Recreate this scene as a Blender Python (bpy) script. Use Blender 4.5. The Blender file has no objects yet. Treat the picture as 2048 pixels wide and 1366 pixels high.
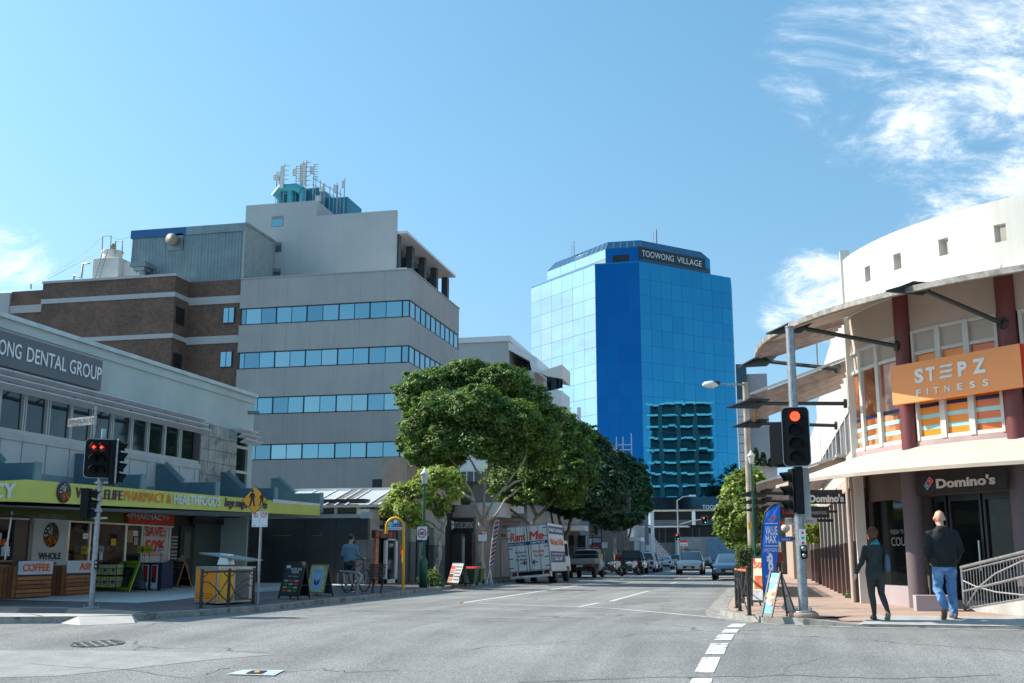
import bpy, math, random
import numpy as np
from mathutils import Vector, Matrix
random.seed(7); rng = np.random.default_rng(7)
S = bpy.context.scene
R = math.radians
# ------------------------------------------------------------------ camera
F, HZ, EYE = 2200.0, 1118.0, 1.13
TH = math.atan((HZ-683)/F); YAW = math.atan((1530-1024)*math.cos(TH)/F)
_fw = Vector((-math.sin(YAW), math.cos(YAW), 0)); _rt = Vector((math.cos(YAW), math.sin(YAW), 0))
_W = _fw*math.cos(TH)+Vector((0, 0, math.sin(TH))); _U = -_fw*math.sin(TH)+Vector((0, 0, math.cos(TH)))
cam = bpy.data.cameras.new('camera'); camo = bpy.data.objects.new('camera', cam); S.collection.objects.link(camo)
camo.location = (0, 0, EYE); camo.rotation_euler = (math.pi/2+TH, 0, YAW)
cam.sensor_width = 36; cam.lens = F/2048*36; cam.clip_start = .1; cam.clip_end = 3000; S.camera = camo
# ------------------------------------------------------------------ sun, sky, exposure
SUN_AZ, SUN_EL = 176.7, 40.0
sd = Vector((math.cos(R(SUN_EL))*math.cos(R(SUN_AZ)), math.cos(R(SUN_EL))*math.sin(R(SUN_AZ)), math.sin(R(SUN_EL))))
sun = bpy.data.lights.new('sun', 'SUN'); suno = bpy.data.objects.new('sun', sun); S.collection.objects.link(suno)
sun.energy = 4.2; sun.angle = R(.5); sun.color = (1, .93, .83)
suno.rotation_euler = sd.to_track_quat('Z', 'Y').to_euler(); suno.location = (-30, 0, 60)
S.view_settings.view_transform = 'Standard'; S.view_settings.look = 'None'; S.view_settings.gamma = 1
S.view_settings.exposure = 0.78; S.view_settings.use_curve_mapping = False
S.cycles.max_bounces = 6; S.cycles.diffuse_bounces = 4; S.cycles.glossy_bounces = 4; S.cycles.transparent_max_bounces = 8
S.cycles.caustics_reflective = False; S.cycles.caustics_refractive = False; S.cycles.sample_clamp_indirect = 6

def nd(nt, typ, **k):
    n = nt.nodes.new(typ)
    for a, b in k.items():
        if a == 'ins':
            for i, v in b.items():
                if hasattr(v, 'is_output') or isinstance(v, bpy.types.NodeSocket): nt.links.new(v, n.inputs[i])
                else: n.inputs[i].default_value = v
        else: setattr(n, a, b)
    return n
def mth(nt, op, a, b=None, c=None, clamp=False):
    n = nt.nodes.new('ShaderNodeMath'); n.operation = op; n.use_clamp = clamp
    for i, v in enumerate((a, b, c)):
        if v is None: continue
        if isinstance(v, bpy.types.NodeSocket): nt.links.new(v, n.inputs[i])
        else: n.inputs[i].default_value = v
    return n.outputs[0]
def mixc(nt, f, a, b, blend='MIX'):
    n = nt.nodes.new('ShaderNodeMix'); n.data_type = 'RGBA'; n.blend_type = blend
    for i, v in ((0, f), (6, a), (7, b)):
        if isinstance(v, bpy.types.NodeSocket): nt.links.new(v, n.inputs[i])
        else: n.inputs[i].default_value = v if i == 0 else (*v[:3], 1)
    return n.outputs[2]
def ramp(nt, f, lo, hi):
    n = nt.nodes.new('ShaderNodeMapRange'); n.interpolation_type = 'SMOOTHSTEP'
    nt.links.new(f, n.inputs[0]); n.inputs[1].default_value = lo; n.inputs[2].default_value = hi
    return n.outputs[0]

W = bpy.data.worlds.new('World'); S.world = W; W.use_nodes = True; nt = W.node_tree
tc = nd(nt, 'ShaderNodeTexCoord'); sp = nd(nt, 'ShaderNodeSeparateXYZ', ins={0: tc.outputs[0]})
lift = nd(nt, 'ShaderNodeCombineXYZ', ins={0: sp.outputs[0], 1: sp.outputs[1], 2: mth(nt, 'MULTIPLY_ADD', mth(nt, 'MAXIMUM', sp.outputs[2], 0.0), .82, .17)})
sky = nd(nt, 'ShaderNodeTexSky', ins={0: lift.outputs[0]}, sky_type='NISHITA', sun_disc=False, sun_elevation=R(SUN_EL), sun_rotation=R(90-SUN_AZ),
         altitude=50, air_density=1.25, dust_density=.9, ozone_density=2.2)
zz = mth(nt, 'MAXIMUM', sp.outputs[2], 0.0); den = mth(nt, 'ADD', zz, .12)
cv = nd(nt, 'ShaderNodeCombineXYZ', ins={0: mth(nt, 'DIVIDE', sp.outputs[0], den), 1: mth(nt, 'DIVIDE', sp.outputs[1], den), 2: 3.1})
wn = nd(nt, 'ShaderNodeTexNoise', ins={0: cv.outputs[0], 2: 1.1, 3: 3.0, 4: .5})
warp = nd(nt, 'ShaderNodeVectorMath', operation='SCALE', ins={0: wn.outputs[1], 3: .9})
cv2 = nd(nt, 'ShaderNodeVectorMath', operation='ADD', ins={0: cv.outputs[0], 1: warp.outputs[0]})
n1 = nd(nt, 'ShaderNodeTexNoise', ins={0: cv2.outputs[0], 2: 3.1, 3: 11.0, 4: .70}).outputs[0]
n2 = nd(nt, 'ShaderNodeTexNoise', ins={0: cv.outputs[0], 2: .55, 3: 2.0, 4: .5}).outputs[0]
def dirpx(px, py):
    d = _W+_rt*((px-1024)/F)+_U*((683-py)/F); return d.normalized()
def blob(d, r0, r1):       # broad banks of cloud, by direction
    v = nd(nt, 'ShaderNodeVectorMath', operation='DOT_PRODUCT', ins={0: tc.outputs[0], 1: tuple(d)})
    return ramp(nt, v.outputs[1], math.cos(R(r0)), math.cos(R(r1)))
bl = None
for (d, r0, r1, wgt) in ((dirpx(2010, 120), 12.5, 4, .50), (dirpx(1650, 90), 6.0, 1.5, .46), (dirpx(1650, 590), 4.2, 1.2, .46), (dirpx(1560, 630), 2.2, .5, .44), (dirpx(1930, 320), 6.0, 1.5, .44),
                    (dirpx(-40, 540), 5.5, 1, .40), (dirpx(-150, 560), 8, 2, .38), (Vector((-.95, .2, .30)).normalized(), 20, 6, .44), (Vector((-.97, .12, .10)).normalized(), 22, 5, .30),
                    (Vector((-.9, -.45, .25)).normalized(), 26, 8, .22), (Vector((.5, -.8, .35)).normalized(), 22, 8, .18)):
    b = mth(nt, 'MULTIPLY', blob(d, r0, r1), wgt); bl = b if bl is None else mth(nt, 'MAXIMUM', bl, b)
dens = mth(nt, 'ADD', mth(nt, 'ADD', n1, mth(nt, 'MULTIPLY', n2, .25)), bl)
cl = ramp(nt, dens, .90, 1.22)
hue = nd(nt, 'ShaderNodeHueSaturation', ins={0: .488, 1: 1.06, 2: 1.3, 3: 1.0, 4: sky.outputs[0]})
zt = ramp(nt, sp.outputs[2], .0, .55)
skyc = mixc(nt, 1.0, hue.outputs[0], mixc(nt, zt, (1.0, 1.03, 1.02), (.86, 1.06, 1.07)), 'MULTIPLY')
cloudc = mixc(nt, cl, skyc, (9.2, 9.5, 9.9))
bg = nt.nodes['Background']; nt.links.new(mixc(nt, mth(nt, 'MULTIPLY', cl, .86), skyc, cloudc), bg.inputs[0]); bg.inputs[1].default_value = .091

# ------------------------------------------------------------------ helpers
def s2l(r, g=None, b=None):
    if g is None: r, g, b = r
    f = lambda c: (c/255/12.92) if c <= 10.3 else ((c/255+.055)/1.055)**2.4
    return (f(r), f(g), f(b))
def ray(px, py): return _W+_rt*((px-1024)/F)+_U*((683-py)/F)
def at(px, py, x=None, y=None, z=None):
    d = ray(px, py); o = Vector((0, 0, EYE))
    k = x/d.x if x is not None else (y/d.y if y is not None else (z-EYE)/d.z)
    return o+d*k
def gz(y):
    d = 18.3-y; return -0.055*(d+math.sqrt(d*d+.35))/2
def onground(px, py, dz=0.0):
    d = ray(px, py); lo, hi = 1.0, 400.0
    for _ in range(60):
        k = (lo+hi)/2
        if EYE+d.z*k > gz(d.y*k)+dz: lo = k
        else: hi = k
    return Vector((0, 0, EYE))+d*lo
MATS = {}
def mat(name, col, rough=.6, metal=0.0, var=.12, vs=1.5, bump=0.0, bs=40.0, emit=0.0, streak=0.0, spec=.5, col2=None, c2s=4.0, trans=0.0, coat=0.0, alpha=1.0, fine=0.0):
    if name in MATS: return MATS[name]
    m = bpy.data.materials.new(name); m.use_nodes = True; t = m.node_tree; b = t.nodes['Principled BSDF']
    g = nd(t, 'ShaderNodeNewGeometry'); pos = g.outputs['Position']
    c = None
    n = nd(t, 'ShaderNodeTexNoise', ins={0: pos, 2: vs, 3: 6.0, 4: .6})
    f = ramp(t, n.outputs[0], .3, .7)
    lo = tuple(max(0, q*(1-var)) for q in col); hi = tuple(min(1, q*(1+var)) for q in col)
    c = mixc(t, f, lo, hi)
    if col2:
        n2_ = nd(t, 'ShaderNodeTexNoise', ins={0: pos, 2: c2s, 3: 8.0, 4: .65}); c = mixc(t, ramp(t, n2_.outputs[0], .52, .64), c, col2)
    if streak:
        mp = nd(t, 'ShaderNodeMapping', ins={0: pos, 3: (3.2, 3.2, .18)}); n3 = nd(t, 'ShaderNodeTexNoise', ins={0: mp.outputs[0], 2: 1.0, 3: 5.0, 4: .65})
        c = mixc(t, mth(t, 'MULTIPLY', ramp(t, n3.outputs[0], .45, .75), streak), c, tuple(q*.45 for q in col))
    if fine:
        n4 = nd(t, 'ShaderNodeTexNoise', ins={0: pos, 2: 55.0, 3: 3.0, 4: .7})
        c = mixc(t, 1.0, c, mixc(t, ramp(t, n4.outputs[0], .35, .65), (1-fine,)*3, (1+fine,)*3), 'MULTIPLY')
    t.links.new(c, b.inputs['Base Color'])
    b.inputs['Roughness'].default_value = rough; b.inputs['Metallic'].default_value = metal
    b.inputs['Specular IOR Level'].default_value = spec; b.inputs['Coat Weight'].default_value = coat; b.inputs['Coat Roughness'].default_value = .05
    if emit: t.links.new(c, b.inputs['Emission Color']); b.inputs['Emission Strength'].default_value = emit
    if trans: b.inputs['Transmission Weight'].default_value = trans
    b.inputs['Alpha'].default_value = alpha
    if bump:
        nb = nd(t, 'ShaderNodeTexNoise', ins={0: pos, 2: bs, 3: 6.0, 4: .6})
        bp = nd(t, 'ShaderNodeBump', ins={0: bump, 1: .02, 2: nb.outputs[0]}); t.links.new(bp.outputs[0], b.inputs['Normal'])
    MATS[name] = m; return m

OFF = {}
def link(o): S.collection.objects.link(o); return o
def tag(o, label=None, cat=None, group=None, kind=None):
    if label: o['label'] = label
    if cat: o['category'] = cat
    if group: o['group'] = group
    if kind: o['kind'] = kind
    return o
def thing(name, label, cat, loc=(0, 0, 0), group=None):
    o = bpy.data.objects.new(name, None); link(o); o.location = loc; o.empty_display_size = .2
    OFF[o.name] = Vector(loc); return tag(o, label, cat, group)
class MB:
    def __init__(s): s.v = []; s.f = []; s.m = []; s.s = []
    def add(s, vs, fs, m=0, sm=False):
        k = len(s.v); s.v += [tuple(v) for v in vs]; s.f += [[i+k for i in f] for f in fs]; s.m += [m]*len(fs); s.s += [sm]*len(fs); return s
    def box(s, x0, x1, y0, y1, z0, z1, m=0):
        x0, x1 = sorted((x0, x1)); y0, y1 = sorted((y0, y1)); z0, z1 = sorted((z0, z1))
        vs = [(x, y, z) for z in (z0, z1) for y in (y0, y1) for x in (x0, x1)]
        return s.add(vs, [[0, 2, 3, 1], [4, 5, 7, 6], [0, 1, 5, 4], [2, 6, 7, 3], [0, 4, 6, 2], [1, 3, 7, 5]], m)
    def beam(s, p0, p1, w, h, m=0, up=(0, 0, 1)):
        p0, p1 = Vector(p0), Vector(p1); d = (p1-p0).normalized(); u = Vector(up)
        if abs(d.dot(u)) > .98: u = Vector((0, 1, 0))
        a = d.cross(u).normalized(); b = a.cross(d).normalized()
        vs = [p+a*(w/2*i)+b*(h/2*j) for p in (p0, p1) for (i, j) in ((-1, -1), (1, -1), (1, 1), (-1, 1))]
        return s.add(vs, [[3, 2, 1, 0], [4, 5, 6, 7], [0, 1, 5, 4], [1, 2, 6, 5], [2, 3, 7, 6], [3, 0, 4, 7]], m)
    def tube(s, pts, r, n=8, m=0, cap=True, sm=True):
        pts = [Vector(p) for p in pts]; k = len(pts); rs = r if isinstance(r, (list, tuple)) else [r]*k
        prev = None; rings = []
        for i, p in enumerate(pts):
            t = (pts[min(i+1, k-1)]-pts[max(i-1, 0)]).normalized()
            if prev is None:
                a = t.orthogonal().normalized()
            else:
                a = (prev-t*prev.dot(t)); a = a.normalized() if a.length > 1e-6 else t.orthogonal().normalized()
            prev = a; b = t.cross(a)
            rings += [p+(a*math.cos(2*math.pi*j/n)+b*math.sin(2*math.pi*j/n))*rs[i] for j in range(n)]
        fs = [[i*n+j, i*n+(j+1) % n, (i+1)*n+(j+1) % n, (i+1)*n+j] for i in range(k-1) for j in range(n)]
        s.add(rings, fs, m, sm)
        if cap: s.add(rings[:n], [list(range(n-1, -1, -1))], m); s.add(rings[-n:], [list(range(n))], m)
        return s
    def cyl(s, p0, p1, r0, r1=None, n=12, m=0, sm=True): return s.tube([p0, p1], [r0, r0 if r1 is None else r1], n, m, True, sm)
    def ext(s, poly, vec, m=0, sides=True):
        vec = Vector(vec); p = [Vector(q) for q in poly]; n = len(p)
        s.add(p+[q+vec for q in p], [list(range(n-1, -1, -1)), list(range(n, 2*n))]+([[i, (i+1) % n, n+(i+1) % n, n+i] for i in range(n)] if sides else []), m); return s
    def lathe(s, prof, c, n=16, m=0, axis='Z', sm=True):
        c = Vector(c); vs = []
        for (r, z) in prof:
            for j in range(n):
                a = 2*math.pi*j/n; q = Vector((r*math.cos(a), r*math.sin(a), z))
                if axis == 'Y': q = Vector((q.x, q.z, q.y))
                if axis == 'X': q = Vector((q.z, q.x, q.y))
                vs.append(c+q)
        k = len(prof)
        s.add(vs, [[i*n+j, i*n+(j+1) % n, (i+1)*n+(j+1) % n, (i+1)*n+j] for i in range(k-1) for j in range(n)]+[list(range(n-1, -1, -1)), [(k-1)*n+j for j in range(n)]], m, sm); return s
    def quad(s, a, b, c, d, m=0): return s.add([a, b, c, d], [[0, 1, 2, 3]], m)
    def build(s, name, mats, parent=None, loc=None, bevel=0, off=None, recalc=True):
        if off is None: off = OFF[parent.name] if parent is not None else Vector(loc or (0, 0, 0))
        me = bpy.data.meshes.new(name); o_ = Vector(off)
        me.from_pydata([(v[0]-o_.x, v[1]-o_.y, v[2]-o_.z) for v in s.v], [], s.f)
        ms = mats if isinstance(mats, (list, tuple)) else [mats]
        for q in ms: me.materials.append(q)
        me.polygons.foreach_set('material_index', s.m); me.polygons.foreach_set('use_smooth', s.s)
        if recalc:
            import bmesh
            b = bmesh.new(); b.from_mesh(me); bmesh.ops.recalc_face_normals(b, faces=b.faces); b.to_mesh(me); b.free()
        o = bpy.data.objects.new(name, me); link(o)
        if parent is not None: o.parent = parent; OFF[o.name] = OFF[parent.name]
        else: o.location = off; OFF[o.name] = o_
        if bevel:
            md = o.modifiers.new('bevel', 'BEVEL'); md.width = bevel; md.segments = 2; md.limit_method = 'ANGLE'
        return o
def piece(name, src, parent, loc, rot=None, scale=None):
    """one more object sharing src's mesh; src mesh is built round its own origin"""
    o = bpy.data.objects.new(name, src); link(o); o.parent = parent; OFF[o.name] = OFF[parent.name]
    o.location = Vector(loc)-OFF[parent.name]
    if rot is not None: o.rotation_euler = rot
    if scale is not None: o.scale = scale
    return o
def boxmesh(name, sx, sy, sz, m, bev=0):
    b = MB().box(-sx/2, sx/2, -sy/2, sy/2, -sz/2, sz/2); me = bpy.data.meshes.new(name); me.from_pydata(b.v, [], b.f)
    me.materials.append(m); return me
def B(x0, x1, y0, y1, z0, z1): return MB().box(x0, x1, y0, y1, z0, z1)
def kids(o): return [c for c in bpy.data.objects if c.parent == o]
def copy_tree(o, parent=None, label=None, loc=None, rotz=None):
    c = o.copy(); link(c); c.parent = parent; OFF[c.name] = OFF[o.name]
    if label: c['label'] = label
    if loc is not None: c.location = loc
    if rotz is not None: c.rotation_euler = (0, 0, rotz)
    for ch in list(o.children): copy_tree(ch, c)
    return c
TXC = {}
def text(parent, s, p0, p1, up, h, m, ext=.01, bold=0.0, name='lettering', align='L', proud=.012, shear=0.0):
    """lettering that runs from p0 to p1 (baseline) and is h high; its face looks along (p1-p0) x up"""
    fat = bold if ('M' in s and bold > .005) else 0.0; bold = 0.0 if fat else bold
    key = (s, round(bold, 3), round(shear, 2))
    if key not in TXC:
        cu = bpy.data.curves.new('t', 'FONT'); cu.body = s; cu.size = 1; cu.offset = bold; cu.shear = shear; cu.resolution_u = 3
        ob = bpy.data.objects.new('t', cu); link(ob); dg = bpy.context.evaluated_depsgraph_get()
        me = bpy.data.meshes.new_from_object(ob.evaluated_get(dg)); vs = np.array([v.co[:] for v in me.vertices]); fs = [list(p.vertices) for p in me.polygons]
        bpy.data.objects.remove(ob); bpy.data.curves.remove(cu); bpy.data.meshes.remove(me)
        TXC[key] = (vs, fs)
    vs, fs = TXC[key]
    if len(vs) == 0: return None
    x0, x1 = vs[:, 0].min(), vs[:, 0].max(); caps = .73
    p0, p1, up = Vector(p0), Vector(p1), Vector(up).normalized(); d = p1-p0; L = d.length; dn = d.normalized(); nrm = dn.cross(up).normalized()
    b = MB(); P = []
    for v in vs: P.append(p0+dn*((v[0]-x0)/(x1-x0)*L)+up*(v[1]/caps*h)+nrm*proud)
    n = len(P); b.add(P, fs)
    for i_, k_ in enumerate(((-1, 1, 0, 0) if fat else ())):      # thicken by slightly shifted layers, each a hair in front of the last
        sh_ = dn*(k_*fat*1.1*L/(x1-x0))+up*((i_-2.5)*2*fat*.9*h/caps if i_ > 1 else 0)+nrm*.0009*(i_+1); b.add([p+sh_ for p in P], fs)
    if ext > 0:
        Q = [p-nrm*(proud-.001 if ext > proud else ext) for p in P]
        ec = {}
        for f in fs:
            for i in range(len(f)):
                e = (f[i], f[(i+1) % len(f)]); ec[e] = 1
        side = [[a, b_, b_+n, a+n] for (a, b_) in ec if (b_, a) not in ec]
        b2 = MB(); b2.add(P+Q, side); b.v += [tuple(q) for q in Q]; b.f += side; b.m += [0]*len(side); b.s += [False]*len(side)
    o = b.build(name, m, parent, recalc=False, off=None if parent is not None else (0, 0, 0)); return o
X3, Y3, Z3 = Vector((1, 0, 0)), Vector((0, 1, 0)), Vector((0, 0, 1))
# ------------------------------------------------------------------ materials used widely
M_white = mat('white_paint', (.72, .72, .70), .5, var=.05, streak=.06)
M_cream = mat('cream_render', (.74, .70, .62), .75, var=.05, streak=.09, bump=.08)
M_black = mat('black_metal', (.02, .021, .022), .45, var=.2)
M_dark = mat('dark_plastic', (.016, .018, .02), .4, var=.2)
M_galv = mat('galvanised_steel', (.30, .315, .325), .42, metal=.55, var=.22, vs=14, fine=.12)
M_alu = mat('aluminium', (.62, .63, .63), .35, metal=.7, var=.06)
M_red = mat('sign_red', s2l(216, 52, 34), .5, var=.05); M_orange = mat('sign_orange', s2l(240, 95, 25), .55, var=.05)
M_wt = mat('sign_white', (.8, .8, .8), .5, var=.03); M_navy = mat('sign_navy', s2l(22, 52, 110), .5, var=.06)
M_blue = mat('sign_blue', s2l(20, 105, 190), .5, var=.08); M_ink = mat('ink', (.015, .015, .018), .6, var=.05)
M_dkglass = mat('dark_glass', (.012, .02, .022), .06, var=.3, spec=.7)
M_cgrey = mat('concrete_light', (.40, .40, .38), .85, var=.14, vs=2.5, bump=.25, fine=.08, streak=0)
M_green = mat('heritage_green', (.006, .085, .055), .35, var=.1)
M_yellow = mat('yellow_paint', s2l(235, 165, 15), .45, var=.06)
M_rub = mat('rubber', (.018, .018, .018), .8, var=.1)

# asphalt
def asphalt():
    m = bpy.data.materials.new('asphalt'); m.use_nodes = True; t = m.node_tree; b = t.nodes['Principled BSDF']
    pos = nd(t, 'ShaderNodeNewGeometry').outputs['Position']
    v = nd(t, 'ShaderNodeTexVoronoi', ins={0: pos, 2: 85.0}); vn = nd(t, 'ShaderNodeTexNoise', ins={0: pos, 2: 48.0, 3: 4.0, 4: .75})
    sep = nd(t, 'ShaderNodeSeparateColor', ins={0: v.outputs[1]})
    sp_ = mth(t, 'MULTIPLY', ramp(t, sep.outputs[0], .0, 1.0), 1.0)
    c = mixc(t, sp_, (.135, .137, .137), (.335, .335, .325))
    c = mixc(t, 1.0, c, mixc(t, ramp(t, vn.outputs[0], .35, .65), (.80, .80, .80), (1.18, 1.18, 1.16)), 'MULTIPLY')
    big = nd(t, 'ShaderNodeTexNoise', ins={0: pos, 2: .35, 3: 6.0, 4: .6}).outputs[0]
    c = mixc(t, 1.0, c, mixc(t, ramp(t, big, .3, .7), (.80, .81, .815), (1.12, 1.12, 1.11)), 'MULTIPLY')
    mp = nd(t, 'ShaderNodeMapping', ins={0: pos, 3: (1.1, .05, 1)}); tr = nd(t, 'ShaderNodeTexNoise', ins={0: mp.outputs[0], 2: 1.0, 3: 4.0, 4: .6}).outputs[0]
    c = mixc(t, 1.0, c, mixc(t, ramp(t, tr, .35, .65), (.84, .84, .84), (1.08, 1.08, 1.08)), 'MULTIPLY')
    wv = nd(t, 'ShaderNodeTexNoise', ins={0: pos, 2: 1.2, 3: 4.0}); wp = nd(t, 'ShaderNodeVectorMath', operation='ADD', ins={0: pos, 1: wv.outputs[1]})
    ve = nd(t, 'ShaderNodeTexVoronoi', feature='DISTANCE_TO_EDGE', ins={0: wp.outputs[0], 2: .16}).outputs[0]
    crk = mth(t, 'MULTIPLY', mth(t, 'SUBTRACT', 1.0, ramp(t, ve, .0, .007)), ramp(t, big, .46, .54))
    c = mixc(t, mth(t, 'MULTIPLY', crk, .75), c, (.03, .03, .03))
    t.links.new(c, b.inputs['Base Color']); b.inputs['Roughness'].default_value = .85; b.inputs['Specular IOR Level'].default_value = .35
    bp = nd(t, 'ShaderNodeBump', ins={0: .6, 1: .008, 2: mth(t, 'ADD', v.outputs[0], vn.outputs[0])}); t.links.new(bp.outputs[0], b.inputs['Normal'])
    return m
M_asph = asphalt()
M_paint = mat('road_paint', (.62, .62, .59), .7, var=.1, vs=6, col2=(.24, .24, .235), c2s=9.0, fine=.1)
M_paint2 = mat('worn_road_paint', (.40, .40, .385), .8, var=.15, vs=6, col2=(.2, .2, .2), c2s=7.0, fine=.1)
M_kerb = mat('kerb_concrete', (.30, .29, .265), .85, var=.25, vs=3, bump=.3, fine=.15, col2=(.13, .125, .11), c2s=2.5)
M_pathR = mat('tan_aggregate', (.42, .30, .235), .85, var=.14, vs=1.2, bump=.25, fine=.16)
M_pathL = mat('left_asphalt_path', (.115, .095, .09), .85, var=.3, vs=1.2, bump=.3, fine=.25, col2=(.17, .105, .09), c2s=.6)
M_fore = mat('forecourt_tile', (.62, .615, .585), .5, var=.06, fine=.03)
M_rampc = mat('ramp_concrete', (.46, .44, .40), .85, var=.12, fine=.12, bump=.2)
M_tact = mat('pink_pavers', (.42, .28, .22), .85, var=.18, vs=4, fine=.1)

# ------------------------------------------------------------------ ground
ys = [-300, -60, -20, -6, 0, 4, 8, 11, 13, 15, 16, 17, 17.6, 18.2, 18.8, 19.4, 20, 21, 23, 30, 50, 90, 160, 300, 800, 2500]
g = MB(); xs = [-2500, -300, -60, -20, 0, 20, 60, 300, 2500]
vs = [(x, y, gz(y)) for y in ys for x in xs]; n = len(xs)
g.add(vs, [[j*n+i, j*n+i+1, (j+1)*n+i+1, (j+1)*n+i] for j in range(len(ys)-1) for i in range(n-1)])
tag(g.build('road', M_asph), kind='structure')

def slab(name, ln, xin, m, kerb_w=.16, h=.12, xmat=None, dips=None):
    """footpath: strips between the kerb line ln [(x,y)] and x=xin, with a kerb of its own"""
    dips = dips or {}
    top, kb = MB(), MB(); sgn = 1 if xin > ln[-1][0] else -1
    hs = [h if i not in dips else dips[i] for i in range(len(ln))]
    for i in range(len(ln)-1):
        (xa, ya), (xb, yb) = ln[i], ln[i+1]; za, zb = gz(ya)+hs[i], gz(yb)+hs[i+1]
        d = Vector((xb-xa, yb-ya)).normalized(); nx, ny = (d.y, -d.x) if sgn > 0 else (-d.y, d.x)
        ia, ib = (xa+nx*kerb_w, ya+ny*kerb_w), (xb+nx*kerb_w, yb+ny*kerb_w)
        w_ = 1.3; ma, mb_ = (xa+nx*w_, ya+ny*w_), (xb+nx*w_, yb+ny*w_)
        top.quad((ia[0], ia[1], za-.004), (ib[0], ib[1], zb-.004), (mb_[0], mb_[1], gz(mb_[1])+h), (ma[0], ma[1], gz(ma[1])+h))
        top.quad((ma[0], ma[1], gz(ma[1])+h), (mb_[0], mb_[1], gz(mb_[1])+h), (xin, mb_[1], gz(mb_[1])+h), (xin, ma[1], gz(ma[1])+h))
        kb.quad((xa, ya, za), (xb, yb, zb), (ib[0], ib[1], zb), (ia[0], ia[1], za))
        kb.quad((xa, ya, gz(ya)-.05), (xb, yb, gz(yb)-.05), (xb, yb, zb), (xa, ya, za))
    tag(top.build(name, m), kind='structure')
    o = kb.build('kerb', M_kerb); tag(o, kind='structure')
def _kp(px, py):
    q = onground(px, py, 0); return (q.x, q.y)
KL = [(-120, 11.5), (-40, 14.2)]+[_kp(*k) for k in ((0, 1247), (80, 1247), (155, 1246.5), (262, 1243), (300, 1239.5), (345, 1236), (400, 1232), (470, 1227), (540, 1221.5))]+[(-11.0, 27), (-11.0, 30), (-11.9, 42), (-12.6, 52), (-12.9, 90), (-13.2, 205)]

slab('footpath_left', KL, -120, M_pathL)
KR = [(-1.9, 205), (-1.35, 90), (-1.14, 45), (-1.05, 30), (-1.0, 25), (-.88, 23.2), (-.55, 21.9), (-.1, 21.0), (.6, 20.4), (1.5, 20.12), (4, 20.0), (14, 20.0), (120, 20.0)][::-1]
slab('footpath_right', KR, 120, M_pathR, dips={2: .02, 3: .03})
# gutter strip at the right corner kerb, and the concrete landing behind the kerb there
gt = MB()
for i in range(len(KR)-1):
    (xa, ya), (xb, yb) = KR[i], KR[i+1]
    if ya > 60 or xa > 5: continue
    d = Vector((xb-xa, yb-ya)).normalized(); nx, ny = (-d.y, d.x)
    w = .32
    gt.quad((xa, ya, gz(ya)+.004), (xb, yb, gz(yb)+.004), (xb+nx*w, yb+ny*w, gz(yb)+.004), (xa+nx*w, ya+ny*w, gz(ya)+.004))
tag(gt.build('gutter', M_kerb), kind='structure')
ld = MB()
ld.add([(1.5, 20.17, .042), (4, 20.17, .034), (3.8, 21.46, .130), (1.9, 21.42, .130), (14, 20.17, .145), (14, 22.2, .3), (6.5, 22.0, .2)], [[0, 1, 2, 3], [1, 4, 5, 6, 2]])
tag(ld.build('concrete_landing', M_cgrey), kind='structure')
# left: forecourt, landing, pink pavers, tactile strip
fc = MB(); zf = .126
p = [at(60, 1201, z=.12), at(230, 1205, z=.12), at(275, 1206, z=.12), at(350, 1200, z=.12), at(470, 1186, z=.12), at(640, 1178, z=.12), at(735, 1165, z=.12)]
fc.add([(q.x, q.y, .124) for q in p]+[(-15.6, 42.95, .124), (-30, 42.95, .3), (-30, 25.5, .3)], [list(range(len(p)+3))[::-1]])
tag(fc.build('forecourt_paving', M_fore), kind='structure')
def gl(px, py): return onground(px, py, .12)
def patch(name, pts, m, dz):
    q = [gl(*a) for a in pts]; tag(MB().add([(a.x, a.y, a.z+dz) for a in q], [list(range(len(q)))]).build(name, m), kind='structure')
def patch2(name, inner, outer, m, dz):
    q = [gl(*a) for a in inner]+[onground(*a, .02) for a in outer]; tag(MB().add([(a.x, a.y, a.z+dz) for a in q], [list(range(len(q)))]).build(name, m), kind='structure')
patch('pink_paving', [(0, 1213), (100, 1214), (190, 1217), (294, 1224), (262, 1227), (142, 1226), (60, 1228), (0, 1225)], M_tact, .004)
patch('concrete_landing', [(62, 1228), (142, 1226.5), (262, 1227.5), (286, 1227), (262, 1230), (155, 1233), (90, 1233.5)], M_rampc, .005)
patch('grey_paving', [(-60, 1212), (-1, 1213), (-1, 1225), (60, 1228), (84, 1233.5), (-60, 1234)], M_cgrey, .003)
rp = MB(); wo = .55
(xa, ya), (xb, yb), (xl_, yl_), (xr_, yr_) = KL[4], KL[5], KL[3], KL[6]
d = Vector((xb-xa, yb-ya)).normalized(); nx, ny = d.y*wo, -d.x*wo
g_ = lambda x, y, z: (x, y, gz(y)+z)
rp.add([g_(xa, ya, .124), g_(xb, yb, .124), g_(xb+nx, yb+ny, .004), g_(xa+nx, ya+ny, .004), g_(xa+(xl_-xa)*.5, ya+(yl_-ya)*.5-.01, .004), g_(xb+(xr_-xb)*.4+.01, yb+(yr_-yb)*.4, .004)], [[0, 1, 2, 3], [0, 3, 4], [1, 5, 2]])
tag(rp.build('kerb_ramp', M_rampc), kind='structure')
tm = MB()
for i in range(16):
    for j in range(5):
        a = gl(40+i*5.6+j*1.5, 1226-j*2.0-.02*i); tm.box(a.x-.045, a.x+.045, a.y-.06, a.y+.06, a.z+.004, a.z+.012)
tag(tm.build('tactile_studs', mat('tactile_grey', (.13, .135, .14), .7)), kind='structure')

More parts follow.
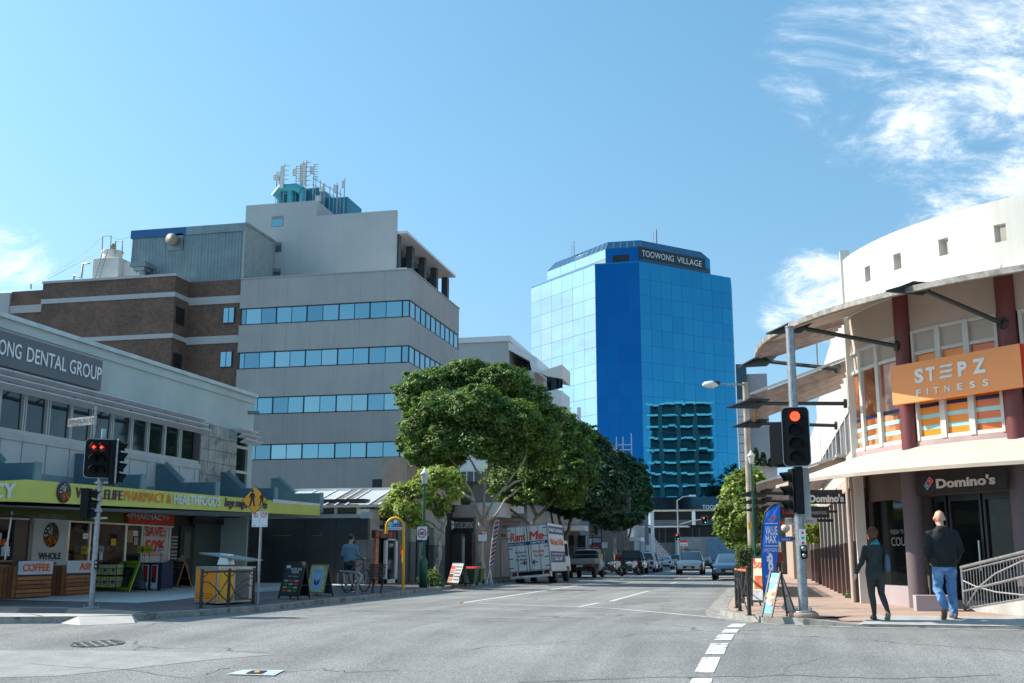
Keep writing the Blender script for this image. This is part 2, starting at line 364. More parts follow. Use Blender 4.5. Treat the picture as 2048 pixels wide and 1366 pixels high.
# painted lines
def gr(px, py): return onground(px, py, 0)
def line(px0, py0, px1, py1, w=.12, m=None, name='road_marking', parts=1):
    a, b = gr(px0, py0), gr(px1, py1); d = (b-a); d.z = 0; d.normalize(); nx, ny = -d.y*w/2, d.x*w/2
    L = (b-a).length; k = max(1, int(L/3)); mb = MB()
    for i in range(k):
        p, q = a.lerp(b, i/k), a.lerp(b, (i+1)/k)
        mb.quad((p.x+nx, p.y+ny, gz(p.y)+.005), (q.x+nx, q.y+ny, gz(q.y)+.005), (q.x-nx, q.y-ny, gz(q.y)+.005), (p.x-nx, p.y-ny, gz(p.y)+.005))
    tag(mb.build(name, m or M_paint, recalc=False), kind='structure')
for a in ((925, 1206, 1300, 1150, .14), (1300, 1150, 1430, 1131, .14), (1440, 1236, 1225, 1217, .12), (1225, 1217, 935, 1206, .12), (1158, 1214, 1197, 1206, .12), (1221, 1203, 1297, 1182, .13), (1340, 1168, 1353, 1165, .12), (1376, 1157, 1386, 1154, .12)):
    line(*a)
for y0, xs_ in ((1219.5, ((695, 785), (810, 900), (925, 1015), (1035, 1130), (1162, 1265))), (1234.5, ((545, 620), (640, 765), (820, 905), (925, 1040), (1085, 1200), (1235, 1330)))):
    for i, (a, b) in enumerate(xs_): line(a, y0+(i*.4), b, y0+(i*.4)+1.2, .10, M_paint2)
for (a, b) in ((1480, 1249), (1459, 1262), (1444, 1275)): pass
dashes = [((1464, 1248), (1494, 1248), (1483, 1255), (1453, 1255)), ((1450, 1259), (1479, 1259), (1473, 1266), (1442, 1266)), ((1438, 1269), (1470, 1269), (1462, 1281), (1428, 1281)),
          ((1422, 1287), (1457, 1287), (1448, 1309), (1410, 1309)), ((1405, 1315), (1441, 1315), (1428, 1346), (1388, 1346)), ((1384, 1357), (1425, 1357), (1418, 1390), (1370, 1390)), ((1365, 1400), (1410, 1400), (1390, 1440), (1340, 1440))]
for dsh in dashes:
    q = [gr(*a) for a in dsh]; tag(MB().add([(a.x, a.y, a.z+.006) for a in q], [[0, 1, 2, 3]]).build('crossing_dash', mat('dash_paint', (.66, .66, .63), .7, var=.08, col2=(.17, .17, .17), c2s=7.0, fine=.15)), kind='structure')
# manhole cover and survey plate set in the road
a = gr(195, 1288); r = .40
mh = thing('manhole_cover', 'round worn manhole cover set in the asphalt near the left corner', 'manhole cover', (a.x, a.y, a.z))
M_iron = mat('cast_iron', (.21, .20, .19), .7, var=.4, vs=9, fine=.3)
def disc(r0, r1, z, n=28):
    b = MB(); b.add([(a.x+rr*math.cos(2*math.pi*i/n), a.y+rr*math.sin(2*math.pi*i/n), gz(a.y+rr*math.sin(2*math.pi*i/n))+z) for rr in (r0, r1) for i in range(n)], [[i, (i+1) % n, n+(i+1) % n, n+i] for i in range(n)]); return b
disc(.001, r*.86, .008).build('lid', M_iron, mh); disc(r*.88, r, .012).build('rim', mat('rim_dark', (.10, .10, .095), .8, var=.3), mh)
tr_ = MB()
for i in range(-4, 5):
    for j in range(-4, 5):
        if i*i+j*j < 17 and (i+j) % 2 == 0:
            x, y = a.x+i*.095, a.y+j*.095; tr_.box(x-.03, x+.03, y-.03, y+.03, gz(y)+.006, gz(y)+.02)
tag(tr_.build('tread', M_iron, mh), kind='stuff')
q = [gr(*k) for k in ((452, 1350), (486, 1341), (569, 1342), (548, 1353))]
pl = thing('survey_plate', 'pale square plate with a dark centre fixed to the asphalt at the bottom edge', 'road plate', q[0])
MB().add([(k.x, k.y, k.z+.012) for k in q], [[0, 1, 2, 3]]).build('plate', mat('plate', (.5, .56, .58), .5), pl)
q2 = [gr(*k) for k in ((490, 1350), (504, 1344), (535, 1344), (523, 1350))]
MB().add([(k.x, k.y, k.z+.02) for k in q2], [[0, 1, 2, 3]]).build('recess', M_ink, pl)
q3 = [gr(*k) for k in ((508, 1349), (510, 1346), (520, 1346), (518, 1349))]
MB().add([(k.x, k.y, k.z+.026) for k in q3], [[0, 1, 2, 3]]).build('stud', M_yellow, pl)
for px, py in ((921, 1206), (1403, 1160), (1410, 1164)):
    a = gr(px, py); tag(MB().lathe([(.07, 0), (.05, .02), (.02, .025)], (a.x, a.y, a.z+.004), 8).build('road_reflector', mat('reflector_orange', s2l(240, 130, 30), .4), loc=(a.x, a.y, 0)), 'orange reflector stud at the %s' % ('tip of the white chevron line' if px < 1000 else ('kerb end by the blue sedan' if px < 1405 else 'kerb just behind the other far one')), 'reflector')

def slabpt(px, py):      # where the ray meets the dropped kerb slope in front of the pizza shop
    d = ray(px, py); lo, hi = 5.0, 40.0
    for _ in range(50):
        k = (lo+hi)/2; y = d.y*k; zs = .04+.085*min(1, max(0, (y-20.17)/1.28))
        if EYE+d.z*k > zs: lo = k
        else: hi = k
    return Vector((0, 0, EYE))+d*lo

M_pat = mat('patch_asphalt', (.275, .28, .275), .85, var=.12, vs=3, bump=.5, bs=60, fine=.22); M_pat2 = mat('dark_patch_asphalt', (.17, .172, .172), .85, var=.14, vs=3, bump=.5, bs=60, fine=.22); M_seal = mat('crack_sealant', (.045, .045, .045), .6)
def rpatch(pts, m, dz, nm='road_patch'):
    q = [gr(*a) for a in pts]; c = sum(q, Vector((0, 0, 0)))/len(q); vs = [c]+q; n = len(q)
    mb = MB().add([(v.x, v.y, gz(v.y)+dz) for v in vs], [[0, 1+i, 1+(i+1) % n] for i in range(n)]); tag(mb.build(nm, m), kind='structure')
rpatch([(-200, 1300), (120, 1301), (300, 1302), (430, 1306), (560, 1309), (420, 1320), (260, 1338), (120, 1352), (-200, 1362)], M_pat, .0035)
rpatch([(1240, 1198), (1330, 1195), (1345, 1203), (1250, 1208)], M_pat2, .0035)
def seal(pts, w=.02):
    mb = MB(); rg_ = random.Random(len(pts)*7+int(pts[0][0])); P = [gr(*a) for a in pts]; Q = []
    for a, b_ in zip(P[:-1], P[1:]):
        for t in (0, .2, .4, .6, .8): v = a.lerp(b_, t); Q.append((v.x+rg_.uniform(-.05, .05), v.y+rg_.uniform(-.07, .07)))
    for (xa, ya), (xb, yb) in zip(Q[:-1], Q[1:]): mb.quad((xa, ya-w/2, gz(ya)+.005), (xb, yb-w/2, gz(yb)+.005), (xb, yb+w/2, gz(yb)+.005), (xa, ya+w/2, gz(ya)+.005))
    tag(mb.build('sealed_crack', M_seal, recalc=False), kind='structure')
seal([(1030, 1364), (1300, 1356), (1560, 1352), (1800, 1357), (2060, 1350)], .022); seal([(400, 1352), (440, 1340), (470, 1336)], .03); seal([(1560, 1352), (1590, 1330), (1640, 1318)], .014); seal([(60, 1328), (300, 1345), (390, 1362)], .014)
seal([(560, 1345), (640, 1338), (700, 1344), (820, 1341)], .02)
# ================================================================== grey office block
def X(px, py, y): return at(px, py, y=y).x
def Zy(px, py, y): return at(px, py, y=y).z
def Zx(px, py, x): return at(px, py, x=x).z
def Yx(px, py, x): return at(px, py, x=x).y
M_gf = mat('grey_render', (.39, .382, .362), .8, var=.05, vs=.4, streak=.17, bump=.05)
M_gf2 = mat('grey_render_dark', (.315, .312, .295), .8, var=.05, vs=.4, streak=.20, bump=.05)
def mirror(name, col, tint=.0, rough=.03, wav=.0, ws=.3, metal=1.0):
    m = bpy.data.materials.new(name); m.use_nodes = True; t = m.node_tree; b = t.nodes['Principled BSDF']
    b.inputs['Base Color'].default_value = (*col, 1); b.inputs['Metallic'].default_value = metal; b.inputs['Roughness'].default_value = rough
    if wav:
        pos = nd(t, 'ShaderNodeNewGeometry').outputs['Position']; nb = nd(t, 'ShaderNodeTexNoise', ins={0: pos, 2: ws, 3: 2.0})
        bp = nd(t, 'ShaderNodeBump', ins={0: 1.0, 1: wav, 2: nb.outputs[0]}); t.links.new(bp.outputs[0], b.inputs['Normal'])
    return m
M_win = mirror('reflective_window', (.235, .40, .455), wav=.03, ws=1.2)
M_wins = [M_win, mirror('reflective_window_b', (.20, .36, .42), wav=.03, ws=1.2), mirror('reflective_window_c', (.16, .29, .35), wav=.04, ws=1.5), mirror('reflective_window_blind', (.29, .44, .48), wav=.02, ws=1.2, rough=.12)]
GY, GX, GXL = 81.0, -26.55, -41.2
off = thing('grey_office', 'five storey grey rendered office block with bands of reflective windows', 'office building', (-34, 88, 0))
bands = [(23.75, 21.3), (19.88, 17.63), (16.22, 13.9), (12.48, 10.1), (8.82, 6.35)]
GB = 95.5
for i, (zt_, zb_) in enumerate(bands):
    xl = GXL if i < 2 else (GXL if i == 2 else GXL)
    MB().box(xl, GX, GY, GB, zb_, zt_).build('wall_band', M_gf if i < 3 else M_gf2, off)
jt = MB()
for (zt_, zb_) in bands:
    for k in range(1, 7): x = GXL+(GX-GXL)*k/7; jt.box(x-.015, x+.015, GY-.004, GY+.01, zb_, zt_)
    for k in range(1, 6): y = GY+(GB-GY)*k/6; jt.box(GX-.01, GX+.004, y-.015, y+.015, zb_, zt_)
tag(jt.build('panel_joints', mat('joint_grey', (.30, .295, .28), .8), off), kind='stuff')
MB().box(GXL-.05, GX+.06, GY-.06, GB+.05, 23.75, 23.85).build('coping', M_gf, off)
core = MB().box(GXL+.1, GX-.3, GY+.3, GB-.1, 0, 23.5).build('core', mat('window_dark', (.03, .04, .05), .5), off)
wb = [(21.3, 19.88, 482), (17.63, 16.22, 475), (13.9, 12.48, 508), (10.1, 8.82, 503)]
cols_ = [(482, 552), (552, 613), (613, 677), (677, 739), (739, 804), (804, 820)]
for i, (zt_, zb_, pl_) in enumerate(wb):
    fr = MB(); xs_ = [X(c_[0], 640, GY) for c_ in cols_]+[GX-.06]
    xs_[0] = GXL+.15
    fr.box(GXL+.05, GX-.02, GY+.02, GY+.1, zt_-.09, zt_); fr.box(GXL+.05, GX-.02, GY+.02, GY+.1, zb_, zb_+.09)
    for x in xs_: fr.box(x-.05, x+.05, GY+.02, GY+.1, zb_, zt_)
    # street side
    for k in range(11): yy = GY+.1+k*(GB-GY-.2)/10; fr.box(GX-.1, GX-.02, yy-.05, yy+.05, zb_, zt_)
    fr.box(GX-.1, GX-.02, GY, GB, zt_-.09, zt_); fr.box(GX-.1, GX-.02, GY, GB, zb_, zb_+.09)
    win = fr.build('window', M_black, off)
    for k in range(len(xs_)-1):
        a, b = xs_[k], xs_[k+1]; sub = [(a, b)] if b-a < 1.2 else ([(a, a+.45), (a+.45, (a+.45+b)/2), ((a+.45+b)/2, b)] if k == 0 else [(a, (a+b)/2), ((a+b)/2, b)])
        for (c_, d_) in sub:
            t_ = rng.normal(0, .004); mb = MB()
            mb.quad((c_+.03, GY+.06+t_, zb_+.05), (d_-.03, GY+.06-t_, zb_+.05), (d_-.03, GY+.06-t_+rng.normal(0, .003), zt_-.05), (c_+.03, GY+.06+t_, zt_-.05)); mb.build('pane', M_wins[int(rng.choice(4, p=[.4, .25, .15, .2]))], win)
    for k in range(10):
        y0 = GY+.1+k*(GB-GY-.2)/10; y1 = y0+(GB-GY-.2)/10
        MB().quad((GX-.06, y0+.05, zb_+.05), (GX-.06+rng.normal(0, .004), y1-.05, zb_+.05), (GX-.06, y1-.05, zt_-.05), (GX-.06, y0+.05, zt_-.05)).build('pane', M_wins[int(rng.choice(4, p=[.4, .25, .15, .2]))], win)
# glazed awning and louvre strip at its foot
aw0, aw1, ax0, ax1 = 7.0, 4.2, -30.5, -16.2
# ================================================================== upper block set back above it
ub = thing('upper_block', 'pale grey upper storeys with balconies set back above the office block', 'office building', (-35, 95, 23))
UY, UX, UYB = 87.0, -29.9, 103.0
xl = X(488, 500, UY); xm = X(633, 420, UY)
zt1, zt2 = Zy(488, 421, UY), Zy(778, 421, UY)
M_ub = mat('pale_grey_render', (.47, .465, .45), .8, var=.05, vs=.3, streak=.10)
MB().box(xl, xm, UY, UYB-6, 22, zt1+.45).build('stair_wall', M_ub, ub)
MB().box(xm, UX, UY, UY+.35, 22, zt2).build('gable_wall', M_ub, ub)
MB().box(xm, UX-2.0, UY+.35, UYB, 22, zt2-.6).build('core', mat('core_grey', (.2, .21, .22), .8), ub)
for (a, b, c_, d_) in ((544, 567, 433, 454), (551, 564, 485, 505), (547, 562, 537, 551)):
    x0, x1, z1, z0 = X(a, c_, UY), X(b, c_, UY), Zy(a, c_, UY), Zy(a, d_, UY)
    w = MB().box(x0, x1, UY-.02, UY+.01, z0, z1).build('window', mat('recess_dark', (.25, .25, .26), .8), ub)
    MB().quad((x0+.05, UY-.03, z0+.05), (x1-.05, UY-.03, z0+.05), (x1-.05, UY-.03, z1-.3), (x0+.05, UY-.03, z1-.3)).build('pane', M_win, w)
# balcony floors with white eave, dark columns, windows
ze = Zx(778, 446, UX)-.3
for k, z in enumerate((ze, ze-3.3)):
    MB().box(UX-2.2, UX+.9, UY+.3, UYB, z, z+.22).build('eave' if k == 0 else 'balcony_slab', M_white, ub)
for k in range(5):
    yy = UY+.8+k*3.8; MB().box(UX-.5, UX+.1, yy-.35, yy+.35, 22, ze-.02).build('column', mat('charcoal_paint', (.06, .065, .07), .6), ub)
    for z in (ze-3.0, ze-6.2):
        for q_ in range(3):
            yb_ = yy+.45+q_*.98
            if yb_+.9 < UYB: MB().box(UX-1.2, UX-1.12, yb_, yb_+.9, z+.6, z+2.8).build('window', M_win, ub)
MB().box(UX-1.35, UX-1.22, UY+.4, UYB, 20, ze).build('rear_wall', mat('brownish_wall', (.16, .14, .13), .7), ub)
# ================================================================== rooftop plant room with phone antennas
PY_ = 92.0
pr_ = thing('rooftop_plant_room', 'teal plant room box on the roof under the cluster of antennas', 'plant room', (X(600, 400, PY_), PY_, Zy(600, 430, PY_)))
M_teal = mat('teal_paint', (.012, .21, .30), .5, var=.15, vs=.8, streak=.2); M_teal2 = mat('teal_light', (.05, .33, .40), .5, var=.1)
zb_ = Zy(600, 440, PY_)
x0, x1, x2 = X(556, 400, PY_), X(640, 400, PY_), X(686, 420, PY_)
MB().box(x0, x1, PY_, PY_+5, zb_-3, Zy(600, 378, PY_)).build('tank_room', M_teal, pr_)
MB().box(x1+.02, x2, PY_+1, PY_+4.8, zb_-3, Zy(660, 396, PY_+1)).build('lower_room', M_teal, pr_)
for px in (566, 588, 612):
    MB().cyl((X(px, 400, PY_), PY_-.8, zb_-1), (X(px, 400, PY_), PY_-.8, Zy(px, 385, PY_)), .33, n=10).build('duct', M_teal2, pr_)
dm = MB(); dm.tube([(X(558, 395, PY_), PY_-.9, Zy(558, 400, PY_)), (X(570, 385, PY_), PY_-.9, Zy(570, 383, PY_)), (X(600, 380, PY_), PY_-.9, Zy(600, 381, PY_)), (X(612, 390, PY_), PY_-.9, Zy(612, 388, PY_))], .42, 8); dm.build('elbow_duct', M_teal2, pr_)
MB().ext([(x1, PY_-.6, zb_-2.2), (x2, PY_-.6, zb_-2.9), (x1, PY_-.6, Zy(634, 404, PY_))], (0, .4, 0)).build('flashing', M_teal2, pr_)
M_ant = mat('antenna_grey', (.62, .62, .58), .5, var=.06)
ants = [(566, 333, 377, 9, 'tall'), (590, 338, 352, 8, 's'), (604, 328, 370, 6, 'tall'), (611, 326, 369, 5, 'tall'), (625, 334, 348, 9, 's'), (551, 350, 360, 7, 's'), (557, 351, 360, 5, 's'), (644, 374, 384, 9, 's'), (638, 392, 404, 13, 'box'), (687, 362, 376, 6, 's'), (672, 371, 386, 5, 's')]
for i, (px, pt, pb, w, kd) in enumerate(ants):
    yy = PY_-1.2+(i % 3)*.35; x = X(px, pt, yy); zt_, zb2 = Zy(px, pt, yy), Zy(px, pb, yy); ww = w*yy/2243
    t_ = thing('cell_antenna', 'x', 'antenna', (x, yy, zb_), group='phone antennas on the teal plant room')
    t_['label'] = {'tall': ['tall pale antenna panel at the left of the rooftop cluster', '', 'slim tall antenna panel, middle pair, its left one', 'slim tall antenna panel, middle pair, its right one'][min(i, 3)],
                   's': 'small pale antenna box number on mast', 'box': 'squat pale equipment box on the slope of the plant room'}[kd]
    if kd == 's': t_['label'] = {1: 'small antenna box between the wide panel and the slim pair', 4: 'small antenna box on the mast right of the slim pair', 5: 'leftmost small antenna on the edge of the teal roof', 6: 'second small antenna from the left on the teal roof', 7: 'rounded antenna above the squat equipment box', 9: 'rightmost antenna on the outer end mast', 10: 'small antenna inside the right hand railing cage'}[i]
    MB().box(x-ww/2, x+ww/2, yy-.2, yy+.05, zb2, zt_).build('panel', M_ant, t_, bevel=.02)
    mst = MB().cyl((x+ww*.3, yy+.1, zb_-.5), (x+ww*.3, yy+.1, zt_+.3), .05, n=6)
    if kd != 'box' and px < 640:
        for q_ in range(7): z = zb2-.5+q_*(zt_+1-zb2)/7; mst.box(x+ww*.3, x+ww*.3+.45, yy+.08, yy+.12, z, z+.04)
    mst.build('mast', M_galv, t_)
rl = thing('roof_railing', 'thin steel railing and ladder cage around the teal plant room', 'railing', (x1, PY_-1, zb_))
b = MB()
for px, pt in ((632, 352), (641, 360), (650, 366), (660, 372), (668, 368), (676, 370), (681, 378)):
    b.cyl((X(px, pt, PY_-1), PY_-1, zb_-1.5), (X(px, pt, PY_-1), PY_-1, Zy(px, pt, PY_-1)), .035, n=5)
b.build('post', M_galv, rl); b = MB()
for dz in (0, -.6): b.tube([(X(625, 352, PY_-1), PY_-1, Zy(625, 356, PY_-1)+dz), (X(650, 366, PY_-1), PY_-1, Zy(650, 370, PY_-1)+dz), (X(684, 380, PY_-1), PY_-1, Zy(684, 390, PY_-1)+dz)], .03, 5)
b.build('rail', M_galv, rl)
# ================================================================== brown brick building
def brick(name, c1, c2, mort):
    m = bpy.data.materials.new(name); m.use_nodes = True; t = m.node_tree; b = t.nodes['Principled BSDF']
    pos = nd(t, 'ShaderNodeNewGeometry'); sx = nd(t, 'ShaderNodeSeparateXYZ', ins={0: pos.outputs['Position']})
    v = nd(t, 'ShaderNodeCombineXYZ', ins={0: mth(t, 'ADD', sx.outputs[0], sx.outputs[1]), 1: sx.outputs[2], 2: 0.0})
    bt = nd(t, 'ShaderNodeTexBrick', ins={0: v.outputs[0], 1: (*c1, 1), 2: (*c2, 1), 3: (*mort, 1), 4: 1.0, 5: .008, 8: .24, 9: .172}); bt.inputs[7].default_value = 0.0
    n_ = nd(t, 'ShaderNodeTexNoise', ins={0: pos.outputs['Position'], 2: .5, 3: 7.0, 4: .7})
    c = mixc(t, 1.0, bt.outputs[0], mixc(t, ramp(t, n_.outputs[0], .35, .7), (.82, .82, .82), (1.3, 1.24, 1.15)), 'MULTIPLY')
    t.links.new(c, b.inputs['Base Color']); b.inputs['Roughness'].default_value = .9; return m
M_brick = brick('brown_brick', (.13, .078, .055), (.185, .112, .08), (.12, .10, .09))
bk = thing('brick_building', 'dark brown brick building with pale bands behind the dental clinic', 'building', (-55, 85, 0))
bx = X(345, 660, 79.0); rx = X(370, 650, 81.3); lx = X(82, 620, 79.0)
zt_ = Zy(200, 560, 79.0)
zA = Zy(345, 552, 79.0)
MB().box(lx, bx, 79.0, 92, 0, zA).build('wall', M_brick, bk)
MB().box(lx-.05, bx+.08, 78.92, 92, zA, zA+.2).build('coping', M_ub, bk)
for (pt, pb) in ((584, 589.5), (666.5, 671.5)):
    z1, z0 = Zy(345, pt, 79.0), Zy(345, pb+4, 79.0)
    m_ = MB().box(lx-.03, bx+.06, 78.94, 79.0, z0, z1); m_.box(bx, bx+.06, 79.0, 81.3, z0-.0, z1); m_.build('stone_band', M_ub, bk)
MB().box(bx, GXL-.02, 81.3, 92, 0, Zy(420, 562, 81.3)).build('wall', M_brick, bk)
for (pt, pb) in ((597, 612), (676, 691)):
    MB().box(bx+.03, GXL+.3, 81.22, 81.3, Zy(440, pb-4, 81.3), Zy(440, pt-4, 81.3)).build('stone_band', M_ub, bk)
for (a, b_, c_, d_) in ((447, 470, 615, 647), (441, 465, 703, 735)):
    x0, x1, z1, z0 = X(a, c_, 81.2), X(b_, c_, 81.2), Zy(a, c_, 81.2), Zy(a, d_, 81.2)
    w = MB().box(x0, x1, 81.2, 81.29, z0, z1); w = w.build('window', M_black, bk)
    for k in range(2): xx = x0+.06+k*(x1-x0-.06)/2; MB().box(xx, xx+(x1-x0)/2-.1, 81.17, 81.19, z0+.06, z1-.06).build('pane', M_win, w)
for (pt, pb) in ((613, 647), (705, 740)):
    z1, z0 = Zy(350, pt, 79.5), Zy(350, pb, 79.5)
    w = MB().box(bx+.01, bx+.035, 79.35, 80.7, z0, z1).build('window', M_ink, bk); MB().box(bx+.02, bx+.05, 79.98, 80.03, z0, z1).build('mullion', M_black, w)
lx2 = X(22, 600, 81.3)
MB().box(lx2, lx, 81.3, 92, 0, Zy(50, 582, 81.3)).build('wall', M_brick, bk)
MB().box(-75, lx2, 81.1, 92, 0, Zy(10, 587, 81.3)).build('end_wall', M_ub, bk)
MB().box(lx2, lx, 81.2, 81.3, Zy(50, 626, 81.3), Zy(50, 611, 81.3)).build('stone_band', M_ub, bk)
for px in (2, 33): MB().box(X(px, 640, 81), X(px+11, 640, 81), 81.0, 81.06, Zy(33, 665, 81), Zy(33, 636, 81)).build('window', M_win, bk)
# ================================================================== corrugated plant room on the roof
CX0, CX1, CY0, CY1 = X(263, 500, 81.5), X(490, 500, 81.5), 81.5, 86.9
cz0, cz1 = Zy(380, 566, 81.5), Zy(490, 446, 81.5)
cr = thing('corrugated_shed', 'grey corrugated metal plant room with a blue fascia on the brick roof', 'shed', ((CX0+CX1)/2, 84, cz0))
M_cor = mat('corrugated_metal', (.20, .265, .275), .5, var=.12, vs=.9, metal=.2, streak=.25); M_corl = mat('corrugated_pale', (.34, .36, .33), .5, var=.1, metal=.1, streak=.1)
def corr(p0, p1, z0, z1, outn, m, n, parent, d=.05):
    p0, p1 = Vector(p0), Vector(p1); mb = MB(); vs = []
    for i in range(4*n+1):
        q = p0.lerp(p1, i/(4*n)); dd = d if i % 4 in (1, 2) else 0
        vs += [(q.x+outn[0]*dd, q.y+outn[1]*dd, z0), (q.x+outn[0]*dd, q.y+outn[1]*dd, z1)]
    mb.add(vs, [[2*i, 2*i+2, 2*i+3, 2*i+1] for i in range(4*n)]); return mb.build('cladding', m, parent)
MB().box(CX0+.1, CX1-.1, CY0+.1, CY1, cz0, cz1-.1).build('core', M_cor, cr)
corr((CX0, CY0, 0), (CX1-.2, CY0, 0), cz0, cz1-.7, (0, -1), M_cor, 34, cr)
corr((CX1, CY0+.25, 0), (CX1, CY1, 0), cz0+.3, cz1-.15, (1, 0), M_corl, 18, cr, .07)
xbl = X(373, 455, 81.4)
MB().box(CX0-.1, xbl, CY0-.12, CY0+.02, cz1-.72, cz1).build('fascia', mat('deep_blue', (.005, .10, .26), .4, var=.05), cr)
MB().box(xbl, CX1+.02, CY0-.12, CY0+.02, cz1-.72, cz1).build('fascia', M_cor, cr)
MB().box(CX1-.2, CX1+.03, CY0-.1, CY0+.24, cz0, cz1).build('corner_trim', M_corl, cr)
MB().box(CX1-.1, CX1+.15, CY0-.1, CY1, cz1-.15, cz1+.03).build('gutter', M_corl, cr)
c_ = at(348, 481, y=81.2)
MB().box(c_.x-.75, c_.x+.75, CY0-.12, CY0-.06, c_.z-.8, c_.z+.65).build('vent_plate', M_cor, cr)
MB().lathe([(.5, -.1), (.5, .25), (.42, .3), (.4, .6), (.36, .62)], (c_.x, CY0-.72, c_.z), 16, axis='Y').build('round_vent', mat('vent_beige', (.30, .275, .22), .6), cr)
# cooling tower with ladder and frames
ct0 = at(183, 560, y=80.2); ct1 = at(256, 512, y=80.2)
ct = thing('cooling_tower', 'cream cooling tower box with a round fan drum on the brick roof', 'cooling tower', (ct0.x, 80.2, zA+.2))
MB().box(ct0.x, X(237, 530, 80.2), 80.2, 83.5, zA+.55, Zy(200, 516, 80.2)).build('casing', M_cream, ct, bevel=.04)
MB().box(X(237, 530, 80.2)+.02, X(262, 530, 80.2)+.6, 80.9, 83.4, zA+.35, Zy(237, 520, 80.2)).build('casing', M_cream, ct)
for k in (0, .5, 1.0): MB().box(ct0.x+.1+k*1.9, ct0.x+.4+k*1.9, 80.3, 83, zA+.2, zA+.56).build('foot', M_black, ct)
cc = at(225, 512, y=81.6)
MB().lathe([(.95, 0), (.8, .35), (.86, .75), (.95, .9)], (cc.x, 81.6, Zy(200, 516, 80.2)), 20).build('fan_drum', M_cream, ct)
MB().lathe([(.25, 0), (.25, .45), (.1, .5)], (cc.x, 81.6, cc.z+.6), 8).build('fan_motor', mat('brass', (.45, .3, .12), .5), ct)
ld = thing('roof_ladder', 'thin steel ladder leaning on the cream cooling tower', 'ladder', (ct0.x+.5, 79.9, zA+.2)); b = MB()
la, lb = at(190, 557, y=79.9), at(206, 500, y=79.9)
for dx in (0, .45): b.cyl((la.x+dx, 79.9, la.z), (lb.x+dx, 79.9, lb.z), .03, n=5)
b.build('rail', M_galv, ld)
for k in range(1, 9):
    q_ = la.lerp(lb, k/9); MB().cyl((q_.x, 79.9, q_.z), (q_.x+.45, 79.9, q_.z), .02, n=5).build('rung', M_galv, ld)
for (a, b_, c0, c1, lb_) in ((204, 222, 472, 500, 'taller left steel hoop frame above the cooling tower'), (230, 245, 482, 508, 'shorter right steel hoop frame above the cooling tower')):
    fr = MB(); p_ = [at(a, c1, y=81.0), at(a+1.5, c0+1, y=81.0), at(b_, c0, y=81.0), at(b_-1, c1, y=81.0)]
    fr.tube(p_, .05, 6); tag(fr.build('hoop_frame', M_galv, loc=p_[0]), lb_, 'frame')
pp = MB(); pp.tube([at(*k, y=80.0) for k in ((148, 561), (148, 551), (163, 556), (166, 528), (180, 526))], .09, 7); tag(pp.build('roof_pipe', M_galv, loc=at(148, 561, y=80)), 'bent grey pipe running to the cooling tower', 'pipe')
vt = at(283, 552, y=80.4); v_ = thing('roof_vent', 'square capped metal vent in front of the corrugated shed', 'vent', (vt.x, 80.4, zA+.2))
MB().cyl((vt.x, 80.4, zA+.2), (vt.x, 80.4, zA+1.0), .38, n=14).build('duct', M_galv, v_); MB().box(vt.x-.5, vt.x+.5, 79.9, 80.9, zA+.95, zA+1.3).build('collar', M_galv, v_)
MB().ext([(vt.x-.75, 79.7, zA+1.25), (vt.x+.75, 79.7, zA+1.25), (vt.x+.62, 79.7, zA+1.7), (vt.x-.62, 79.7, zA+1.7)], (0, 1.5, 0)).build('cap', M_cor, v_)
wr = MB(); wr.tube([at(62, 578, y=80), at(62, 568, y=80)], .05, 5)
pts = [at(62, 569, y=80), at(110, 545, y=80), at(150, 519, y=80), at(180, 497, y=80), at(204, 474, y=80)]
wr.tube(pts, .012, 4); wr.tube([at(204, 474, y=80), at(215, 470, y=80), at(240, 480, y=80), at(262, 473, y=80)], .012, 4); wr.tube([at(95, 559, y=80), at(204, 500, y=80)], .012, 4)
wr.build('cable', M_black); tag(bpy.data.objects['cable'], 'thin cables strung up to the roof frames from a short stick', 'cable')
# ================================================================== dental clinic with pharmacy below
DX, CXE, SX = -19.5, -17.2, -20.6      # upper wall, canopy edge, shopfront planes
dn = thing('dental_building', 'long two storey clinic with pale green parapet above the pharmacy', 'building', (-22, 32, 0))
M_par = mat('pale_green_render', (.45, .505, .48), .75, var=.07, vs=.6, streak=.10, bump=.05)
YE = 40.0; zp = 7.42
MB().box(DX-8, DX, 19.6, YE, 5.95, zp).build('parapet', M_par, dn)
MB().box(DX-8, DX+.1, 19.5, YE+.1, zp, zp+.13).build('coping', mat('pale_capping', (.52, .58, .57), .5), dn)
MB().box(DX-.25, DX+.06, 19.6, YE+.05, zp-.28, zp-.1).build('coping_trim', M_par, dn)
core = MB().box(DX-8, DX-.35, 19.7, YE-.1, 2.7, 5.95).build('core', mat('room_dark', (.03, .035, .035), .8), dn)
def yz(px, py, x): q = at(px, py, x=x); return q.y, q.z
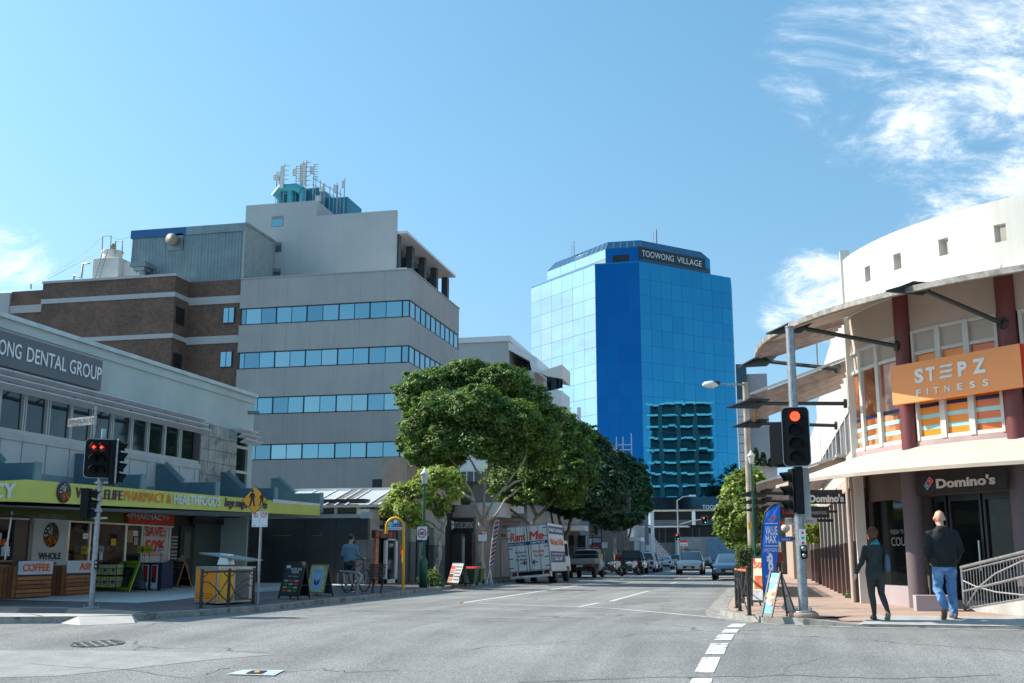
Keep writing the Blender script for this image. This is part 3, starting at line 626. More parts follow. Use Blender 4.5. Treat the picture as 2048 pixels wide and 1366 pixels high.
# windows
zwt, zwb = 5.72, 4.55
wpx = [(-60, -44), (-38, 0), (5, 50), (57, 98), (105, 145), (150, 187), (194, 227), (233, 267), (272, 300), (305, 335), (338, 365), (370, 395)]
M_curt = mat('pale_mullion', (.50, .50, .47), .5, var=.05)
fr = MB(); fr.box(DX-.12, DX-.02, 19.7, Yx(402, 860, DX), zwb-.12, zwb); fr.box(DX-.12, DX-.02, 19.7, Yx(402, 860, DX), zwt, zwt+.2)
prev = 19.7
for (a, b_) in wpx:
    ya, yb = Yx(a, 800, DX), Yx(b_, 800, DX)
    if a == -60: prev = yb; continue
    fr.box(DX-.14, DX-.02, prev, prev+.05, zwb, zwt); fr.box(DX-.14, DX-.02, ya-.05, ya, zwb, zwt); fr.box(DX-.22, DX-.12, prev, ya, zwb, zwt)
    w = MB().box(DX-.16, DX-.12, ya, yb, zwb, zwt).build('window', M_curt, dn)
    MB().quad((DX-.09, ya+.03, zwb+.02), (DX-.09+rng.normal(0, .012), yb-.03, zwb+.02), (DX-.09+rng.normal(0, .012), yb-.03, zwt), (DX-.09, ya+.03, zwt)).build('pane', M_dkglass, w)
    prev = yb
fr.build('mullions', M_curt, dn)
# spandrel panels
M_span = mat('spandrel_panel', (.50, .50, .49), .6, var=.05, streak=.05)
ye_s = Yx(402, 900, DX)
jp = [-90, -45, 0, 44, 93, 140, 186, 227, 262, 297, 331, 361, 392, 402]
MB().box(DX-.3, DX-.05, 19.7, ye_s, 3.2, zwb-.1).build('spandrel_back', M_ink, dn)
for a, b_ in zip(jp[:-1], jp[1:]):
    ya, yb = Yx(a, 900, DX), Yx(b_, 900, DX); MB().box(DX-.1, DX-.01, ya+.02, yb-.02, 3.25, zwb-.30).build('spandrel_panel', M_span, dn)
MB().box(DX-.1, DX+.03, 19.7, ye_s, zwb-.3, zwb-.11).build('sill_band', mat('sill_pale', (.46, .46, .45), .6), dn)
# stone tile wall + end window
M_stone = mat('travertine', (.36, .345, .31), .8, var=.25, vs=1.6, col2=(.20, .20, .18), c2s=1.9, bump=.1)
y0, y1 = Yx(402, 880, DX), Yx(474, 880, DX)
MB().box(DX-.3, DX-.04, y0, y1, 3.2, 5.95).build('tile_backing', mat('grout', (.2, .19, .17), .9), dn)
for i in range(5):
    for j in range(6):
        a = y0+i*(y1-y0)/5; z = 3.2+j*.458; MB().box(DX-.06, DX+.01+rng.normal(0, .003), a+.008, a+(y1-y0)/5-.008, z+.008, z+.45).build('tile', M_stone, dn)
y2, y3 = Yx(476, 880, DX), Yx(497, 880, DX)
w = MB().box(DX-.2, DX-.1, y1, YE, 3.0, 5.95).build('window', M_dkglass, dn)
for z in (4.35, 5.3): MB().box(DX-.12, DX+.02, y1, y3, z, z+.1).build('transom', M_curt, w)
MB().box(DX-.2, DX, y3, YE, 2.7, 5.95).build('corner_pier', M_par, dn)
MB().box(DX-.2, DX+.0, y1+.01, y3, 2.9, 3.55).build('window_base', M_par, dn)
MB().box(DX-8, DX-.02, YE-.1, YE, 0, 5.95).build('end_wall', M_par, dn)
MB().cyl((DX+.0, YE-.5, 6.75), (DX+.45, YE-.5, 6.75), .07, n=8).build('overflow_pipe', M_galv, dn)
# sun louvres: three white slats with brackets
M_lou = mat('louvre_white', (.62, .61, .62), .5, var=.06, streak=.12)
yl1 = Yx(416, 850, DX+.5)
for k in range(3):
    z = 5.86-k*.20
    for s_ in range(9):
        ya = 19.7+s_*(yl1-19.7)/9; MB().ext([(DX+.18+.11*k, ya+.02, z), (DX+.42+.11*k, ya+.02, z+.13), (DX+.44+.11*k, ya+.02, z+.10), (DX+.20+.11*k, ya+.02, z-.03)], (0, (yl1-19.7)/9-.03, 0)).build('louvre_slat', M_lou, dn)
    ya = Yx(486, 850, DX+.5); MB().ext([(DX+.18+.11*k, ya, z), (DX+.42+.11*k, ya, z+.13), (DX+.44+.11*k, ya, z+.10), (DX+.20+.11*k, ya, z-.03)], (0, 1.5, 0)).build('louvre_slat', M_lou, dn)
for k in range(11):
    ya = 20.5+k*(yl1-21)/10; MB().beam((DX, ya, 5.9), (DX+.6, ya, 5.55), .03, .05).build('louvre_bracket', M_galv, dn)
# dental sign
sg = thing('dental_sign', 'wide grey clinic sign with white lettering on the green parapet', 'sign', (DX+.15, 20, 5.9))
ys1, zs1 = yz(208, 690, DX+.16); ysb, zsb = yz(205, 765, DX+.16)
MB().box(DX+.03, DX+.16, 20.2, ys1, 6.12, 7.03).build('board', mat('sign_grey', (.12, .125, .135), .5, var=.05), sg)
def wordX(par, s, pxa, pxb, x, z, h, m, **k):
    ya, yb = Yx(pxa, 740, x), Yx(pxb, 740, x); return text(par, s, (x, ya, z), (x, yb, z), Z3, h, m, **k)
wordX(sg, 'DENTAL GROUP', 51, 203, DX+.17, 6.40, .42, M_wt, bold=.008); 
yD = Yx(51, 740, DX+.17); LW = Yx(203, 740, DX+.17)-yD
text(sg, 'TOOWONG', (DX+.17, yD-.22-LW*.66, 6.40), (DX+.17, yD-.24, 6.40), Z3, .42, M_wt, bold=.008)
# ------------------------------------------------------------------ canopy: fascia, soffit, fins
M_lime = mat('lime_fascia', s2l(206, 206, 98), .5, var=.05); M_tealw = mat('slate_teal_render', (.09, .175, .215), .7, var=.12, vs=.8, streak=.15, col2=(.11, .19, .235), c2s=1.5)
M_tealc = mat('slate_teal_cap', (.20, .29, .31), .7)
cy = [(-240, 968, 1001), (0, 962, 1003), (55, 959, 1004), (640, 1009, 1031)]
P_ = []
for px, a, b_ in cy:
    q = at(px, a, x=CXE); P_.append((q.y, q.z, at(px, b_, x=CXE).z))
P_ = [(max(p[0], 20.0), p[1], p[2]) for p in P_]
fas = MB()
for (ya, za, zb), (yb, zc, zd) in zip(P_[:-1], P_[1:]):
    fas.add([(CXE, ya, zb), (CXE, yb, zd), (CXE, yb, zc), (CXE, ya, za), (CXE-.12, ya, zb), (CXE-.12, yb, zd), (CXE-.12, yb, zc), (CXE-.12, ya, za)], [[0, 1, 2, 3], [5, 4, 7, 6], [3, 2, 6, 7], [0, 4, 5, 1], [1, 5, 6, 2]])
yend = P_[-1][0]
# the lime band stops at px 545, then a white cap with lime below
fas.build('fascia', M_lime, dn)
yc0 = Yx(545, 1000, CXE)
zc0, zc1 = Zx(545, 1001, CXE), Zx(640, 1009, CXE)
MB().add([(CXE+.02, yc0, zc0-.08), (CXE+.02, yend, zc1-.06), (CXE+.02, yend, zc1+.03), (CXE+.02, yc0, zc0+.05), (CXE-.1, yc0, zc0+.05), (CXE-.1, yend, zc1+.03)], [[0, 1, 2, 3], [3, 2, 5, 4]]).build('fascia_cap', M_white, dn)
MB().box(DX-1, CXE-.13, 20.0, yend, 2.74, 2.84).build('soffit', mat('soffit_grey', (.27, .28, .28), .8), dn)
MB().quad((CXE-.1, 20.0, P_[0][2]+.02), (CXE-.1, yend, P_[-1][2]+.02), (SX, yend, 2.76), (SX, 20.0, 2.70)).build('soffit_lining', mat('soffit_pale', (.50, .50, .48), .8), dn)
MB().box(DX, CXE-.05, yend-.05, yend, 2.85, 3.1).build('canopy_end', M_lime, dn)
MB().box(DX, CXE-.15, 20.0, yend, 2.86, 2.95).build('canopy_roof', M_tealw, dn)
fins = [(68, 925, 960, -20, 905), (281, 949, 985, 165, 908), (430, 964, 992, 325, 929), (548, 976, 1001, 450, 945), (640, 986, 1009, 553, 957)]
M_wallb = M_tealc
for (pxo, pto, pbo, pxh, pth) in fins:
    yy = Yx(pxo, pto, CXE-.15); zl = Zx(pxo, pto, CXE-.15); zbt = 2.95
    qh = at(pxh, pth, y=yy); zh = qh.z; xh = qh.x; xk = xh+(zh-zl)*1.15
    xk = min(xk, CXE-.6)
    MB().ext([(DX, yy, zbt), (CXE-.15, yy, zbt), (CXE-.15, yy, zl), (xk, yy, zl), (xh, yy, zh), (DX, yy, zh)], (0, .22, 0)).build('canopy_fin', M_tealw, dn)
    MB().box(CXE-.15, CXE-.09, yy-.02, yy+.24, zbt, zl+.02).build('fin_end', M_tealc, dn)
    MB().beam((xk, yy+.11, zl+.01), (xh, yy+.11, zh+.01), .26, .04, up=(0, 1, 0)).build('fin_capping', M_tealc, dn)
    MB().box(DX, xh, yy-.02, yy+.24, zh, zh+.025).build('fin_top', M_tealc, dn)
MB().box(DX-.02, DX+.02, 20.0, YE, 2.9, 3.45).build('upper_skirting', M_tealc, dn)
# fascia lettering
fs_ = thing('pharmacy_fascia_sign', 'raised pharmacy and healthfoods lettering with round tree logo on lime fascia', 'sign', (CXE+.05, 27, 2.9))
def onf(px, frac):      # point on the fascia at a pixel column, frac up
    for i in range(len(cy)-1):
        if cy[i][0] <= px <= cy[i+1][0]:
            t = (px-cy[i][0])/(cy[i+1][0]-cy[i][0]); a = cy[i][1]+t*(cy[i+1][1]-cy[i][1]); b_ = cy[i][2]+t*(cy[i+1][2]-cy[i][2]); return at(px, b_+(a-b_)*frac, x=CXE)
M_purp = mat('letter_purple', s2l(92, 62, 82), .5); M_lor = mat('letter_orange', s2l(240, 130, 35), .5); M_lw = mat('letter_white', (.75, .76, .75), .5)
def fword(s, a, b_, f0, hh, m, sh=0, bold=.01):
    p0, p1 = onf(a, f0), onf(b_, f0); h_ = (onf((a+b_)/2, f0+hh)-onf((a+b_)/2, f0)).length
    text(fs_, s, p0, p1, Z3, h_*1.3, m, ext=.025, bold=bold, proud=.035, shear=sh)
fword('WHOLELIFE', 150, 243, .33, .40, M_purp); fword('PHARMACY &', 247, 341, .33, .42, M_lor, bold=.015); fword('HEALTHFOODS', 346, 438, .30, .46, M_lw, bold=.02)
fword('large range, low prices', 448, 533, .34, .46, M_purp, sh=.3, bold=.012)
fword('PHARMACY', -190, 26, .2, .62, M_lw, bold=.04)
q = onf(126, .55); rr = .27
MB().lathe([(rr, 0), (rr, .05)], (CXE, q.y, q.z), 24, axis='X').build('logo_disc', mat('logo_rim', s2l(95, 70, 85), .5), fs_)
def tree_logo(par, x, cy_, cz, rr, pr=.1):
    MB().lathe([(rr*.9, 0), (rr*.9, .012)], (x+pr, cy_, cz), 24, axis='X').build('logo_face', mat('logo_brown', s2l(70, 52, 55), .5), par)
    rg = random.Random(3); wl, gl_, ol = MB(), MB(), MB()
    for i in range(46):
        a = rg.uniform(0, 2*math.pi); r_ = rr*math.sqrt(rg.uniform(.08, .68)); yy, z = cy_+r_*math.cos(a), cz+r_*math.sin(a); s_ = rr*.085
        b = ol if z < cz-.05*rr else (wl if yy < cy_ else gl_)
        b.add([(x+pr+.02, yy-s_, z), (x+pr+.02, yy, z-s_), (x+pr+.02, yy+s_, z), (x+pr+.02, yy, z+s_)], [[0, 1, 2, 3]])
        b.beam((x+pr+.018, cy_, cz), (x+pr+.018, yy, z), rr*.03, .002)
    wl.build('logo_leaves', M_lw, par); gl_.build('logo_leaves', mat('logo_green', s2l(120, 130, 50), .5), par); ol.build('logo_roots', M_lor, par)
tree_logo(fs_, CXE, q.y, q.z, rr, .052)
# ------------------------------------------------------------------ shopfront
sh = thing('pharmacy_shopfront', 'glazed pharmacy shopfront with green header band under the lime canopy', 'shopfront', (SX, 31, .12))
ysh0 = 20.2; ysh1 = Yx(345, 1100, SX); zh0, zh1 = 2.28, 2.72
MB().box(SX-.2, SX-.02, ysh0, ysh1, zh0, zh1).build('header_band', mat('olive_header', s2l(98, 105, 35), .6, var=.05), sh)
MB().box(SX-6, SX-5.8, ysh0, ysh1+1, 0, 2.8).build('rear_wall', mat('shop_rear', (.03, .03, .028), .8, var=.4, vs=3), sh)
MB().box(SX-6, SX, ysh0, ysh1, .1, .14).build('shop_floor', mat('shop_floor', (.07, .065, .06), .4), sh)
MB().box(SX-6, SX, ysh0, ysh1+1, 2.74, 2.8).build('shop_ceiling', mat('shop_ceiling', (.08, .08, .08), .8), sh)
MB().box(SX-6, SX-.25, ysh1+.0, ysh1+.12, .1, 2.75).build('side_wall', bpy.data.materials['shop_rear'], sh)
def col(pxa, pxb, x, z0, z1, nm, m, par, d=.08, proud=0):
    ya, yb = Yx(pxa, 1080, x), Yx(pxb, 1080, x); return MB().box(x-d+proud, x+proud, ya, yb, z0, z1).build(nm, m, par)
for a, b_ in ((66, 70), (135, 139), (178, 182), (250, 254), (283, 286), (338, 342)): col(a, b_, SX, .12, zh0, 'mullion', M_alu, sh)
MB().box(SX-.08, SX+.01, ysh0, ysh1, zh0-.05, zh0+.0).build('transom', M_alu, sh)
for a, b_ in ((-80, 27), (139, 178), (182, 250), (254, 283)):
    ya, yb = Yx(a, 1080, SX), Yx(b_, 1080, SX); MB().quad((SX-.04, ya, .15), (SX-.04, yb, .15), (SX-.04, yb, zh0-.05), (SX-.04, ya, zh0-.05)).build('pane', mat('clear_dark_glass', (.01, .014, .015), .04, alpha=.6, var=.1, spec=.12), sh)
col(28, 60, SX, .12, zh0, 'door', mat('door_dark', (.012, .014, .013), .3), sh, .06); col(56, 62, SX, .12, zh0, 'door_stile', mat('frame_grey', (.22, .25, .24), .4), sh, .1, .03)
pn = col(64, 134, SX, .12, zh0-.02, 'poster_panel', mat('poster_white', (.56, .57, .56), .6, var=.04), sh, .06, .02)
def sword(par, s, a, b_, py, hpx, m, bold=.02, x=SX+.03, sh_=0):
    p0, p1 = at(a, py, x=x), at(b_, py, x=x); z = (p0.z+p1.z)/2; h_ = hpx/P_scale((a+b_)/2, py, x); text(par, s, (x, p0.y, z), (x, p1.y, z), Z3, h_, m, ext=0, bold=bold, proud=.006, shear=sh_)
def P_scale(px, py, x):
    a, b_ = at(px, py, x=x), at(px, py-10, x=x); return 10/(b_-a).length
sword(pn, 'WHOLE', 76, 121, 1118, 13, M_ink, .03); sword(pn, 'LIFE', 84, 112, 1138, 13, M_ink, .03)
q = at(102, 1070, x=SX+.02); tree_logo(pn, SX, q.y, q.z, .40, .03)
sword(sh, 'HEALTHFOOD', 78, 130, 1037, 9, mat('pale_text', (.34, .35, .33), .6), .01)
y0, y1 = Yx(251, 1030, SX), Yx(343, 1030, SX)
hs_ = MB().box(SX, SX+.12, y0, y1, 2.31, 2.69).build('header_sign', M_red, sh)
sword(hs_, '<PHARMACY+', 253, 338, 1039, 11, mat('warm_white_text', (.6, .58, .54), .6), .03, SX+.13)
pn = col(286, 336, SX, .3, zh0-.06, 'poster_panel', mat('poster_white', (.56, .57, .56), .6, var=.04), sh, .06, .02)
sword(pn, 'SAVE', 290, 326, 1072, 19, M_red, .035); sword(pn, 'UP', 327, 332, 1066, 5, M_red); sword(pn, 'TO', 327, 332, 1073, 5, M_red)
sword(pn, '50%', 289, 329, 1104, 24, M_red, .04); sword(pn, 'ON PRESCRIPTIONS', 285, 326, 1112, 5, M_red, .005)
MB().box(SX-5.7, SX-3.2, Yx(140, 1100, SX), ysh1-.2, .12, 1.1).build('counter', mat('counter_dark', (.08, .06, .05), .6), sh)
M_py = mat('price_yellow', s2l(225, 180, 40), .6, var=.04, emit=.0)
for (a, b_, t, bt, x, m) in ((222, 231, 1077, 1091, SX-.02, M_py), (345, 345.5, 1000, 1001, SX, M_py), (164, 175, 1095, 1108, SX-.02, M_py), (148, 166, 1110, 1122, SX-.6, M_yellow), (152, 164, 1089, 1107, SX-.05, M_wt), (166, 176, 1066, 1078, SX-.02, M_wt), (146, 168, 1057, 1063, SX-1.5, M_blue),
                 (213, 235, 1063, 1070, SX-1.8, M_blue), (256, 265, 1060, 1085, SX-.02, mat('leaflet', (.35, .22, .12), .6, var=.5, vs=20)), (266, 275, 1061, 1072, SX-.02, M_wt), (268, 275, 1074, 1090, SX-.02, mat('leaflet_pale', (.4, .4, .38), .6, var=.3, vs=30)), (234, 240, 1080, 1102, SX-2, M_lor), (199, 204, 1100, 1120, SX-.02, M_wt)):
    p0, p1 = at(a, t, x=x), at(b_, bt, x=x); MB().box(x, x+.01, p0.y, p1.y, p1.z, p0.z).build('notice', m, sh)
# interior shelves with goods
gd = MB()
for r_ in range(-1, 4):
    yy = ysh0+4
    while yy < ysh1-1: w_ = rng.uniform(.06, .2); gd.box(SX-2.2-r_*.8, SX-2.1-r_*.8, yy, yy+w_*.8, .9+.25*(r_ % 3), .9+.25*(r_ % 3)+rng.uniform(.12, .22), int(rng.integers(0, 5))); yy += w_
tag(gd.build('shelf_goods', [M_lor, M_blue, M_wt, mat('goods_green', s2l(60, 130, 70), .6), M_py], sh), kind='stuff')
# blank wall right of the shop: dark door bay, dark green shutters, clinic name board
eb = thing('clinic_entrance', 'dark green shuttered clinic entrance with a louvred door beside the sale poster', 'entrance', (SX, 37, .12))
y0, y1, y2, y3 = Yx(345, 1100, SX), Yx(388, 1100, SX), Yx(500, 1100, SX), 42.9
MB().box(SX-.4, SX-.1, y0, y1, .1, 2.8).build('door_bay', mat('bay_dark', (.014, .018, .018), .5), eb)
M_dg = mat('dark_green_sheet', (.045, .068, .062), .55, var=.12, vs=.5, streak=.1)
for k in range(4):
    a = y1+k*(y2-y1)/4; MB().box(SX-.12, SX-.02, a+.01, a+(y2-y1)/4-.01, .12, 2.72).build('shutter_panel', M_dg, eb)
MB().box(SX-.4, SX-.2, y2, y3, .1, 2.75).build('side_wall', mat('side_dark', (.022, .027, .027), .6), eb)
for k in range(8):
    z = 1.0+k*.12+(k > 3)*.03; MB().box(SX-.12, SX-.06, Yx(343, 1090, SX)+.1, Yx(358, 1090, SX), z, z+.06).build('louvre_blade', mat('blade_pale', (.36, .36, .34), .6), eb)
dr = MB().box(SX-.08, SX-.03, Yx(362, 1090, SX), y1, .12, 2.3).build('door', mat('door_grey', (.03, .035, .035), .3), eb)
MB().box(SX-.03, SX-.0, Yx(368, 1090, SX), Yx(380, 1090, SX), 1.15, 2.1).build('door_pane', mat('frosted', (.10, .12, .11), .3), dr); MB().box(SX-.03, SX-.0, Yx(368, 1090, SX), Yx(380, 1090, SX), .35, .95).build('door_pane', mat('frosted', (.1, .12, .11), .3), dr)
MB().cyl((SX+.03, Yx(364, 1090, SX), .95), (SX+.03, Yx(364, 1090, SX), 1.25), .02, n=6).build('handle', M_alu, dr)
sb = MB().box(SX, SX+.08, Yx(384, 1035, SX), Yx(466, 1035, SX), 2.42, 2.66).build('name_board', mat('board_dark', (.02, .022, .022), .5), eb)
sword(sb, 'TOOWONG DENTAL GROUP', 391, 462, 1040.5, 6, mat('dim_text', (.22, .23, .22), .6), .0, SX+.09)
sb = MB().box(SX, SX+.08, Yx(466, 1035, SX), Yx(493, 1035, SX), 2.42, 2.66).build('level_sign', M_blue, eb)
sword(sb, 'LEVEL 1', 471, 489, 1041, 6, M_wt, .0, SX+.09)
# ================================================================== charcoal tiled wall with awning behind
cw = thing('charcoal_wall', 'charcoal tiled boundary wall at the end of the forecourt', 'wall', (-18.5, 43, .12))
M_chw = mat('charcoal_tile', (.032, .038, .042), .45, var=.25, vs=.7, col2=(.045, .043, .042), c2s=1.1, streak=.15)
xw0, xw1, zw = -24.0, X(735, 1100, 43.0), Zy(700, 1036, 43.0)
MB().box(xw0, xw1-.02, 43.03, 43.3, .1, zw).build('wall_core', M_chw, cw)
nx_ = 6; wid = (xw1-xw0)/nx_
for i in range(nx_):
    for j in range(4):
        z = .12+j*(zw-.12)/4; t_ = rng.normal(0, .003); MB().box(xw0+i*wid+.006, xw0+(i+1)*wid-.006, 43.0+t_, 43.04, z+.005, z+(zw-.12)/4-.005).build('tile', M_chw, cw)
MB().box(xw0, xw1+.05, 42.96, 43.34, zw, zw+.16).build('coping', mat('coping_beige', (.38, .37, .35), .7), cw)
MB().box(xw1-.32, xw1+.06, 42.94, 43.36, zw-.02, zw+.26).build('coping_block', mat('coping_blue', (.42, .46, .50), .6), cw)
fx = MB()
for (a, b_, c, d) in ((624, 643, 1071, 1071), (643, 643.6, 1064, 1071), (560, 582, 1071, 1071), (547, 560, 1071, 1071)):
    fx.beam(at(a, c, y=42.97), at(b_, d, y=42.97), .012, .012)
fx.build('conduit_mark', mat('mark_grey', (.25, .27, .27), .7), cw)
MB().add([(at(707, 1105, y=42.98))[:], at(711, 1098, y=42.98)[:], at(712, 1099, y=42.98)[:], at(709, 1105, y=42.98)[:]], [[0, 1, 2, 3]]).build('scuff', M_wt, cw)
# cream side building with louvres, sloping glazed awning
cb = thing('takeaway_building', 'cream and dark tiled takeaway shop with a long sloping glazed awning', 'building', (-17, 46, 0))
M_cr2 = mat('cream_wall', (.40, .39, .335), .8, var=.06, streak=.08); M_terr = mat('grey_terrazzo', (.15, .15, .15), .6, var=.35, vs=30, fine=.3)
FXs = -15.9       # street face of these shops
yb0, yb1 = 43.35, 62.0
zl0, zl1 = zw+.18, Zy(700, 1013, 43.6)
lv = MB().box(-27, FXs-.5, 43.6, 43.8, .1, zl1+.1).build('louvre_backing', mat('louvre_back', (.10, .095, .09), .8), cb)
M_lb = mat('louvre_beige', (.36, .34, .30), .6)
for k in range(4): z = zl0+k*(zl1-zl0)/4; MB().ext([(-27, 43.58, z), (-27, 43.45, z+.02), (-27, 43.58, z+(zl1-zl0)/4*.55)], (27+FXs-.5-.0, 0, 0)).build('louvre_blade', M_lb, cb)
for px in (672, 716, 640): x = X(px, 1020, 43.45); MB().box(x-.06, x+.06, 43.4, 43.6, zl0-.02, zl1+.05).build('louvre_post', M_lb, cb)
# awning: slopes up and back
za0, za1 = Zy(700, 1012, 43.4), Zy(700, 981, 46.5)
xa0, xa1 = -28.0, -15.2
MB().box(xa0, xa1, 43.3, 43.45, za0-.06, za0+.05).build('awning_beam', mat('beam_pinkish', (.50, .46, .42), .6), cb); MB().box(xa0, xa1, 46.4, 46.6, za1-.05, za1+.1).build('awning_beam', M_white, cb)
M_aw1 = mat('awning_sheet_grey', (.19, .18, .165), .6, var=.35, vs=3, col2=(.28, .27, .25), c2s=5, fine=.2); M_aw2 = mat('awning_sheet_pale', (.52, .54, .55), .4, var=.05)
pxb = [535, 575, 618, 648, 669, 690, 735, 757, 777, 800]; k = 0
tops = [(p, p+17*(1 if p < 600 else 1)) for p in pxb]
kinds = [1, 1, 1, 0, 0, 1, 0, 0, 1]
for a, b_, kd in zip(pxb[:-1], pxb[1:], kinds):
    xa, xb = X(a, 1012, 43.4), X(b_, 1012, 43.4)
    MB().quad((xa+.04, 43.38, za0), (xb-.04, 43.38, za0), (xb-.04, 46.45, za1), (xa+.04, 46.45, za1)).build('awning_panel', M_aw2 if kd else M_aw1, cb)
    MB().beam((xb, 43.35, za0+.02), (xb, 46.45, za1+.02), .06, .05).build('awning_rafter', M_white, cb)
# street face of the cream building
MB().box(-27, FXs-.3, 43.85, yb1, .1, 3.6).build('shop_core', mat('shop_core', (.02, .02, .02), .7), cb)
def fw(pa, pb, z0, z1, nm, m, d=.3, x=FXs, par=None):
    ya, yb = Yx(pa, 1080, x), Yx(pb, 1080, x); return MB().box(x-d, x, ya, yb, z0, z1).build(nm, m, par or cb)
zc_ = 3.15
fw(737, 758, .1, zc_, 'pier', M_cr2, .5, -15.75); fw(734, 750, .1, 1.9, 'dark_tiling', M_terr, .5, -15.72)
# ------------------------------------------------------------------ takeaway shop front (continues)
FX = -15.72
def fz(py, px, x=FX): return Zx(px, py, x)
fw(758, 792, zc_-.02, 3.55, 'wall_upper', M_cr2, .3, FX); fw(792, 890, 2.62, 3.9, 'wall_upper', M_cr2, .3, FX+.02)
sgb = fw(750, 792, fz(1077, 770), fz(1062, 770), 'sign_board', mat('sign_dark', (.05, .03, .025), .5), .3, FX+.12)
rg = random.Random(5)
for k in range(6):
    a = 752+k*6.6; fw(a, a+5.6, fz(1075, 770), fz(1064, 770), 'food_picture', mat('food_pic_%d' % (k % 2), s2l(*((190, 80, 50), (90, 60, 50))[k % 2]), .5, var=.6, vs=14), .02, FX+.14, sgb)
sword(cb, 'FRIED CHICKEN', 752, 790, 1050, 8, M_cr2, .02, FX+.03)
fw(752, 757, .1, 2.3, 'poster_strip', mat('poster_orange', s2l(220, 130, 90), .6, var=.4, vs=5), .1, FX+.06)
fw(757, 772, .12, 2.55, 'dark_glazing', M_dkglass, .1, FX-.1)
d_ = fw(772, 776, .12, fz(1078, 784), 'door_frame', M_wt, .1, FX+.12); fw(792, 796, .12, fz(1078, 784), 'door_frame', M_wt, .1, FX+.12); fw(772, 796, fz(1081, 784), fz(1078, 784), 'door_frame', M_wt, .1, FX+.12); fw(772, 796, .12, .28, 'door_frame', M_wt, .1, FX+.12)
fw(776, 792, .2, fz(1080, 784), 'door_glass', M_dkglass, .04, FX+.06, d_)
fw(796, 822, .1, 2.6, 'terrazzo_pier', M_terr, .4, FX); fw(822, 832, .1, 2.62, 'pilaster', M_cr2, .4, FX+.1); fw(822, 832, .1, 1.9, 'pilaster_tiling', M_terr, .4, FX+.12)
fw(832, 868, .12, 2.2, 'shop_window', M_dkglass, .1, FX-.15); fw(832, 868, 2.2, 2.62, 'breeze_block', mat('breeze', (.28, .26, .24), .8, var=.4, vs=18), .1, FX-.1)
fw(838, 848, .12, 1.9, 'grey_door', mat('door_mid', (.22, .23, .23), .5), .1, FX-.02)
fw(868, 890, .1, 2.62, 'pilaster', M_cr2, .4, FX+.1); fw(868, 890, .1, 1.8, 'pilaster_tiling', M_terr, .4, FX+.12)
fw(812, 866, 3.95, 5.6, 'tan_screen', mat('tan_screen', (.42, .33, .27), .7), .3, FX-.6)
MB().ext([(FX-2.6, 52, 3.9), (FX+.1, 52, 3.9), (FX-.1, 52, 5.1), (FX-1.0, 52, 6.1), (FX-2.6, 52, 6.1)], (0, 5, 0)).build('rear_volume', mat('tan_gable', (.40, .31, .26), .75), cb)
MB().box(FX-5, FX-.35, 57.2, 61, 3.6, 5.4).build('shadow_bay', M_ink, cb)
# ------------------------------------------------------------------ dumpling shop
dy = 57.4
dp = thing('dumpling_shop', 'small shop with a black sign reading LITTLE RED DUMPLING', 'shop', (-14.8, dy, .12))
xa, xb = X(884, 1050, dy), X(952, 1050, dy)
MB().box(xa, xb, dy, dy+8, .1, 3.3).build('wall', mat('warm_grey_wall', (.33, .30, .275), .8, var=.08), dp)
MB().box(xa-.6, xb+.1, dy-.05, dy+8, 3.3, Zy(920, 1010, dy)).build('parapet', mat('parapet_tan', (.45, .40, .37), .8), dp)
MB().box(X(920, 1000, dy)-.1, xb+.9, dy+2.5, dy+8, 3.4, Zy(990, 1006, dy+3)).build('white_parapet', M_white, dp)
s_ = MB().box(X(892, 1050, dy), X(949, 1050, dy), dy-.3, dy-.06, Zy(920, 1065, dy), Zy(920, 1037, dy)).build('sign_board', mat('sign_black', (.03, .028, .027), .5), dp)
y_ = dy-.31
text(s_, 'LITTLE RED DUMPLING', at(909, 1056, y=y_), at(946, 1056, y=y_), Z3, .33, M_wt, ext=0, bold=.02); 
MB().lathe([(.14, 0), (.14, .02)], (X(903.5, 1045, y_), y_-.02, Zy(903, 1046.5, y_)), 12, axis='Y').build('logo', M_wt, s_); MB().lathe([(.14, 0), (.14, .02)], (X(903.5, 1045, y_), y_-.02, Zy(903, 1054, y_)), 12, axis='Y').build('logo', M_wt, s_)
for (a, b_, z0, z1, m, n_) in ((894, 903, .2, 2.5, M_ink, 'side_glazing'), (905, 922, .2, 2.5, mat('door_greyish', (.10, .095, .09), .4), 'door'), (925, 930, .6, 2.3, M_wt, 'menu'), (930, 944, .2, 2.5, mat('dark_brown_glass', (.06, .055, .05), .15), 'glazing'), (944, 951, .2, 2.4, mat('brick_strip', (.25, .17, .13), .8, var=.5, vs=12), 'brick_strip')):
    MB().box(X(a, 1100, dy), X(b_, 1100, dy), dy-.06, dy-.02, z0, z1).build(n_, m, dp)
# ------------------------------------------------------------------ next frontages under the trees
cf = thing('cafe_building', 'shaded cafe frontage with a directory board and balcony rail above', 'building', (-14.5, 64, .12))
cyy = 66.0
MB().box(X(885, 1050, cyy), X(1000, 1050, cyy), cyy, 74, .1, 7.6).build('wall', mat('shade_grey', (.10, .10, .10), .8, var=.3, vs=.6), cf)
MB().box(X(880, 950, cyy), X(1000, 950, cyy)+.4, cyy-.3, cyy+6, 6.4, 8.4).build('white_storey', M_white, cf)
MB().box(X(880, 950, cyy)+.1, X(1000, 950, cyy)+.42, cyy-.36, cyy-.3, 5.8, 6.4).build('window_strip', M_dkglass, cf)
for k in range(10): MB().box(X(880, 950, cyy)+k*.45, X(880, 950, cyy)+.05+k*.45, cyy-.4, cyy-.36, 5.8, 6.4).build('mullion', M_white, cf)
MB().box(X(951, 1050, cyy-1), X(1003, 1050, cyy-1), cyy-1.2, cyy, 3.1, 3.3).build('shop_awning', M_ink, cf)
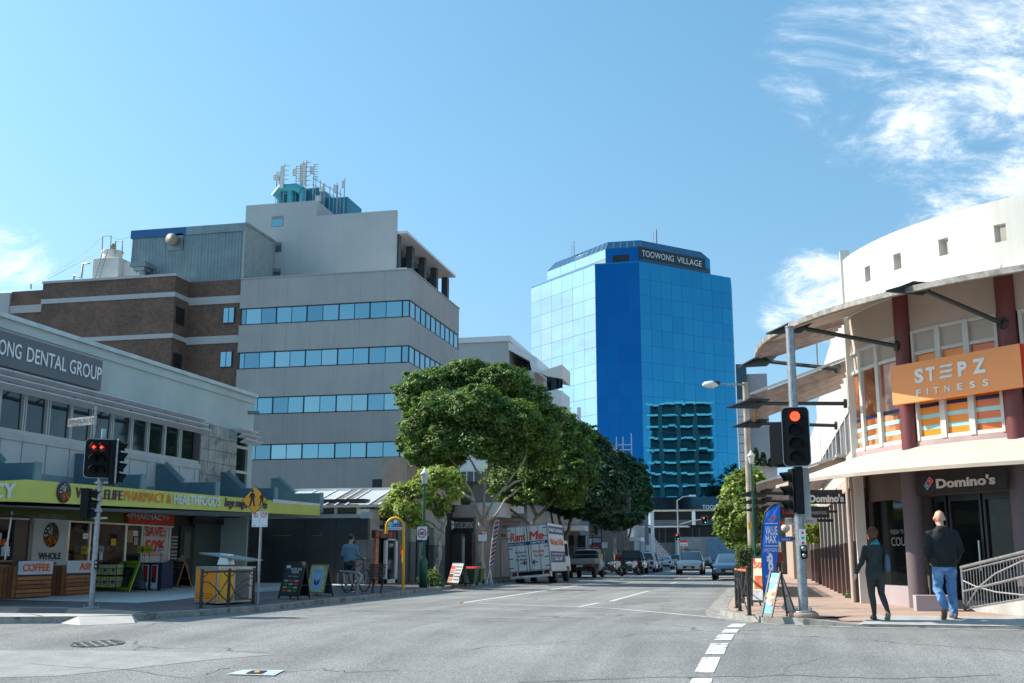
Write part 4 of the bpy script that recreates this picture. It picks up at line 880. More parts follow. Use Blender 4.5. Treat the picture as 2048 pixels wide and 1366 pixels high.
db = thing('directory_board', 'tall grey directory board listing tenants above the cafe', 'sign', (X(1025, 1040, 62), 62, .12))
x0, x1 = X(1001, 1020, 62), X(1049, 1020, 62)
MB().box(x0-.06, x1+.06, 62, 62.15, Zy(1020, 1080, 62), Zy(1020, 1027, 62)).build('board', mat('board_grey', (.42, .43, .42), .6), db)
for k, (s_, c) in enumerate((('CAFE TERRACE', M_ink), ('ROADHOUSE', M_orange), ('TOOWONG POWER', M_ink), ('ALCHEMY', M_lor), ('BAR', M_ink))):
    text(db, s_, at(1003+k % 2*4, 1037+k*9, y=61.98), at(1045-(k % 3)*5, 1037+k*9, y=61.98), Z3, .13, c, ext=0, bold=.02)
MB().box(x0+.05, x0+.7, 61.97, 61.99, Zy(1020, 1074, 62), Zy(1020, 1066, 62)).build('yellow_panel', M_py, db)
for x in (x0-.05, x1+.02): MB().box(x, x+.08, 62.02, 62.12, .12, Zy(1020, 1020, 62)).build('post', M_galv, db)
# balcony building further on
bb = thing('balcony_building', 'shaded white building with a balcony railing behind the street trees', 'building', (-14, 80, .12))
by_ = 78.0; xr = X(1165, 1030, by_)
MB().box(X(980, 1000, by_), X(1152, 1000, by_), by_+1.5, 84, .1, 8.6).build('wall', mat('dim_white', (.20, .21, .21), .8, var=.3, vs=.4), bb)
MB().box(X(980, 1000, by_), X(1152, 1000, by_)+.6, by_, by_+1.6, 3.1, 3.45).build('balcony_slab', M_white, bb)
b = MB()
for k in range(60): b.box(X(1030, 1010, by_)+k*.14, X(1030, 1010, by_)+k*.14+.03, by_, by_+.03, 4.3, 5.3)
b.box(X(1030, 1010, by_), X(1030, 1010, by_)+8.4, by_-.02, by_+.05, 5.3, 5.36); b.build('balustrade', M_galv, bb)
for k in range(5): MB().box(X(1060+k*24, 1080, by_+1.4), X(1076+k*24, 1080, by_+1.4), by_+1.38, by_+1.48, .3, 2.8).build('shop_glazing', M_dkglass, bb)
# blue and white panelled front with dark ASSHA style shop sign further down
pf = thing('panelled_front', 'pale blue panelled shop front with a red panel row and black hanging sign', 'shop', (-13.4, 100, .12))
py_y = 100.0; xs_ = [X(p, 1080, py_y) for p in (1169, 1185, 1202)]
for j, (t, bt, m) in enumerate(((1045, 1058, 'p'), (1058, 1074, 'p'), (1075, 1086, 'b'), (1086, 1098, 'r'), (1098, 1110, 'p'))):
    for i in range(2):
        m_ = {'p': mat('panel_white', (.45, .50, .54), .5), 'b': mat('panel_blue', (.25, .38, .5), .5), 'r': mat('panel_red', (.22, .02, .02), .5)}[m]
        MB().box(xs_[i]+.03, xs_[i+1]-.03, py_y, py_y+.1, Zy(1180, bt, py_y)+.03, Zy(1180, t, py_y)-.03).build('panel', m_, pf)
MB().box(xs_[0]-3, xs_[2]+.05, py_y+.1, py_y+20, .1, Zy(1180, 1043, py_y)).build('wall', M_ink, pf)
s_ = MB().box(X(1169, 1060, py_y-.3), X(1195, 1060, py_y-.3), py_y-.3, py_y-.2, Zy(1180, 1071, py_y), Zy(1180, 1052, py_y)).build('hanging_sign', M_ink, pf)
text(s_, 'ASSHIYA', at(1175, 1069, y=py_y-.31), at(1191, 1069, y=py_y-.31), Z3, .16, M_py, ext=0, bold=.02)
MB().lathe([(.32, 0), (.32, .02)], (X(1183, 1058, py_y), py_y-.32, Zy(1183, 1058, py_y)), 12, axis='Y').build('emblem', mat('emblem_gold', (.2, .15, .08), .5), s_)
wl_ = thing('low_white_shop', 'low white rendered shop with a flat awning at the far end of the trees', 'shop', (-14, 120, .12))
yy = 122.0
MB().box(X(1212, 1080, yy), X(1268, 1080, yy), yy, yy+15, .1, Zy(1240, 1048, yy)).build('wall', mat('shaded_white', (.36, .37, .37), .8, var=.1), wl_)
MB().box(X(1205, 1080, yy), X(1288, 1080, yy), yy-3, yy, Zy(1240, 1083, yy), Zy(1240, 1076, yy)).build('awning', M_wt, wl_)
for a, b_ in ((1218, 1232), (1243, 1252)): MB().box(X(a, 1095, yy), X(b_, 1095, yy), yy-.05, yy-.01, .2, 2.7).build('window', M_dkglass, wl_)
for px, w in ((1288, 7), (1300, 6)):
    MB().box(X(px, 1000, 128), X(px+w, 1000, 128), 128, 128.6, .1, Zy(px, 1022, 128)).build('pillar', mat('pillar_blue', (.17, .22, .26), .6) if w == 7 else M_wt, wl_)
# ================================================================== white building behind the grey office
wy = 132.0
wh = thing('white_building', 'white rendered building with stepped balconies between office and blue tower', 'building', (-38, 140, 0))
x0, x1, x2, x3 = X(900, 700, wy), X(1022, 700, wy), X(1075, 740, wy), X(1125, 760, wy)
zA_ = Zy(1010, 683, wy)
MB().box(x0, X(1018, 700, wy), wy, wy+20, 0, zA_).build('wall', M_ub, wh)
MB().box(x0-.3, X(1018, 700, wy)+.2, wy-.2, wy+20, zA_, zA_+.7).build('parapet', M_white, wh)
z1, z0 = Zy(1040, 696, wy), Zy(1040, 745, wy)
MB().ext([(X(1018, 690, wy), wy-.3, z1+.8), (X(1075, 740, wy), wy-.3, Zy(1075, 716, wy)), (X(1075, 740, wy), wy-.3, Zy(1075, 745, wy)), (X(1065, 740, wy), wy-.3, Zy(1065, 745, wy)), (X(1060, 720, wy), wy-.3, Zy(1062, 722, wy)), (X(1018, 690, wy), wy-.3, z1-.2)], (0, 14, 0)).build('balcony_hood', M_white, wh)
MB().box(X(1018, 690, wy), X(1068, 740, wy), wy+6, wy+18, 0, Zy(1060, 740, wy)).build('inner_wall', mat('inner_cream', (.5, .48, .43), .8), wh)
MB().box(X(1018, 690, wy), X(1067, 740, wy), wy, wy+6, 0, Zy(1060, 741, wy)).build('lower_block', M_ub, wh)
for k in range(3): MB().box(X(1020+k*16, 735, wy)+.2, X(1032+k*16, 735, wy), wy+5.9, wy+5.98, z0-.6, z0+1.9).build('window', M_dkglass, wh)
MB().ext([(X(1078, 735, wy), wy, Zy(1078, 744, wy)), (X(1124, 735, wy), wy, Zy(1124, 729, wy)), (X(1124, 735, wy), wy, Zy(1124, 757, wy)), (X(1094, 755, wy), wy, Zy(1094, 752, wy))], (0, 6, 0)).build('corner_hood', M_cream, wh)
MB().box(X(1085, 780, wy), X(1123, 780, wy), wy, wy+6, 0, Zy(1123, 781, wy)).build('corner_block', M_white, wh)
MB().quad((X(1092, 770, wy), wy+.5, Zy(1092, 782, wy)), (X(1124, 770, wy), wy+.5, Zy(1092, 775, wy)), (X(1124, 770, wy), wy+.5, Zy(1092, 755, wy)), (X(1092, 770, wy), wy+.5, Zy(1092, 750, wy))).build('glass_screen', M_win, wh)
MB().cyl((X(1158, 825, wy), wy, 10), (X(1158, 825, wy), wy, Zy(1158, 815, wy)), .25, n=8).build('flue', M_wt, wh)
gb = thing('grey_slab_building', 'low grey and white apartment roofs rising over the far trees', 'building', (-24, 150, 0))
yy = 150.0
MB().box(X(1160, 900, yy), X(1232, 900, yy), yy, yy+12, 0, Zy(1232, 905, yy)).build('wall', M_white, gb)
MB().ext([(X(1195, 900, yy), yy-.2, Zy(1195, 872, yy)), (X(1250, 900, yy), yy-.2, Zy(1250, 907, yy)), (X(1250, 900, yy), yy-.2, 0), (X(1195, 900, yy), yy-.2, 0)], (0, 8, 0)).build('sloping_wall', M_ub, gb)
sc = MB()
for px in (1232, 1245, 1262): sc.box(X(px, 880, yy-1), X(px, 880, yy-1)+.1, yy-1, yy-.9, 8, Zy(px, 875 if px != 1262 else 868, yy))
for py in (892, 902): sc.box(X(1230, py, yy-1), X(1262, py, yy-1), yy-1, yy-.9, Zy(1240, py, yy), Zy(1240, py, yy)+.1)
sc.build('scaffold_rails', M_wt, gb)
# ================================================================== blue glass tower
TY = 262.0
tw = thing('blue_glass_tower', 'tall octagonal tower of mirrored blue glass with village sign on top', 'tower', (-30, 285, 0))
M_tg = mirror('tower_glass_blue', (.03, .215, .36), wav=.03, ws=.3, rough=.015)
M_tg2 = mirror('tower_glass_deep', (.008, .12, .33), wav=.08, ws=.22, rough=.015)  # same glass on the chamfer, its darker mirrored sky put into the tint
M_tgl = mirror('tower_glass_pale', (.35, .52, .60), wav=.10, ws=.25, rough=.015)  # same glass on the left face, bright mirrored sky put into the tint
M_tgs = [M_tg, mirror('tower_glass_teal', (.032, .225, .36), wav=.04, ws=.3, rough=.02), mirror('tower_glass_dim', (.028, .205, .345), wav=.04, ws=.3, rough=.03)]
M_tg2s = [M_tg2, mirror('tower_glass_dark_sky_b', (.009, .128, .34), wav=.05, ws=.3, rough=.02), mirror('tower_glass_dark_sky_c', (.0075, .113, .32), wav=.05, ws=.3, rough=.02)]
M_tgls = [M_tgl, mirror('tower_glass_bright_sky_b', (.38, .54, .62), wav=.06, ws=.3, rough=.02), mirror('tower_glass_bright_sky_c', (.33, .50, .59), wav=.06, ws=.3, rough=.02)]
M_joint = mat('tower_joint', (.02, .09, .16), .4)
def ray_line(px, p, d):   # where the vertical plane through pixel column px meets p + t*d
    r_ = ray(px, 800); t = (p[0]*r_.y-p[1]*r_.x)/(d[1]*r_.x-d[0]*r_.y); return t
cA = (X(1194, 800, TY), TY); cB = (X(1284, 800, TY), TY)
h_ = math.sqrt(.5)
LL = ray_line(1063, cA, (-h_, h_)); LR = ray_line(1471, cB, (h_, h_))
cL = (cA[0]-h_*LL, TY+h_*LL); cR = (cB[0]+h_*LR, TY+h_*LR)
zT = Zy(1283, 524, TY); zBm = Zy(1300, 1000, TY); NR = 14; fh = (zT-zBm)/NR
def faces(pa, pb, nc, m, par, z0, fh, nr, skew=.004, widths=None):
    pa, pb = Vector((*pa, 0)), Vector((*pb, 0)); d = (pb-pa)/nc; nrm = Vector((d.y, -d.x, 0)).normalized()
    for i in range(nc):
        for j in range(nr):
            a, b_ = pa+d*i, pa+d*(i+1); g_ = .035; u = d.normalized()
            z_0, z_1 = z0+j*fh+g_, z0+(j+1)*fh-g_; k = [rng.normal(0, skew*fh) for _ in range(4)]
            q = [a+u*g_+nrm*(.03+k[0])+Z3*z_0, b_-u*g_+nrm*(.03+k[1])+Z3*z_0, b_-u*g_+nrm*(.03+k[2])+Z3*z_1, a+u*g_+nrm*(.03+k[3])+Z3*z_1]
            mm = m[int(rng.choice(len(m), p=[.5, .25, .25]))] if isinstance(m, list) else m
            MB().add(q, [[0, 1, 2, 3]]).build('glass_panel', mm, par, recalc=False)
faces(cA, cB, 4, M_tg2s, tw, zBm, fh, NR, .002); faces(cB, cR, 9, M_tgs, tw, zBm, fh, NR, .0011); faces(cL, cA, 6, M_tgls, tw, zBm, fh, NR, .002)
bk_ = [(cA[0], cA[1]), (cB[0], cB[1]), cR, (cR[0], cR[1]+10), (cB[0], cR[1]+22), (cA[0], cR[1]+22), (cL[0], cL[1]+10), cL]
MB().ext([(x, y, 0) for x, y in bk_], (0, 0, zT-.05)).build('core', M_joint, tw)
MB().ext([(x, y, zT-.05) for x, y in bk_], (0, 0, .3)).build('roof_edge', M_tg, tw)
# crown
cz = zT+.25; cTop = Zy(1283, 492, TY+3); def_ = 0
kA, kB = (X(1211, 500, TY+3), TY+3), (X(1283, 500, TY+3), TY+3)
L1 = ray_line(1096, kA, (-h_, h_)); L2 = ray_line(1430, kB, (h_, h_))
kL, kR = (kA[0]-h_*L1, kA[1]+h_*L1), (kB[0]+h_*L2, kB[1]+h_*L2)
kk = [kA, kB, kR, (kR[0]-4, kR[1]+9), (kL[0]+4, kL[1]+9), kL]
MB().ext([(x, y, cz-.1) for x, y in kk], (0, 0, cTop-cz)).build('crown', M_joint, tw)
hc = (cTop-cz)
faces(kA, kB, 3, M_tg2, tw, cz+hc*.42, hc*.52, 1); faces(kB, kR, 6, M_tg, tw, cz+hc*.42, hc*.52, 1); faces(kL, kA, 4, M_tgl, tw, cz+hc*.42, hc*.52, 1); faces(kL, kA, 4, mat('crown_grille', (.30, .31, .33), .6), tw, cz+hc*.12, hc*.28, 1); faces(kB, kR, 6, mat('crown_band', (.02, .08, .12), .4), tw, cz+hc*.12, hc*.28, 1)
faces(kA, kB, 3, M_tg2, tw, cz, hc*.4, 1); MB().box(X(1225, 515, TY+3), X(1258, 515, TY+3), TY+2.85, TY+2.95, Zy(1240, 523, TY+3), Zy(1240, 510, TY+3)).build('plant_opening', M_ink, tw)
cen = Vector((sum(p[0] for p in kk)/6, sum(p[1] for p in kk)/6, 0)); up_ = Zy(1283, 479, TY+4)
ring = [Vector((p[0], p[1], cTop-.12)) for p in kk]; ring2 = [cen+(Vector((p.x, p.y, 0))-cen)*.90+Z3*up_ for p in ring]
sk = MB()
for i in (5, 0, 1):
    a, b_, c, d = ring[i], ring[(i+1) % 6], ring2[(i+1) % 6], ring2[i]; n_ = {5: 12, 0: 5, 1: 14}[i]
    for k in range(n_):
        t0, t1 = (k+.06)/n_, (k+.94)/n_; MB().add([a.lerp(b_, t0), a.lerp(b_, t1), d.lerp(c, t1), d.lerp(c, t0)], [[0, 1, 2, 3]]).build('skylight', mirror('skylight_glass', (.10, .25, .36)) if k == 0 and i == 5 else bpy.data.materials['skylight_glass'], tw)
    sk.add([a-Z3*.05, b_-Z3*.05, c-Z3*.05, d-Z3*.05], [[0, 1, 2, 3]])
sk.add([p-Z3*.02 for p in ring2], [[0, 1, 2, 3, 4, 5]]); sk.build('crown_frame', mat('crown_frame_dark', (.12, .19, .23), .5), tw)
dirR = Vector((kR[0]-kB[0], kR[1]-kB[1], 0)).normalized(); nR_ = Vector((dirR.y, -dirR.x, 0))
def onR(px, py, off=.25):
    t = ray_line(px, kB, (h_, h_)); p = Vector((kB[0], kB[1], 0))+Vector((h_, h_, 0))*t; q = at(px, py, y=p.y); return Vector((p.x, p.y, q.z))+nR_*off
ts = thing('tower_sign', 'dark sign with white serif letters reading TOOWONG VILLAGE on tower crown', 'sign', onR(1350, 510))
a, b_ = onR(1282, 512, .1), onR(1420, 531, .1); z0, z1 = a.z-.4, onR(1282, 490, .1).z-.3
MB().add([a+Z3*(z0-a.z), Vector((b_.x, b_.y, z0)), Vector((b_.x, b_.y, z1)), Vector((a.x, a.y, z1))], [[0, 1, 2, 3]]).build('board', mat('sign_board_dark', (.012, .018, .025), .4), ts)
zl_ = z0+(z1-z0)*.22; a, b_ = onR(1290, 500, .15), onR(1355, 510, .15); text(ts, 'TOOWONG', (a.x, a.y, zl_), (b_.x, b_.y, zl_), Z3, (z1-z0)*.55, M_wt, ext=0, bold=.0)
a, b_ = onR(1362, 510, .15), onR(1412, 515, .15); text(ts, 'VILLAGE', (a.x, a.y, zl_), (b_.x, b_.y, zl_), Z3, (z1-z0)*.55, M_wt, ext=0)
for px, py0, py1, w in ((1313, 487, 459, .5), (1307, 485, 462, .16), (1148, 503, 482, .3), (1143, 505, 490, .12)):
    y_ = TY+14; q = at(px, py0+8, y=y_); MB().cyl(q, (q.x, y_, Zy(px, py1, y_)), w/2, n=6).build('roof_mast', M_galv, tw)
# podium under the tower
pd = thing('tower_podium', 'dark podium with awnings and white columns at the end of the street', 'podium', (-20, 250, 0))
pz = Zy(1350, 1000, TY-6)
xa, xb = X(1240, 1050, TY-6), X(1480, 1050, TY-6)
M_pod = mat('podium_dark', (.028, .032, .036), .4, var=.2, vs=.2); PYY = TY-6
MB().box(xa-6, xb+14, PYY, TY+10, Zy(1350, 1022, PYY), zBm+.3).build('fascia_block', mirror('podium_glass', (.03, .06, .09), rough=.05), pd)
MB().box(xa-6, xb+14, PYY-.4, PYY, Zy(1350, 1023, PYY), Zy(1350, 1019.5, PYY)).build('gold_trim', mat('trim_pale', (.45, .42, .30), .5), pd)
MB().box(xa-6, xb+14, PYY+3, TY+10, 0, Zy(1350, 1022, PYY)).build('recess', M_pod, pd)
MB().box(xa, xb+14, PYY-.2, PYY+4, Zy(1350, 1050, PYY), Zy(1350, 1040, PYY)).build('band', mat('band_slate', (.05, .06, .07), .5), pd)
MB().box(xa, X(1380, 1050, PYY), PYY-6, PYY, Zy(1350, 1055.5, PYY), Zy(1350, 1053, PYY)).build('awning', M_wt, pd)
for px, w in ((1384, 7), (1296, 6)): MB().box(X(px, 1040, PYY-.3), X(px+w, 1040, PYY-.3), PYY-.5, PYY, Zy(px, 1050, PYY), Zy(px, 1023, PYY)).build('column', M_wt, pd)
for px in (1302, 1318, 1330, 1384, 1398, 1440, 1462): MB().box(X(px, 1070, PYY), X(px+2, 1070, PYY), PYY-.5, PYY, 0, Zy(px, 1056, PYY)).build('slim_column', mat('col_teal', (.06, .09, .10), .5), pd)
MB().box(xa, X(1410, 1085, PYY), PYY-1, PYY, 0, Zy(1350, 1085, PYY)).build('low_wall', mat('lowwall', (.10, .12, .13), .6), pd)
MB().box(X(1350, 1085, PYY-3), X(1440, 1085, PYY-3), PYY-3, PYY-2.6, 0, Zy(1350, 1074, PYY-3)).build('parapet_wall', mat('wall_grey', (.24, .26, .27), .7), pd)
MB().box(X(1415, 1085, PYY-5), X(1500, 1085, PYY-5), PYY-5, PYY-4.5, 0, Zy(1450, 1078, PYY-5)).build('blue_hoarding', mat('hoarding_blue', (.08, .17, .27), .6), pd)
st = MB()
for k in range(12): st.box(X(1296, 1085, 235)+k*.45, X(1296, 1085, 235)+k*.45+.5, 235, 238, 0, 6.4-k*.5)
st.build('stairs', mat('stairs_pale', (.32, .33, .34), .7), pd)
text(pd, 'TOOWONG VILLAGE', at(1405, 1018, y=PYY-.1), at(1503, 1018, y=PYY-.1), Z3, .95, M_wt, ext=0, bold=.0)
# ================================================================== pale building right of tower
ry = 205.0
rb = thing('pale_office', 'pale ribbed office building right of the blue tower', 'building', (4, 215, 0))
x0, x1, x2, x3 = X(1494, 800, ry), X(1536, 800, ry), X(1474, 800, ry-1), X(1495, 800, ry-1)
MB().box(x0, x1, ry, ry+20, 0, Zy(1500, 748, ry)).build('wall', mat('ribbed_pale', (.36, .37, .39), .7, var=.05, streak=.1), rb)
for k in range(14): xx = x0+(x1-x0)*k/14; MB().box(xx, xx+.06, ry-.08, ry, 14, Zy(1500, 748, ry)).build('rib', mat('rib_pale', (.40, .41, .43), .7), rb)
MB().box(x2, x3, ry-1, ry+8, 0, Zy(1480, 730, ry)).build('stair_core', mat('core_glass', (.02, .06, .09), .2), rb)
for k in range(9):
    z1 = Zy(1484, 799+k*17.8, ry-1.2); z0 = Zy(1484, 815.5+k*17.8, ry-1.2); MB().box(x2+.1, x3-.1, ry-1.3, ry-1.05, z0, z1).build('panel', M_ub, rb)
MB().box(x0, X(1553, 930, ry), ry-6, ry, 0, Zy(1500, 928, ry-6)).build('terrace', M_ub, rb)

# things beside the tower that its mirrored faces show
ap = thing('balcony_apartments', 'dark apartment block with white balcony slabs mirrored in the blue tower', 'apartment block', (75, 268, 0))
MB().box(62, 80, 255, 274, 0, 50).build('wall', mat('apartment_dark', (.015, .022, .025), .4, var=.5, vs=.3), ap)
for k in range(13): MB().box(61.1, 62, 254, 275, 5+k*3.7, 5.6+k*3.7).build('balcony_slab', M_white, ap)
for k in range(3): MB().box(61, 61.9, 258+k*5.5, 259.3+k*5.5, 0, 49).build('pier', mat('apartment_pier', (.07, .08, .08), .6), ap)
# ================================================================== rounded corner building, right
CX, CY_, RR = 9.0, 29.0, 7.0
def pol(a, r, z): return Vector((CX+r*math.cos(R(a)), CY_+r*math.sin(R(a)), z))
def arc(r0, r1, z00, z10, z01, z11, a0, a1, n, m=0, mb=None):
    """solid ring sector: inner r0 between heights z00..z01, outer r1 between z10..z11"""
    mb = mb or MB(); vs = []
    for i in range(n+1):
        a = a0+(a1-a0)*i/n; vs += [pol(a, r0, z00), pol(a, r1, z10), pol(a, r1, z11), pol(a, r0, z01)]
    fs = [[4*i+j, 4*i+(j+1) % 4, 4*(i+1)+(j+1) % 4, 4*(i+1)+j] for i in range(n) for j in range(4)]
    mb.add(vs, fs+[[0, 1, 2, 3], [4*n+3, 4*n+2, 4*n+1, 4*n]], m); return mb
cn = thing('corner_building', 'rounded white corner building with gym above and pizza shop below', 'building', (CX, CY_, 0))
A0, A1 = -168.5, -95
M_drum = mat('drum_white', (.60, .585, .53), .8, var=.06, vs=.7, bump=.12, streak=.13)
# parapet drum with four square holes
holes = [(-174.6, ), (-161.5, ), (-145.5, ), (-130.7, ), (-116,), (-102,)]
hz0, hz1 = 7.55, 7.90
edges = []
def hit_a(px, py, r=RR):
    d = ray(px, py); A = d.x**2+d.y**2; Bq = -2*(d.x*CX+d.y*CY_); C = CX*CX+CY_*CY_-r*r; k = (-Bq-math.sqrt(max(0, Bq*Bq-4*A*C)))/(2*A)
    p = Vector((0, 0, EYE))+d*k; return math.degrees(math.atan2(p.y-CY_, p.x-CX)), p.z
hl = []
for (a, b_, t, bt) in ((1729, 1736, 532, 556), (1786, 1797, 501, 530), (1876, 1891, 470, 501), (1987, 2005, 443, 475)):
    aa, z1 = hit_a((a+b_)/2, t); _, z0 = hit_a((a+b_)/2, bt); a0, _ = hit_a(a, t); a1, _ = hit_a(b_, t); hl.append((a0, a1, z0, z1))
hl = [(a0-.05, a0+1.95, 7.48, 7.85) for (a0, a1, z0, z1) in hl]; hl += [(hl[-1][0]+14.5, hl[-1][1]+14.5, 7.47, 7.86)]
dr = MB(); cur = A0; zP0, zP1 = 6.9, 8.36
for (a0, a1, z0, z1) in hl:
    arc(RR-.28, RR, zP0, zP0, zP1, zP1, cur, a0, max(2, int((a0-cur)/1.5)), mb=dr)
    arc(RR-.28, RR, zP0, zP0, z0, z0, a0, a1, 2, mb=dr); arc(RR-.28, RR, z1, z1, zP1, zP1, a0, a1, 2, mb=dr); cur = a1
arc(RR-.28, RR, zP0, zP0, zP1, zP1, cur, A1, 14, mb=dr)
dr.build('parapet', M_drum, cn)
arc(RR-.9, RR-.86, 6.9, 6.9, 8.1, 8.1, A0, A1, 30).build('inner_lining', mat('lining', (.52, .49, .42), .8), cn)
# wall above windows
M_beige = mat('beige_render', (.50, .41, .345), .8, var=.05, vs=.7, streak=.06)
arc(RR-.3, RR-.06, 6.02, 6.02, 6.9, 6.9, A0, A1, 48).build('upper_wall', M_beige, cn)
arc(RR-.3, RR-.04, 3.3, 3.3, 3.62, 3.62, A0, A1, 48).build('sill_band', mat('pink_sill', (.42, .30, .29), .8), cn)
arc(RR-1.2, RR-1.0, 3.4, 3.4, 7.0, 7.0, A0, A1, 24).build('gym_interior', mat('gym_inner', (.12, .09, .07), .8), cn)
# floor slab between storeys
MB().ext([pol(a, RR-.35, 2.95) for a in np.linspace(A0, A1, 24)]+[Vector((CX, CY_, 2.95))], (0, 0, .3)).build('floor_slab', M_beige, cn)
MB().ext([pol(a, RR-.35, 6.75) for a in np.linspace(A0, A1, 24)]+[Vector((CX, CY_, 6.75))], (0, 0, .1)).build('roof_slab', M_beige, cn)
# maroon columns
M_mar = mat('maroon_paint', (.15, .035, .035), .5, var=.08); colA = [-146.4, -125.4, -104.4]
for a in colA: MB().cyl(pol(a, RR-.02, 3.45), pol(a, RR-.02, 6.9), .185, n=20).build('column', M_mar, cn)
# upper windows: frame, transom, panes
M_frw = mat('window_frame_cream', (.60, .58, .53), .5, var=.03)
M_or = mat('orange_film', s2l(238, 140, 30), .35, var=.05, coat=.15); M_or2 = mat('orange_film_deep', s2l(214, 105, 20), .3, var=.05, coat=.15)
M_orv = mat('orange_brown_glass', s2l(140, 80, 45), .12, var=.5, vs=1.5, coat=.35, col2=s2l(205, 150, 110), c2s=1.2)
M_nv = mat('film_navy', s2l(18, 30, 75), .35, coat=.1); M_tl = mat('film_aqua', s2l(165, 212, 208), .35, coat=.1); M_bg = mat('film_beige_panel', (.47, .40, .33), .5, var=.04)
wz = [3.62, 3.80, 3.90, 4.08, 4.18, 4.32, 4.42, 5.50, 6.02]
def awin(a0, a1, first_kind):
    fr = MB(); d = .55
    arc(RR-.14, RR-.04, 3.62, 3.62, 3.70, 3.70, a0, a1, 2, mb=fr); arc(RR-.14, RR-.04, 5.48, 5.48, 5.55, 5.55, a0, a1, 2, mb=fr); arc(RR-.14, RR-.04, 5.96, 5.96, 6.03, 6.03, a0, a1, 2, mb=fr)
    arc(RR-.16, RR-.02, 3.62, 3.62, 6.03, 6.03, a0, a0+d, 1, mb=fr); arc(RR-.16, RR-.02, 3.62, 3.62, 6.03, 6.03, a1-d, a1, 1, mb=fr)
    w = fr.build('window', M_frw, cn); body = M_or if first_kind == 'o' else M_orv
    def band(z0, z1, m, nm, pr=.10): q0, q1 = pol(a0+d, RR-pr, z0), pol(a1-d, RR-pr, z0); MB().quad(q0, q1, Vector((q1.x, q1.y, z1)), Vector((q0.x, q0.y, z1))).build(nm, m, w)
    band(3.66, 5.5, body if first_kind != 'd' else M_or2, 'pane'); band(5.53, 5.98, M_bg, 'top_panel')
    band(3.84, 3.93, M_tl, 'stripe', .095); band(4.08, 4.17, M_tl, 'stripe', .095); band(4.32, 4.40, M_nv, 'stripe', .095)
ca = hit_a
for (a0, a1, k) in [(-168, -162, 'v'), (-162, -155.2, 'v'), (-155.2, -148.2, 'v'), (-144.6, -138.6, 'o'), (-138.6, -132.9, 'o'), (-132.9, -127.2, 'd'), (-123.6, -117.5, 'o'), (-117.5, -111.5, 'v'), (-111.5, -106.2, 'o')]: awin(a0, a1, k)
# upper visor
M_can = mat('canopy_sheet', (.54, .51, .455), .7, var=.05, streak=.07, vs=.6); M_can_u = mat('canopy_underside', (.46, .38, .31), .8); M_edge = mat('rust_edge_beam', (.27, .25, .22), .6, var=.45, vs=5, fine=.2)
vz0, vz1, vr = 6.98, 6.36, 8.95
arc(RR, vr, vz0-.03, vz1-.02, vz0, vz1+.02, -166, A1, 46).build('visor_sheet', M_can, cn)
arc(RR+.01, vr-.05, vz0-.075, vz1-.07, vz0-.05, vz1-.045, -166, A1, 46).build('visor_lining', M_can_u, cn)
arc(vr, vr+.08, vz1-.07, vz1-.07, vz1+.045, vz1+.045, -183, A1, 56).build('visor_edge_beam', M_edge, cn)
for px_a in (-146, -125.4): MB().beam(pol(px_a+.0, RR, vz0+.005), pol(px_a+5, vr, vz1+.025), .02, .01).build('visor_seam', M_edge, cn)
M_slat = mat('brown_slat', (.36, .25, .195), .6, var=.2, vs=4)
for i, a in enumerate((-181.5, -178, -174.5, -171, -167.5)):
    MB().beam(pol(a, RR-.0, vz0-.12), pol(a, vr, vz1-.06), .05, .17).build('visor_slat', M_slat, cn)
MB().beam(pol(-183, RR, vz0-.06), pol(-183, vr, vz1-.0), .1, .18).build('visor_rafter', M_edge, cn)
M_stb = mat('strut_black', (.025, .03, .03), .45)
def strut(p0, p1, par, fin=True):
    s_ = MB().cyl(p0, p1, .05, n=8).build('strut', M_stb, par); MB().cyl(Vector(p0)-(Vector(p1)-Vector(p0)).normalized()*.02, Vector(p0)+(Vector(p1)-Vector(p0)).normalized()*.06, .12, n=10).build('strut_plate', M_stb, s_)
    if fin:
        p1 = Vector(p1); d = (p1-Vector(p0)); d.z = 0; d.normalize(); n_ = Vector((-d.y, d.x, 0))
        MB().ext([p1-d*.35+Z3*.10-n_*.03, p1+d*.15+Z3*.14-n_*.03, p1+d*.75-Z3*.10-n_*.03, p1-d*.05-Z3*.14-n_*.03], n_*.06).build('arrow_bracket', M_stb, s_)
        MB().ext([p1-d*.1+Z3*.05-n_*.22, p1+d*.2+Z3*.05-n_*.22, p1+d*.75-Z3*.10, p1+d*.2+Z3*.05+n_*.22, p1-d*.1+Z3*.05+n_*.22], Z3*.03).build('bracket_plate', M_stb, s_)
strut(pol(-125.4, RR+.15, 5.75), pol(-131.5, vr-.25, 6.40), cn); strut(pol(-146.4, RR+.15, 5.72), pol(-156.5, vr-.2, 6.34), cn); strut(Vector((2.0, 28.4, 5.82)), pol(-181, vr-.15, 6.22), cn)
